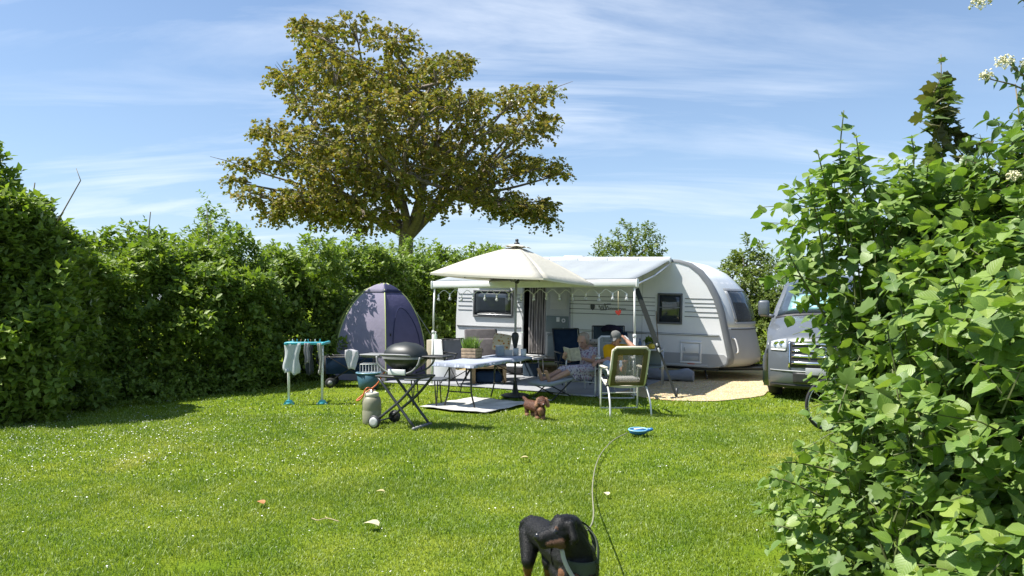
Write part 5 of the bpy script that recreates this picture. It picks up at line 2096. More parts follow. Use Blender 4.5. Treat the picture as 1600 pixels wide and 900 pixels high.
pp = thing('potted_plant', 'green leafy plant in a grey pot on the outdoor kitchen table', 'plant', onk(.05, .08))
b = MB()
b.lathe([(0, 0), (.06, 0), (.085, .11), (.075, .11), (.07, .09), (0, .09)], 14)
b.build('pot', M_CERB, pp)
n = 120
q_ = unit(RNG.normal(size=(n, 3)) + np.array([0, 0, .8]))
link('foliage', leaves_mesh('foliage', q_ * .05 + np.array([0, 0, .10]), q_, RNG.normal(size=(n, 3)), RNG.uniform(.06, .12, n), .5, LEAF_SMALL, M_HEDGE), pp, kind='stuff')
yp = thing('watering_pot', 'yellow pot with a spout on the outdoor kitchen table', 'pot', onk(.06, -.10))
b = MB()
b.lathe([(0, 0), (.055, 0), (.068, .03), (.066, .08), (.05, .10), (.045, .10), (0, .09)], 16)
b.build('pot_body', mat('yellow_enamel', (0.55, 0.40, 0.03), .35), yp)
b = MB()
b.tube(bez([(.055, 0, .04), (.09, 0, .06), (.11, 0, .10)], 3), [.016, .015, .014, .013, .012, .011, .010], 8)
b.tube(bez([(-.055, 0, .08), (-.10, 0, .07), (-.06, 0, .03)], 3), .008, 6)
b.build('spout', mat('yellow_enamel_dull', (0.50, 0.36, 0.03), .4), yp)
for dx, h, m, lb in ((-.16, .20, mat('blue_bottle_glass', (0.05, 0.10, 0.20), .15), 'slim blue bottle at the left end of the kitchen table'), (-.08, .16, mat('white_bottle', (0.6, 0.6, 0.6), .3), 'short white bottle beside the blue one on the kitchen table')):
    bo = thing('bottle', lb, 'bottle', onk(dx, -.04), 0, 'bottles on the kitchen table')
    b = MB()
    b.lathe([(0, 0), (.028, 0), (.030, .01), (.030, h * .6), (.012, h * .8), (.012, h * .93), (0, h * .93)], 12)
    b.build('flask', m, bo)
    b = MB()
    b.lathe([(0, h * .93), (.015, h * .93), (.015, h), (0, h)], 10)
    b.build('cap', M_BLACK, bo)

# ---- toilet tent
M_T1 = fabric('lilac_tent_cloth', (0.36, 0.33, 0.42), trans=.12, var=.06)
M_T2 = fabric('purple_tent_cloth', (0.135, 0.130, 0.235), trans=.12, var=.06)
M_T3 = fabric('green_tent_cloth', (0.16, 0.20, 0.06), trans=.15, var=.08)
M_T4 = fabric('navy_tent_cloth', (0.055, 0.060, 0.115), trans=.08, var=.08)
M_LIME = mat('lime_pole', (0.36, 0.42, 0.16), .5)
tq = Vector((-2.98, 16.5, 0))
tn = thing('tent', 'purple and lilac pop-up toilet tent with lime green edges in front of the hedge', 'tent', tq)
TC = [Vector((-.80, -.70)), Vector((.33, -.98)), Vector((1.05, .0)), Vector((.55, .95)), Vector((-.50, .98)), Vector((-1.12, .05))]
TM_ = [M_T1, M_T2, M_T4, M_T4, M_T4, M_T3]


def tprof(f):
    return (max(0.0, 1 - f ** 2.6)) ** .6 if f < .995 else .06


TOP = Vector((.12, 0))
TH = 2.08
for k in range(6):
    rows = []
    for i in range(15):
        f = i / 14
        r = tprof(f)
        row = []
        for j in range(9):
            g = j / 8
            q = TC[k].lerp(TC[(k + 1) % 6], g)
            q = q * (1 + .05 * math.sin(math.pi * g) * math.sin(math.pi * min(1, f * 1.1)))
            p = TOP.lerp(q + TOP * 0, 1) * r + TOP * (1 - r)
            row.append((p.x, p.y, TH * f + .012))
        rows.append(row)
    b = MB()
    b.grid(rows)
    b.build('panel', TM_[k], tn)
    b = MB()
    b.tube([Vector((*(TC[k] * tprof(i / 14) * 1.012 + TOP * (1 - tprof(i / 14))), TH * i / 14 + .012)) for i in range(15)], .012 if k in (1, 2, 0) else .008, 6)
    b.build('edge_pole', M_LIME, tn)
# top band and door zip on the purple panel
for k, m in ((0, M_T4), (1, M_T4)):
    b = MB()
    rows = []
    for f in (.90, .94, .97, .985):
        r = tprof(f)
        rows.append([tuple((*((TC[k].lerp(TC[(k + 1) % 6], j / 6)) * r * 1.03 + TOP * (1 - r)), TH * f + .016)) for j in range(7)])
    b.grid(rows, 0, (0, -.004, .002))
    b.build('top_band', m if k else M_T1, tn)
b = MB()
pts = []
for i in range(17):
    a = math.pi * i / 16
    f = .08 + .66 * math.sin(a) ** .6
    g = .52 - .36 * math.cos(a)
    r = tprof(f)
    q = TC[1].lerp(TC[2], g) * (1 + .05 * math.sin(math.pi * g) * math.sin(math.pi * min(1, f * 1.1))) * r * 1.008 + TOP * (1 - r)
    pts.append((q.x, q.y - .004, TH * f + .012))
b.tube(pts, .009, 5)
b.build('door_zip', M_T4, tn)
b = MB()
r = tprof(.45)
q = TC[1].lerp(TC[2], .12) * r * 1.02 + TOP * (1 - r)
b.box((q.x, q.y, TH * .47), (.03, .03, .06), bev=.008)
b.build('toggle', M_BLACK, tn)
b = MB()
b.tube([(.85, -.05, 1.45), (1.75, .1, .02)], .005, 4)
b.build('guy_rope', M_PALEGREY, tn)

# ---- clothes airer with washing
M_TEALP = mat('turquoise_plastic', (0.05, 0.36, 0.44), .4)
ap = Vector((-3.39, 12.15, 0))
ar = thing('clothes_airer', 'white clothes airer with turquoise top bar and feet on the lawn', 'clothes airer', ap, R(2))
for s in (-1, 1):
    b = MB()
    b.tube([(s * .27, -.02, .03), (s * .275, -.02, .99)], .022, 8)
    b.build('upright', M_WTUBE, ar)
    b = MB()
    b.prism([(-.09, .0), (.09, .0), (.035, .07), (-.035, .07)], (s * .27, -.06, .0), (1, 0, 0), (0, 0, 1), -.08)
    b.box((s * .27, .02, .018), (.06, .20, .03), bev=.008)
    b.build('foot', M_TEALP, ar)
    b = MB()
    b.box((s * .30, .14, 1.0), (.05, .50, .045), bev=.012)
    b.build('side_rail', M_TEALP, ar)
b = MB()
b.box((0, -.06, 1.005), (.62, .05, .045), bev=.012)
b.build('top_bar', M_TEALP, ar)
for y in (.05, .14, .23, .32):
    b = MB()
    b.tube([(-.29, y, 1.0), (.29, y, 1.0)], .006, 5)
    b.build('rail', M_WTUBE, ar)
for i in range(9):
    b = MB()
    x = -.25 + .06 * i + .012 * math.sin(i * 5)
    b.box((x, -.06 + .02 * (i % 3), 1.045), (.012, .012, .055), 0, (0, R(-18 + 9 * (i % 5)), 0), bev=.003)
    tag(b.build('clothes_peg', [M_WOOD, M_WTUBE, M_TEALP][i % 3], None, ap), '%s clothes peg, %s from the left end of the airer bar' % (['wooden', 'white', 'turquoise'][i % 3], 'first second third fourth fifth sixth seventh eighth ninth'.split()[i]), 'peg', 'clothes pegs on the airer')


def washing(name, x0, x1, z1, y, m, label, cat, seed, taper=.75, bulgef=.02):
    b = MB()
    rows = []
    for i in range(13):
        f = i / 12
        row = []
        for j in range(9):
            g = j / 8
            x = x0 + (x1 - x0) * (.5 + (g - .5) * (1 - (1 - taper) * math.sin(f * 2.0) + .10 * math.sin(f * 9 + seed)))
            row.append((x + .012 * math.sin(f * 6 + seed), y + bulgef * math.sin(g * 11 + seed + f * 3) * (.3 + f) - .015, 1.0 - (1.0 - z1) * f * (1 - .10 * abs(math.sin(g * 3.2 + seed)) * (f > .9)) + .010 * (1 - f)))
        rows.append(row)
    b.grid(rows, 0, (0, .005, 0))
    tag(b.build(name, m, None, ap), label, cat, 'washing on the airer')


washing('shirt', -.33, -.08, .48, -.07, fabric('white_wash', (0.60, 0.63, 0.64), trans=.2, var=.05), 'white shirt hanging at the left end of the clothes airer', 'shirt', 1.0, 1.02, .03)
washing('trousers', -.01, .12, .45, .03, fabric('dark_grey_wash', (0.055, 0.06, 0.07), var=.2), 'dark grey trousers hanging in the middle of the airer', 'trousers', 2.2, .95)
washing('towel', .0, .10, .66, -.075, fabric('grey_wash', (0.33, 0.31, 0.33), trans=.1, var=.15), 'small grey towel hanging in front of the dark trousers', 'towel', 3.1, .8)
washing('towel', .22, .30, .48, -.075, fabric('beige_wash', (0.50, 0.48, 0.42), trans=.15, var=.1), 'long pale beige towel hanging over the right upright of the airer', 'towel', 4.6, .75)

# ---- folding wagon with things in front of the tent
wp = at(548, 606, 14.7)
wg = thing('folding_wagon', 'dark navy folding wagon parked in front of the tent', 'wagon', Vector((wp.x, wp.y, 0)), R(6))
b = MB()
for (c, s) in (((0, -.24, .42), (.88, .02, .30)), ((0, .24, .42), (.88, .02, .30)), ((-.44, 0, .42), (.02, .46, .30)), ((.44, 0, .42), (.02, .46, .30)), ((0, 0, .28), (.88, .48, .02))):
    b.box(c, s, bev=.006)
b.build('canvas_tub', M_NAVY, wg)
b = MB()
for y in (-.26, .26):
    b.tube([(-.46, y, .60), (.46, y, .60)], .012, 6)
    b.tube([(-.40, y, .62), (.35, y, .14)], .012, 6)
    b.tube([(.40, y, .62), (-.35, y, .14)], .012, 6)
for x in (-.46, .46):
    b.tube([(x, -.26, .14), (x, -.26, .62), (x, .26, .62), (x, .26, .14)], .012, 6)
b.build('wagon_frame', M_BLACK, wg)
for x in (-.36, .36):
    for y in (-.27, .27):
        b = MB()
        b.lathe([(0, -.025), (.085, -.025), (.10, -.01), (.10, .01), (.085, .025), (0, .025)], 16, (x, y, .10), 0, Matrix.Rotation(R(90), 4, 'X'))
        w_ = b.build('wheel', M_RUBBER, wg)
        b = MB()
        b.lathe([(0, .030), (.05, .028), (.05, .02)], 12, (x, y - .004, .10), 0, Matrix.Rotation(R(90), 4, 'X'))
        b.build('hub', M_GREY, w_)
b = MB()
b.tube(bez([(-.46, 0, .25), (-.66, 0, .50), (-.60, 0, .76)], 4), .011, 6)
b.tube([(-.60, -.07, .76), (-.60, .07, .76)], .013, 6)
b.build('pull_handle', M_BLACK, wg)
b = MB()
rows = []
for i in range(10):
    f = i / 9
    rows.append([((-.13 + .26 * g) * (1 - .75 * max(0, f - .35)), -.285 - .02 * math.sin(g * 9 + f * 4), .70 - .05 * abs(g - .4) - .38 * f) for g in [j / 7 for j in range(8)]])
b.grid(rows, 0, (0, .006, 0))
tag(b.build('white_cloth', fabric('white_rag', (0.60, 0.58, 0.62), var=.12), None, wg.location + Vector((.08, 0, .06))), 'crumpled white cloth hung over the edge of the wagon', 'cloth')
tp_ = at(576, 612, 14.2)
tu = thing('wash_tub', 'round blue plastic tub on the grass between wagon and grill', 'tub', Vector((tp_.x, tp_.y, .02)))
M_TUB = mat('blue_tub_plastic', (0.045, 0.11, 0.15), .35, var=.1)
b = MB()
b.lathe([(0, 0), (.17, 0), (.19, .02), (.225, .30), (.205, .30), (.18, .03), (0, .02)], 26)
b.build('tub_wall', M_TUB, tu)
b = MB()
b.lathe([(.22, .285), (.245, .29), (.245, .31), (.21, .312)], 26)
b.build('rim', mat('light_blue_rim', (0.14, 0.27, 0.36), .3), tu)
dr_ = thing('dish_rack', 'white wire dish rack standing in the blue tub', 'dish rack', tu.location + Vector((.03, 0, .30)))
b = MB()
for z in (0, .17):
    b.tube([(-.17, -.12, z), (.17, -.12, z), (.17, .12, z), (-.17, .12, z), (-.17, -.12, z)], .006, 5)
for k in range(7):
    x = -.17 + .34 * k / 6
    b.tube([(x, -.12, .17), (x, -.12, 0), (x, .12, 0), (x, .12, .17)], .0035, 4)
b.build('wire_frame', M_WTUBE, dr_)
# ================================================================ RECLINERS AND PEOPLE
M_OLIVE = fabric('olive_padding', (0.150, 0.128, 0.060), var=.12)
M_CREAM = fabric('cream_piping', (0.66, 0.62, 0.50), var=.06)
M_MESH = fabric('grey_mesh', (0.30, 0.28, 0.31), var=.06, alpha=.48)
M_PADG = fabric('grey_green_padding', (0.27, 0.29, 0.27), var=.1)
M_PADC = fabric('cream_padding', (0.50, 0.47, 0.40), var=.1)
M_FRAME = mat('pale_aluminium_tube', (0.62, 0.62, 0.60), .35, metal=.35, var=.06)


def recliner(loc, rz_, label, m_pad, m_edge, m_mid, w=.53, rec=30, backlen=.68, grp='recliner chairs'):
    """tube framed recliner that faces local -y; padded border and a mesh field in the back"""
    t = thing('recliner_chair', label, 'chair', loc, rz_, grp)
    sz = .43
    y0 = .20
    dr_ = Vector((0, math.sin(R(rec)), math.cos(R(rec))))
    nrm_ = Vector((0, -math.cos(R(rec)), math.sin(R(rec))))
    hinge = Vector((0, y0, sz))

    def bp(x, f, off=0.0):
        return hinge + Vector((x, 0, 0)) + dr_ * (backlen * f) + nrm_ * (off - .02 * math.sin(math.pi * f))
    hw = w / 2
    bd = .075
    def strip(x0, x1, f0, f1, th, m, name, nx=5, nf=9):
        b = MB()
        rows = [[bp(x0 + (x1 - x0) * j / nx, f0 + (f1 - f0) * i / nf, .012) for j in range(nx + 1)] for i in range(nf + 1)]
        b.grid(rows, 0, tuple(-nrm_ * th))
        return b.build(name, m, t)
    strip(-hw + .01, -hw + bd, .02, .985, .030, m_pad, 'back_padding')
    strip(hw - bd, hw - .01, .02, .985, .030, m_pad, 'back_padding')
    strip(-hw + bd + .002, hw - bd - .002, .84, .985, .030, m_pad, 'back_padding', 6, 3)
    strip(-hw + bd + .002, hw - bd - .002, .02, .10, .026, m_pad, 'back_padding', 6, 2)
    strip(-hw + bd - .008, hw - bd + .008, .09, .85, .004, m_mid, 'back_mesh')
    b = MB()
    q = [bp(-hw, .0), bp(-hw, .5), bp(-hw, .93), bp(-hw + .05, 1.0), bp(0, 1.0), bp(hw - .05, 1.0), bp(hw, .93), bp(hw, .5), bp(hw, .0)]
    b.tube(q, .023, 8)
    b.build('back_frame', m_edge, t)
    b = MB()
    rows = [[((-hw + .01) + (w - .02) * j / 8, y0 - .46 * i / 8, sz + .02 + .03 * (i / 8) - .025 * math.sin(math.pi * j / 8)) for j in range(9)] for i in range(9)]
    b.grid(rows, 0, (0, 0, -.035))
    b.build('seat', m_edge if m_pad is M_OLIVE else m_pad, t)
    for s in (-1, 1):
        x = s * (hw + .025)
        b = MB()
        b.tube(bez([(x, y0 + .10, .60), (x, y0 + .02, .66), (x, -.12, .665), (x, -.26, .645), (x, -.295, .56), (x * 1.0, -.30, .30), (x, -.32, .035)], 4), .014, 8)
        b.build('front_leg', M_FRAME, t)
        b = MB()
        b.tube(bez([(x, -.24, .50), (x, .05, .44), (x, y0 + .06, .40), (x * 1.03, y0 + .24, .22), (x * 1.05, y0 + .30, .0)], 4), .014, 8)
        b.build('rear_leg', M_FRAME, t)
        b = MB()
        b.box((x, -.06, .690), (.055, .42, .030), 0, (R(1), 0, 0), bev=.012)
        b.build('armrest', m_edge, t)
        b = MB()
        b.tube([(x, y0 + .12, .60), (x, y0 - .02, .44)], .012, 6)
        b.lathe([(0, -.02), (.025, -.02), (.025, .02), (0, .02)], 10, (x, y0 + .01, .44), 0, Matrix.Rotation(R(90), 4, 'Y'))
        b.build('hinge', M_BLACK, t)
    b = MB()
    b.tube(bez([(-hw - .025, -.32, .035), (-hw + .02, -.32, .02), (hw - .02, -.32, .02), (hw + .025, -.32, .035)], 4), .014, 8)
    b.tube([(-hw - .02, -.305, .26), (hw + .02, -.305, .26)], .010, 6)
    b.build('floor_bar', M_FRAME, t)
    return t


rc0 = recliner((1.70, 11.28, 0), R(184), 'empty olive and cream recliner with its back to the lawn', M_OLIVE, M_CREAM, M_MESH)
rc1 = recliner((1.38, 13.42, .0), R(-32), 'recliner with grey green padding that the woman is sitting in', M_PADG, M_FRAME, M_PADC, rec=40)
rc2 = recliner((1.80, 12.88, .03), R(-4), 'recliner with grey green padding that the man in yellow sits in', M_PADG, M_FRAME, M_PADG, rec=30)
# white cushion on the empty recliner
wc = MB()
wc.box((0, 0, 0), (.42, .34, .07), bev=.033, seg=4)
tag(wc.build('seat_cushion', fabric('white_cushion', (0.66, 0.63, 0.60), var=.04), None, (1.70, 11.36, .498)), 'flat white cushion on the seat of the empty recliner', 'cushion').rotation_euler = (0, 0, R(184))
# patterned neck pillow
pw_ = MB()
pw_.tube(bez([(-.24, .0, .0), (-.14, -.01, .02), (0, -.01, .025), (.14, -.01, .02), (.24, 0, .0)], 4), [.03, .055, .07, .075, .078, .08, .08, .08, .08, .08, .08, .08, .078, .075, .07, .055, .03], 12, 0, True, .7)
tag(pw_.build('neck_pillow', fabric('patterned_pillow', (0.46, 0.43, 0.39), var=.1, pattern=(20, .30, (0.10, 0.10, 0.09), (0.22, 0.22, 0.20))), None, (1.56, 13.80, .90)), 'patterned neck pillow at the top of the recliner behind the woman', 'pillow').rotation_euler = (R(-12), 0, R(-30))
# footstool
ft = thing('footstool', 'grey folding footstool with crossed black legs under the feet of the woman', 'footstool', (.68, 12.88, -.0), R(-42))
b = MB()
rows = [[(-.25 + .5 * j / 8, .40 - .72 * i / 10, .305 + .06 * (1 - i / 10) - .015 * math.sin(math.pi * j / 8)) for j in range(9)] for i in range(11)]
b.grid(rows, 0, (0, 0, -.05))
b.build('cushion', fabric('blue_grey_pad', (0.34, 0.37, 0.40), var=.08), ft)
for x in (-.22, .22):
    b = MB()
    b.tube([(x, .30, .30), (x, -.26, .0)], .011, 6)
    b.build('leg', M_BLACK, ft)
    b = MB()
    b.tube([(x * .9, -.26, .26), (x * .9, .30, .03)], .011, 6)
    b.build('leg', M_BLACK, ft)
b = MB()
b.tube([(-.22, -.26, .012), (.22, -.26, .012)], .010, 6)
b.tube([(-.2, .30, .035), (.2, .30, .035)], .010, 6)
b.build('floor_bar', M_FRAME, ft)

M_SKIN = mat('skin', (0.46, 0.27, 0.19), .5, var=.10, scale=9)
M_SKIN2 = mat('tanned_skin', (0.36, 0.19, 0.125), .5, var=.12, scale=9)
M_LIP = mat('lips', (0.34, 0.13, 0.11), .4)
M_EYE = mat('eye_dark', (0.05, 0.035, 0.03), .3)
M_HAIRB = mat('grey_blond_hair', (0.30, 0.245, 0.185), .55, var=.25, scale=40, bump=.7, bscale=120)
M_HAIRD = mat('short_dark_hair', (0.09, 0.07, 0.055), .6, var=.25, scale=40, bump=.6, bscale=120)
M_DRESS = fabric('summer_dress_print', (0.50, 0.47, 0.52), var=.06, pattern=(26, .40, (0.13, 0.13, 0.21), (0.40, 0.22, 0.27)))
M_YEL = fabric('yellow_shirt', (0.60, 0.32, 0.012), var=.07)
M_JEANS = fabric('light_blue_jeans', (0.25, 0.30, 0.36), var=.12)
M_CAP = fabric('grey_cap', (0.17, 0.17, 0.165), var=.15)


def V3(*a):
    return Vector(a)


def hand_caps(wrist, fwd, nrm_, curl=.5, thumb=1, s=1.0, mi=0):
    """palm, four unequal bent fingers and a thumb from the side of the palm"""
    f, n = Vector(fwd).normalized(), Vector(nrm_).normalized()
    n = (n - f * n.dot(f)).normalized()
    x = f.cross(n)
    w = Vector(wrist)
    c = []
    for k in (-1.2, 0, 1.2):
        c.append((w + x * .014 * k * s, .015 * s, w + (f * .078 + x * .019 * k) * s, .013 * s, mi))
    for k, L in zip((-1.5, -.5, .5, 1.5), (.062, .074, .078, .066) if thumb > 0 else (.066, .078, .074, .062)):
        p = w + (f * .082 + x * .0195 * k) * s
        d = f
        for seg in (.45, .32, .25):
            ang = curl * (1.1 if seg < .4 else .8)
            d = (d * math.cos(ang) + n * math.sin(ang)).normalized()
            q = p + d * L * seg * 1.15 * s
            c.append((p, .0095 * s, q, .0085 * s, mi))
            p = q
            # next joint bends on
    p = w + (f * .022 + x * .028 * thumb) * s
    q = p + (f * .028 + x * .028 * thumb + n * .012) * s
    r_ = q + (f * .028 + x * .004 * thumb + n * .016) * s
    c += [(w + f * .015, .014 * s, p, .012 * s, mi), (p, .012 * s, q, .010 * s, mi), (q, .010 * s, r_, .009 * s, mi)]
    return c


def head_caps(c, look, up, s=1.0, skin=0, eye=1, lip=2):
    l, u = Vector(look).normalized(), Vector(up).normalized()
    u = (u - l * u.dot(l)).normalized()
    x = l.cross(u)
    c = Vector(c)

    def p(a, b_, d):
        return c + (x * a + u * b_ + l * d) * s
    return [(p(0, .03, -.015), .088 * s, p(0, .02, -.03), .085 * s, skin), (p(0, .0, .03), .068 * s, p(0, -.07, .045), .046 * s, skin), (p(-.045, -.055, .02), .028 * s, p(.045, -.055, .02), .028 * s, skin),
            (p(0, -.095, .06), .022 * s, p(0, -.095, .062), .022 * s, skin), (p(0, .012, .092), .009 * s, p(0, -.028, .113), .0145 * s, skin), (p(0, .03, .088), .010 * s, p(0, .0, .095), .010 * s, skin),
            (p(-.05, .032, .075), .012 * s, p(-.018, .034, .086), .012 * s, skin), (p(.05, .032, .075), .012 * s, p(.018, .034, .086), .012 * s, skin),
            (p(-.034, .016, .082), .0085 * s, p(-.030, .016, .084), .0085 * s, eye), (p(.034, .016, .082), .0085 * s, p(.030, .016, .084), .0085 * s, eye),
            (p(-.022, -.060, .086), .0075 * s, p(.022, -.060, .086), .0075 * s, lip),
            (p(-.088, .012, -.01), .016 * s, p(-.090, -.03, -.005), .011 * s, skin), (p(.088, .012, -.01), .016 * s, p(.090, -.03, -.005), .011 * s, skin)]


# ---- the woman reading, feet up
wm = thing('person', 'woman in a pale patterned dress reading with bare feet up on a footstool', 'person', (1.34, 13.35, .03))
O = Vector((1.46, 13.75, .09))


def L_(x, y, z):
    return Vector((x, y, z)) - O


hipL, hipR = L_(1.53, 13.68, .50), L_(1.40, 13.82, .50)
chest, neck = L_(1.52, 14.00, .74), L_(1.53, 14.09, .90)
hd = L_(1.425, 14.00, 1.02)
look = Vector((-.55, -.72, -.42))
shL, shR = L_(1.66, 13.95, .85), L_(1.40, 14.13, .85)
elL, elR = L_(1.58, 13.72, .67), L_(1.17, 13.98, .66)
wrL, wrR = L_(1.34, 13.60, .74), L_(1.05, 13.74, .74)
kneeL, kneeR = L_(1.20, 13.40, .545), L_(1.06, 13.58, .535)
ankL, ankR = L_(.80, 13.14, .395), L_(.68, 13.28, .405)
toeL, toeR = L_(.70, 13.03, .56), L_(.58, 13.19, .58)
heelL, heelR = L_(.76, 13.10, .385), L_(.64, 13.25, .39)
caps = [(hipL, .105, hipR, .105, 0), (hipL.lerp(hipR, .5), .13, chest, .125, 0), (chest, .125, neck - V3(0, 0, .05), .11, 0), (shL, .055, shR, .055, 0), (neck, .05, hd - V3(0, 0, .06), .052, 0)]
for s_, e_, w_, hp_, k_, a_, t_, h_ in ((shL, elL, wrL, hipL, kneeL, ankL, toeL, heelL), (shR, elR, wrR, hipR, kneeR, ankR, toeR, heelR)):
    caps += [(s_, .052, e_, .040, 0), (e_, .040, w_, .026, 0), (hp_, .088, k_, .060, 0), (k_, .058, k_.lerp(a_, .35), .057, 0), (k_.lerp(a_, .35), .057, a_, .034, 0), (h_, .034, h_.lerp(t_, .55), .036, 0), (h_.lerp(t_, .55), .036, t_, .022, 0)]
    side_ = (hipL - hipR).normalized()
    for k in range(5):
        q_ = t_ + side_ * (.030 - .015 * k)
        caps.append((q_ - (t_ - h_).normalized() * .03, .013, q_ + (t_ - h_).normalized() * (.016 - .002 * abs(k - 1)), .010, 0))
fbk = Vector((-.70, -.70, .1))
caps += hand_caps(wrL, Vector((-.75, -.10, .35)), Vector((-.1, .9, .3)), .55, 1)
caps += hand_caps(wrR, Vector((.10, -.55, .50)), Vector((.9, .4, .2)), .55, -1)
caps += head_caps(hd, look, (0, 0, 1), 1.10)
fuse('body', caps, [M_SKIN, M_EYE, M_LIP], wm, .0085, 3)
u_ = Vector((0, 0, 1))
l_ = look.normalized()
hair = [(hd + V3(0, 0, .062) - l_ * .025, .096, hd + V3(0, 0, .045) - l_ * .06, .097, 0)]
xh = l_.cross(u_).normalized()
for s_ in (-1, 1):
    hair += [(hd + V3(0, 0, .06) + xh * .045 * s_ + l_ * .02, .045, hd + xh * .088 * s_ - l_ * .02, .038, 0), (hd + xh * .088 * s_ - l_ * .02, .036, hd + xh * .086 * s_ - l_ * .045 - V3(0, 0, .075), .026, 0)]
hair += [(hd - l_ * .07, .07, hd - l_ * .075 - V3(0, 0, .06), .055, 0)]
for k in range(9):
    a = -1.2 + .3 * k
    hair.append((hd + V3(0, 0, .112) + xh * .055 * math.sin(a), .032, hd + V3(0, 0, .066) + xh * .092 * math.sin(a) + l_ * .082 * math.cos(a), .014, 0))
fuse('hair', hair, [M_HAIRB], wm, .009, 2)
dress = [(hipL, .125, hipR, .125, 0), (hipL.lerp(hipR, .5), .145, chest, .138, 0), (chest, .138, neck - V3(0, 0, .085), .110, 0), (shL, .064, shR, .064, 0), (shL, .066, shL.lerp(elL, .42), .062, 0), (shR, .066, shR.lerp(elR, .42), .062, 0),
         (hipL, .115, kneeL.lerp(ankL, .12), .088, 0), (hipR, .115, kneeR.lerp(ankR, .12), .088, 0), (hipL.lerp(hipR, .5), .11, kneeL.lerp(kneeR, .5), .085, 0)]
for k in range(6):
    a = hipL.lerp(kneeL, .1 + .18 * k)
    dress.append((a, .06, a + V3(.03, -.09, -.13 - .01 * (k % 2)), .022 + .006 * (k % 2), 0))
fuse('dress', dress, [M_DRESS], wm, .012, 3)
bk = thing('book', 'open paperback book held up by the reading woman', 'book', (1.05, 13.18, .74), 0, rot=(R(20), 0, R(-40)))
b = MB()
for s_ in (-1, 1):
    M = Matrix.Rotation(R(20) * s_, 3, 'Z')
    b.T = M.to_4x4()
    b.box((s_ * .089, .0, .0), (.175, .022, .235), 1, bev=.003)
    b.T = Matrix.Identity(4)
b.build('pages', [M_CREAM, fabric('book_paper', (0.52, 0.48, 0.38), var=.12, scale=14)], bk)
b = MB()
for s_ in (-1, 1):
    b.T = Matrix.Rotation(R(20) * s_, 3, 'Z').to_4x4()
    b.box((s_ * .091, -.0145, .0), (.180, .005, .243), 0)
    b.T = Matrix.Identity(4)
b.build('cover', fabric('book_cover', (0.50, 0.46, 0.37), var=.2, scale=18), bk)

# ---- the man in the yellow shirt
mn = thing('person', 'man in yellow shirt and grey cap leaning on his raised arm with legs stretched out', 'person', (1.80, 12.85, .03))
O = Vector(mn.location)
hipR, hipL = L_(1.69, 12.76, .50), L_(1.86, 12.78, .50)
chest, neck = L_(1.80, 13.00, .76), L_(1.82, 13.06, .915)
hd = L_(1.82, 12.97, 1.02)
look = Vector((-.50, -.75, -.40))
shR, shL = L_(1.67, 12.93, .86), L_(1.95, 13.08, .86)
elR, wrR = L_(1.66, 12.74, .66), L_(1.46, 12.58, .665)
elL, wrL = L_(2.12, 12.80, .87), L_(2.00, 12.90, 1.01)
kneeR, kneeL = L_(1.60, 12.38, .62), L_(1.82, 12.36, .62)
ankR, ankL = L_(1.70, 11.98, .565), L_(1.80, 11.95, .565)
heelR, heelL = L_(1.70, 11.93, .545), L_(1.80, 11.90, .545)
toeR, toeL = L_(1.67, 11.80, .73), L_(1.80, 11.78, .73)
caps = [(hipL, .115, hipR, .115, 0), (hipL.lerp(hipR, .5), .14, chest, .145, 0), (chest, .145, neck - V3(0, 0, .06), .12, 0), (shL, .07, shR, .07, 0), (neck, .060, hd - V3(0, .0, .05), .060, 0)]
for s_, e_, w_, hp_, k_, a_, t_, h_ in ((shL, elL, wrL, hipL, kneeL, ankL, toeL, heelL), (shR, elR, wrR, hipR, kneeR, ankR, toeR, heelR)):
    caps += [(s_, .065, e_, .050, 0), (e_, .052, e_.lerp(w_, .3), .050, 0), (e_.lerp(w_, .3), .050, w_, .031, 0), (hp_, .095, k_, .065, 0), (k_, .062, k_.lerp(a_, .35), .060, 0), (k_.lerp(a_, .35), .060, a_, .038, 0), (h_, .038, h_.lerp(t_, .55), .041, 0), (h_.lerp(t_, .55), .041, t_, .026, 0)]
    side_ = (hipL - hipR).normalized()
    for k in range(5):
        q_ = t_ + side_ * (.036 - .018 * k)
        caps.append((q_ - (t_ - h_).normalized() * .03, .014, q_ + (t_ - h_).normalized() * (.016 - .002 * abs(k - 1)), .011, 0))
caps += hand_caps(wrR, Vector((-.5, -.75, -.10)), Vector((.0, .0, -1)), .45, 1, 1.08)
caps += hand_caps(wrL, Vector((-.55, .35, .62)), Vector((-.6, .5, -.3)), .35, -1, 1.08)
caps += head_caps(hd, look, (0, 0, 1), 1.02)
fuse('body', caps, [M_SKIN2, M_EYE, M_LIP], mn, .0085, 3)
l_ = look.normalized()
xh = l_.cross(u_).normalized()
hu = (u_ - l_ * u_.dot(l_)).normalized()
fuse('hair', [(hd + hu * .03 - l_ * .05, .086, hd - l_ * .06 - hu * .03, .075, 0), (hd + xh * .08 - l_ * .01 + hu * .03, .025, hd + xh * .08 - l_ * .02 - hu * .02, .02, 0), (hd - xh * .08 - l_ * .01 + hu * .03, .025, hd - xh * .08 - l_ * .02 - hu * .02, .02, 0)], [M_HAIRD], mn, .009, 2)
cap_c = [(hd + hu * .065 - l_ * .02, .097, hd + hu * .055 - l_ * .035, .096, 0)]
for k in range(7):
    a = -.75 + .25 * k
    cap_c.append((hd + hu * .058 + l_ * .06 * math.cos(a) + xh * .075 * math.sin(a), .010, hd + hu * .040 + l_ * .155 * math.cos(a * .75) + xh * .070 * math.sin(a), .009, 0))
fuse('cap', cap_c, [M_CAP], mn, .008, 2)
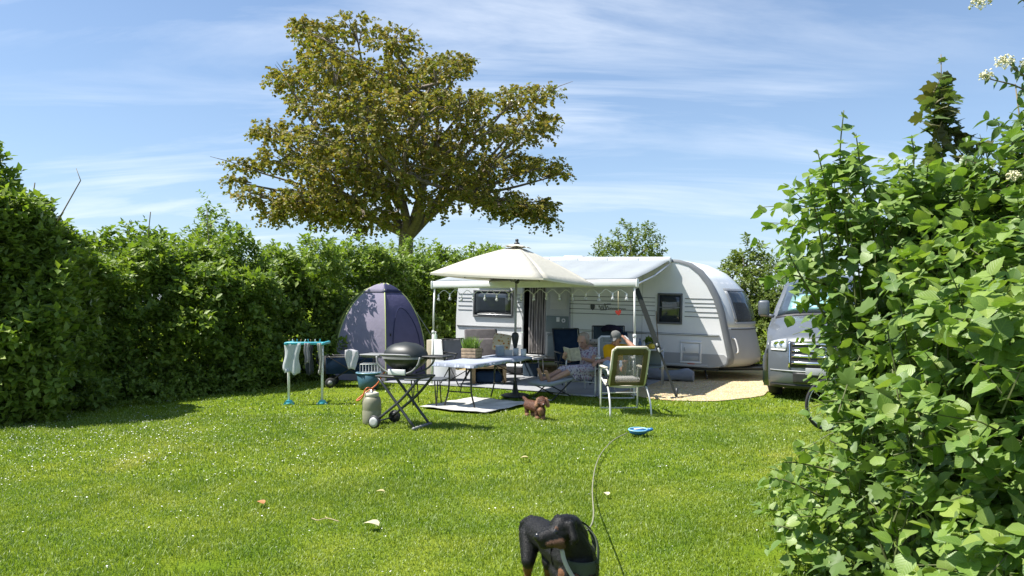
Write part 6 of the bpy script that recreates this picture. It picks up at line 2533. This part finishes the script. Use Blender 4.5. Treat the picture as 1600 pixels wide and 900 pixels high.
fuse('shirt', [(hipL.lerp(hipR, .5) + V3(0, 0, .03), .155, chest, .148, 0), (chest, .148, neck - V3(0, 0, .10), .118, 0), (shL, .082, shR, .082, 0), (shL, .080, shL.lerp(elL, .40), .072, 0), (shR, .080, shR.lerp(elR, .62), .074, 0)], [M_YEL], mn, .011, 3)
fuse('trousers', [(hipL, .130, hipR, .130, 0), (hipL, .115, kneeL, .088, 0), (hipR, .115, kneeR, .088, 0), (kneeL, .088, kneeL.lerp(ankL, .55), .076, 0), (kneeR, .088, kneeR.lerp(ankR, .55), .076, 0)], [M_JEANS], mn, .011, 3)

# ================================================================ DOGS
def fur(name, col, rough=.45):
    m = mat(name, col, rough, var=.30, scale=18, spec=.5)
    t = m.node_tree
    p = t.nodes['Principled BSDF']
    tc = nd(t, 'ShaderNodeTexCoord')
    mp2 = nd(t, 'ShaderNodeMapping')
    mp2.inputs['Scale'].default_value = (60, 60, 260)
    t.links.new(tc.outputs['Object'], mp2.inputs[0])
    n = nd(t, 'ShaderNodeTexNoise', Scale=1.6, Detail=4.0, Distortion=.4)
    t.links.new(mp2.outputs[0], n.inputs['Vector'])
    b_ = nd(t, 'ShaderNodeBump', Strength=.55, Distance=.006)
    t.links.new(n.outputs[0], b_.inputs['Height'])
    t.links.new(b_.outputs[0], p.inputs['Normal'])
    return m


M_FURB = fur('black_fur', (0.008, 0.008, 0.009), .48)
for _m in (M_FURB,):
    _m.node_tree.nodes['Principled BSDF'].inputs['Specular IOR Level'].default_value = .28
M_FURT = fur('tan_fur', (0.15, 0.062, 0.024), .7)
M_NOSE = mat('dog_nose', (0.012, 0.012, 0.013), .25)
def add_fur(o, n, length, w, skip):
    """short hairs lying over the skin, swept back and down"""
    me = o.data
    nf = len(me.polygons)
    C, NN, A, MI = np.zeros(nf * 3), np.zeros(nf * 3), np.zeros(nf), np.zeros(nf, int)
    me.polygons.foreach_get('center', C)
    me.polygons.foreach_get('normal', NN)
    me.polygons.foreach_get('area', A)
    me.polygons.foreach_get('material_index', MI)
    C, NN = C.reshape(-1, 3), NN.reshape(-1, 3)
    A = np.where(MI == skip, 0, A)
    i = RNG.choice(nf, n, p=A / A.sum())
    P = C[i] + RNG.normal(size=(n, 3)) * np.sqrt(A[i])[:, None] * .5
    nn_ = NN[i]
    flow = np.array([-.3, .75, -.75]) + RNG.normal(size=(n, 3)) * .35
    flow -= nn_ * np.einsum('ij,ij->i', flow, nn_)[:, None]
    D = unit(unit(flow) + nn_ * .42)
    X = unit(np.cross(D, nn_))
    L = length * RNG.uniform(.5, 1.3, n)[:, None]
    P = P - nn_ * .001
    V = np.stack([P - X * w, P + X * w, P + D * L], 1).reshape(-1, 3)
    return link('fur', mesh_np('fur', V, np.arange(n * 3).reshape(-1, 3), list(me.materials), None, MI[i]), o.parent, kind='stuff')


dg = thing('dog', 'large black and tan dog standing on the lawn with head turned aside', 'dog', (.25, 4.05, 0))
O = Vector(dg.location)
caps = []


DSC, DRS = 1.0, 1.0


def dt(p):
    return (.275 + (p[0] - .275) * DSC, 3.90 + (p[1] - 3.90) * DSC, p[2])


def dc(a, r0, c, r1, m=0):
    caps.append((L_(*dt(a)), r0 * DRS, L_(*dt(c)), r1 * DRS, m))


DSC, DRS = .80, .84


dc((.100, 4.30, .395), .092, (.215, 4.08, .390), .098)
dc((.215, 4.08, .375), .106, (.335, 3.87, .360), .128)
dc((.350, 3.86, .35), .130, (.375, 3.80, .285), .112)
dc((.28, 3.93, .27), .10, (.345, 3.85, .24), .095)
dc((.335, 3.88, .45), .098, (.310, 3.81, .530), .076)
dc((.35, 3.83, .40), .098, (.295, 3.77, .505), .074)
dc((.275, 3.745, .553), .070, (.245, 3.725, .556), .065)
dc((.255, 3.715, .528), .056, (.20, 3.695, .524), .047)
dc((.215, 3.700, .522), .053, (.120, 3.668, .508), .041)
dc((.215, 3.695, .490), .042, (.132, 3.668, .480), .034)
dc((.240, 3.657, .492), .024, (.155, 3.642, .488), .018, 3)           # tan cheek and lips
dc((.250, 3.668, .468), .022, (.215, 3.66, .474), .020, 3)
dc((.212, 3.659, .560), .007, (.208, 3.659, .561), .007, 3)            # eyebrow spot
dc((.205, 3.6525, .545), .010, (.203, 3.652, .545), .010, 2)            # eye
dc((.092, 3.660, .520), .024, (.085, 3.658, .515), .020, 2)            # nose
dc((.298, 3.668, .580), .022, (.322, 3.640, .510), .027)               # ear on the camera side
dc((.320, 3.640, .512), .025, (.312, 3.638, .486), .014)
dc((.225, 3.79, .585), .020, (.195, 3.80, .550), .020)                  # far ear
for s_, x0, y0_ in ((0, .285, 3.845), (1, .425, 3.800)):
    dc((x0 + .01, y0_ + .05, .31), .066, (x0, y0_ + .02, .19), .040)
    dc((x0, y0_ + .02, .19), .046, (x0, y0_, .05), .034, 0 if False else 1)
    dc((x0, y0_, .03), .036, (x0 - .01, y0_ - .05, .025), .030, 1)
dc((.335, 3.700, .300), .024, (.350, 3.697, .290), .024, 1)            # chest spots
dc((.262, 3.79, .30), .034, (.262, 3.79, .22), .032, 1)
dc((.430, 3.70, .290), .024, (.420, 3.697, .28), .024, 1)
for x0, y0_ in ((.045, 4.27), (.190, 4.25)):
    dc((x0 + .02, y0_ + .03, .365), .084, (x0, y0_ - .06, .245), .050)
    dc((x0, y0_ - .06, .235), .044, (x0, y0_ + .02, .185), .034)
    dc((x0, y0_ - .03, .205), .038, (x0, y0_ + .07, .140), .027, 1)
    dc((x0, y0_ + .075, .14), .025, (x0, y0_ + .05, .04), .024, 1)
    dc((x0, y0_ + .04, .03), .034, (x0, y0_ - .02, .025), .028, 1)
dc((.070, 4.37, .430), .038, (.015, 4.42, .400), .028)
dc((.015, 4.42, .400), .028, (-.005, 4.42, .365), .018)
add_fur(fuse('body', caps, [M_FURB, M_FURT, M_NOSE, fur('brown_cheek_fur', (0.075, 0.034, 0.016), .7)], dg, .0075, 3), 30000, .008, .0009, 2)
# harness
hs = thing('dog_harness', 'dark green chest harness with a pale strap and metal ring on the black dog', 'harness', (.36, 3.75, .32))
O = Vector(hs.location)
M_HARN = fabric('olive_webbing', (0.075, 0.090, 0.062), var=.12)
M_STRAP = fabric('pale_webbing', (0.42, 0.42, 0.38), var=.1)
b = MB()
rows = []
for i in range(7):
    f = i / 6
    row = []
    for j in range(9):
        g = -1 + 2 * j / 8
        a = g * 1.0
        x = .380 + .112 * math.sin(a) * (.9 + .1 * f)
        y = 3.805 - .117 * math.cos(a)
        z = .300 + .075 * f - .025 * (1 - g * g) * (1 - f)
        row.append(L_(*dt((x, y, z))))
    rows.append(row)
b.grid(rows, 0, (0, .008, 0))
b.build('chest_plate', M_HARN, hs)


def band(pts, w, m, name):
    pts = bez([L_(*dt(p)) for p in pts], 4)
    b_ = MB()
    rows_ = []
    for i, p in enumerate(pts):
        d = (pts[min(i + 1, len(pts) - 1)] - pts[max(i - 1, 0)]).normalized()
        n_ = (p + O - Vector((.34, 3.88, .38))).normalized()
        s = d.cross(n_).normalized() * w
        rows_.append([p - s, p + s])
    b_.grid(rows_, 0, (0, -.004, .001))
    return b_.build(name, m, hs)


band([(.245, 3.690, .445), (.258, 3.675, .40), (.285, 3.668, .35), (.325, 3.664, .300)], .012, M_STRAP, 'neck_strap')
band([(.475, 3.73, .36), (.485, 3.78, .42), (.470, 3.85, .475), (.41, 3.91, .515)], .013, M_HARN, 'shoulder_strap')
ring = []
for k in range(19):
    a = 2 * math.pi * k / 18
    ring.append((.325 + .150 * math.sin(a) + .01, 3.955 + .06 * math.sin(a), .375 + .152 * math.cos(a)))
band(ring, .014, M_HARN, 'girth_strap')
b = MB()
b.tube([L_(*dt((.335, 3.650, .290))) + V3(.020 * math.cos(a), 0, .020 * math.sin(a)) for a in [2 * math.pi * k / 14 for k in range(15)]], .004, 6)
b.build('ring', M_ALU, hs)

# lead with its handle on the grass
ld = thing('dog_lead', 'long pale dog lead running from the black dog over the lawn to its blue handle', 'dog lead', (1.0, 6.3, 0))
O = Vector(ld.location)
M_LEAD = mat('pale_cord', (0.22, 0.22, 0.15), .7, var=.2, scale=40)
lp = [(.375, 3.93, .505), (.420, 4.15, .41), (.50, 4.6, .32), (.585, 5.3, .19), (.655, 6.0, .09), (.72, 6.6, .055), (.83, 7.35, .05), (.98, 8.05, .05), (1.20, 8.75, .05), (1.44, 9.22, .055)]
b = MB()
b.tube(bez([L_(*p) for p in lp], 6), .0055, 6)
b.build('cord', M_LEAD, ld)
hc = L_(1.60, 9.25, .062)
M_BLUE = mat('blue_plastic', (0.012, 0.12, 0.30), .35, var=.08)
M_SKY = mat('light_blue_plastic', (0.20, 0.42, 0.55), .35, var=.05)
b = MB()
b.ell(hc + V3(-.02, 0, 0), (.115, .075, .042), 0, (0, 0, R(8)), 20, 12)
hnd = b.build('handle', M_BLUE, ld)
b = MB()
b.tube([hc + V3(-.02, 0, .012) + Vector((.118 * math.cos(a), .079 * math.sin(a), .014 + .010 * math.sin(a))) for a in [2 * math.pi * k / 24 for k in range(25)]], .011, 6)
b.build('rim', M_SKY, hnd)
b = MB()
b.tube(bez([hc + V3(.07, -.05, .02), hc + V3(.14, -.03, .03), hc + V3(.15, .02, .03), hc + V3(.08, .05, .02)], 4), .016, 8)
b.build('grip', M_BLUE, hnd)
b = MB()
b.tube([hc + V3(-.08, -.04, .037), hc + V3(.04, -.02, .042)], .010, 6)
b.build('button', M_WTUBE, hnd)

# the puppy
DSC, DRS = 1.0, .97
M_FURR = fur('red_brown_fur', (0.095, 0.032, 0.012), .6)
M_FURL = fur('light_brown_fur', (0.30, 0.15, 0.075), .6)
pu = thing('dog', 'small red brown long eared puppy walking on the lawn beside the rug', 'dog', (.36, 10.62, .02))
O = Vector(pu.location)
caps = []
dc((.245, 10.86, .175), .070, (.33, 10.68, .175), .075)
dc((.33, 10.68, .175), .078, (.385, 10.58, .175), .080)
dc((.385, 10.57, .19), .065, (.415, 10.53, .26), .052)
dc((.425, 10.52, .280), .058, (.428, 10.50, .275), .055)
dc((.432, 10.48, .262), .036, (.442, 10.405, .240), .023)
dc((.444, 10.392, .243), .013, (.445, 10.388, .243), .012, 2)
dc((.415, 10.452, .285), .009, (.415, 10.45, .285), .009, 2)
dc((.462, 10.456, .285), .009, (.462, 10.454, .285), .009, 2)
dc((.375, 10.52, .300), .020, (.352, 10.505, .215), .027, 1)
dc((.485, 10.52, .300), .020, (.508, 10.505, .215), .027, 1)
dc((.405, 10.50, .15), .045, (.41, 10.50, .12), .035, 1)
for x0, y0_ in ((.36, 10.56), (.44, 10.54), (.22, 10.86), (.30, 10.83)):
    dc((x0, y0_, .15), .036, (x0, y0_ - .005, .06), .026)
    dc((x0, y0_ - .005, .05), .025, (x0 + .003, y0_ - .025, .035), .024, 1)
dc((.225, 10.92, .22), .022, (.17, 10.99, .27), .012)
add_fur(fuse('body', caps, [M_FURR, M_FURL, M_NOSE], pu, .0065, 2), 14000, .024, .0022, 2)
b = MB()
b.tube([L_(.408, 10.535, .238) + V3(.058 * math.cos(a), .056 * math.sin(a) - .01, -.012 * math.sin(a)) for a in [2 * math.pi * k / 18 for k in range(19)]], .006, 5)
b.build('collar', M_BLACK, pu)

# ================================================================ VAN AND BICYCLE
M_VAN = mat('grey_blue_van_paint', (0.095, 0.108, 0.125), .40, metal=.15, var=.04, coat=.7)
M_WSC = mat('windscreen_glass', (0.055, 0.075, 0.10), .04, var=.2, spec=1.0)
M_CHR = mat('chrome', (0.72, 0.73, 0.74), .15, metal=1.0, var=.03)
M_LAMP = mat('headlamp_glass', (0.50, 0.53, 0.56), .06, metal=.3, var=.25, scale=30)
vn = thing('parked_van', 'grey blue van with chrome grille parked nose forward behind the leafy shrub', 'van', (5.13, 12.2, 0), R(-27))
VP = [(.06, .22), (-.03, .34), (-.05, .55), (-.02, .80), (.03, .96), (.10, 1.05), (.28, 1.14), (.62, 1.26), (1.02, 1.37), (1.10, 1.40), (1.42, 1.69), (1.76, 1.98), (1.90, 2.06), (2.2, 2.13), (3.2, 2.16), (5.0, 2.14), (5.12, 2.0), (5.14, .5), (5.12, .3)]


def vhw(y, z):
    w = .985 if y > .5 else .955 - .06 * (1 - sstep(y, -.05, .5))
    if z > 1.3:
        w -= .17 * sstep(z, 1.3, 2.15)
    return w


def vp(s, i, off=0.0):
    """point on the van skin: s across, i along the profile (float)"""
    i = max(0, min(len(VP) - 1.001, i))
    k = int(i)
    y = VP[k][0] + (VP[k + 1][0] - VP[k][0]) * (i - k)
    z = VP[k][1] + (VP[k + 1][1] - VP[k][1]) * (i - k)
    fr_ = 1 - sstep(y, .2, 1.9)
    y2 = y + .30 * fr_ * abs(s) ** 2.6
    zc = .045 * (1 - s * s) * (1 if z > .9 and y < 5 else 0) - .06 * abs(s) ** 6 * (1 if z > .95 else 0)
    d = Vector((s * vhw(y, z), y2, z + zc))
    k2 = VP[k + 1][0] - VP[k][0], VP[k + 1][1] - VP[k][1]
    l2 = math.hypot(*k2)
    return d + Vector((0, -k2[1] / l2, k2[0] / l2)) * off


SS = [-1, -.97, -.9, -.78, -.6, -.4, -.2, 0, .2, .4, .6, .78, .9, .97, 1]
b = MB()
idx_ = [i / 2 for i in range(2 * (len(VP) - 1) + 1)]
b.grid([[vp(s, i) for s in SS] for i in idx_])
for s in (-1, 1):
    edge = [vp(s, i) for i in idx_]
    rows = []
    for p in edge:
        x_low = s * .985
        rows.append([p, Vector((s * max(abs(p.x), .0) + s * .02 * (p.z > .9), p.y, min(p.z, 1.15))), Vector((x_low, p.y, min(p.z, .75))), Vector((x_low, p.y, .28))])
    b.grid(rows)
b.build('body', M_VAN, vn)


def vpatch(name, s0, s1, i0, i1, off, m, parent=None, n=10, k=6, th=.012):
    b_ = MB()
    b_.grid([[vp(s0 + (s1 - s0) * j / n, i0 + (i1 - i0) * q / k, off) for j in range(n + 1)] for q in range(k + 1)], 0, (0, th, 0))
    return b_.build(name, m, parent or vn)


ws = vpatch('windscreen', -.90, .90, 9.15, 11.9, .008, M_WSC)
b = MB()
for s in (-.5, .25):
    b.tube([vp(s, 9.1, .03), vp(s + .38, 9.9, .02)], .010, 5)
b.build('wiper', M_BLACK, ws)
b = MB()
b.grid([[vp(-.72 + .9 * j / 8, 9.3 + 1.0 * q / 4, .014) for j in range(9)] for q in range(5)], 0, (0, .004, 0))
b.build('windscreen_patch', mat('mottled_teal', (0.25, 0.45, 0.45), .3, metal=.4, var=.5, scale=7), ws)  # mottled teal patch laid over part of the windscreen
vpatch('scuttle', -.92, .92, 8.85, 9.12, .010, M_BLACK)
gl_ = bpy.data.objects.new('grille', None)
COL.objects.link(gl_)
gl_.parent = vn
vpatch('grille_back', -.58, .58, 2.15, 4.15, .010, M_BLACK, gl_)
for i in range(4):
    i0 = 2.35 + .45 * i
    vpatch('slat', -.55, .55, i0, i0 + .17, .030, M_CHR, gl_, 14, 2, .02)
for s0, s1 in ((-.61, -.575), (.575, .61)):
    vpatch('grille_frame', s0, s1, 2.1, 4.2, .024, M_CHR, gl_, 2, 6, .02)
# round emblem with a three pointed star
c_ = vp(0, 3.2, .06)
b = MB()
b.tube([c_ + V3(.085 * math.cos(a), 0, .085 * math.sin(a)) for a in [2 * math.pi * k / 24 for k in range(25)]], .009, 6)
for k in range(3):
    a = math.pi / 2 + k * 2 * math.pi / 3
    b.tube([c_, c_ + V3(.082 * math.cos(a), 0, .082 * math.sin(a))], [.016, .003], 6)
b.build('emblem', M_CHR, gl_)
for s in (-1, 1):
    h = vpatch('headlight', s * .64, s * .95, 3.35, 4.75, .012, M_LAMP, None, 8, 5)
    vpatch('running_light', s * .66, s * .95, 3.30, 3.42, .020, M_WTUBE, h, 8, 2)
    b = MB()
    for q in (.72, .83):
        p = vp(s * q, 3.95, .018)
        b.lathe([(0, .0), (.045, .002), (.055, .012), (.055, .0)], 14, p, 0, Matrix.Rotation(R(90), 4, 'X'))
    b.build('lens', M_CHR, h)
    mr = MB()
    mp0 = vp(s * .99, 9.4) + V3(s * .17, -.02, .10)
    mr.box(mp0, (.20, .12, .30), bev=.05, seg=3)
    mr.tube([mp0 + V3(-s * .05, .02, -.12), vp(s * .97, 9.2)], .035, 6)
    mr.build('wing_mirror', M_VAN, vn)
    for y in (.95, 4.1):
        wl = MB()
        wl.lathe([(0, -.11), (.20, -.12), (.31, -.09), (.335, -.02), (.335, .04), (.31, .11), (0, .11)], 26, (s * .87, y, .335), 0, Matrix.Rotation(R(90), 4, 'Y'))
        wo = wl.build('wheel', M_RUBBER, vn)
        rm = MB()
        rm.lathe([(0, .12), (.05, .125), (.19, .105), (.215, .125), (.22, .10)] if s > 0 else [(0, -.12), (.05, -.125), (.19, -.105), (.215, -.125), (.22, -.10)], 20, (s * .87, y, .335), 0, Matrix.Rotation(R(90), 4, 'Y'))
        rm.build('rim', M_ALU, wo)
vpatch('air_intake', -.52, .52, .85, 1.75, .012, M_BLACK)
vpatch('bumper_lip', -.97, .97, .15, .62, .022, M_BLACK, None, 16, 3)
vpatch('bumper_crease', -.96, .96, 1.82, 1.90, .012, M_GREYB, None, 16, 2)
b = MB()
p = vp(0, 1.9, .02)
b.box(p, (.52, .02, .115), bev=.004)
b.build('number_plate', mat('blank_plate', (0.30, 0.31, 0.32), .4), vn)

# bicycle half hidden by the shrub
M_BIKE = mat('cyan_bicycle_paint', (0.02, 0.26, 0.40), .3, coat=.5)
bi = thing('bicycle', 'cyan framed bicycle parked in front of the van, mostly hidden by the shrub', 'bicycle', (4.62, 9.75, 0), R(12))
for x in (-.50, .52):
    b = MB()
    b.tube([V3(x + .325 * math.cos(a), 0, .345 + .325 * math.sin(a)) for a in [2 * math.pi * k / 32 for k in range(33)]], .019, 6)
    w_ = b.build('wheel', M_RUBBER, bi)
    b = MB()
    b.tube([V3(x + .300 * math.cos(a), 0, .345 + .300 * math.sin(a)) for a in [2 * math.pi * k / 32 for k in range(33)]], .010, 6)
    for k in range(18):
        a = 2 * math.pi * k / 18
        b.tube([V3(x, .02 * (-1) ** k, .345), V3(x + .30 * math.cos(a), 0, .345 + .30 * math.sin(a))], .002, 3)
    b.lathe([(0, -.04), (.02, -.04), (.02, .04), (0, .04)], 8, (x, 0, .345), 0, Matrix.Rotation(R(90), 4, 'X'))
    b.build('rim', M_ALU, w_)
b = MB()
ST_, HB, BB = V3(.18, 0, .80), V3(-.34, 0, .82), V3(.08, 0, .30)
b.tube([HB, V3(-.31, 0, .70), BB], .021, 8)
b.tube([ST_, BB], .018, 8)
b.tube([ST_ - V3(.0, 0, .05), V3(-.33, 0, .78)], .016, 8)
b.tube([BB, V3(.52, .0, .345), ST_ - V3(0, 0, .06)], .011, 6)
b.build('frame', M_BIKE, bi)
b = MB()
b.tube([HB + V3(.01, 0, .02), V3(-.40, .05, .62), V3(-.50, .05, .345)], .013, 6)
b.tube([HB + V3(.01, 0, .02), V3(-.40, -.05, .62), V3(-.50, -.05, .345)], .013, 6)
b.build('fork', M_ALU, bi)
b = MB()
b.tube([HB, HB + V3(.04, 0, .14)], .014, 6)
b.tube(bez([HB + V3(.14, -.28, .16), HB + V3(.02, -.15, .15), HB + V3(.02, .15, .15), HB + V3(.14, .28, .16)], 4), .012, 6)
b.build('handlebar', M_BLACK, bi)
b = MB()
b.tube([ST_, ST_ + V3(.02, 0, .12)], .013, 6)
b.ell(ST_ + V3(.02, 0, .15), (.14, .065, .035), 0, None, 14, 8)
b.build('saddle', M_BLACK, bi)
b = MB()
b.lathe([(.0, -.006), (.09, -.006), (.09, .006), (0, .006)], 18, BB, 0, Matrix.Rotation(R(90), 4, 'X'))
b.tube([BB + V3(0, -.07, 0), BB + V3(.10, -.07, -.13), BB + V3(.10, -.14, -.13)], .009, 6)
b.tube([BB + V3(0, .07, 0), BB + V3(-.10, .07, .13), BB + V3(-.10, .14, .13)], .009, 6)
b.build('crank', M_BLACK, bi)
b = MB()
b.tube([(.42, -.03, .33), (.40, -.16, .01)], .009, 6)
b.build('kickstand', M_BLACK, bi)
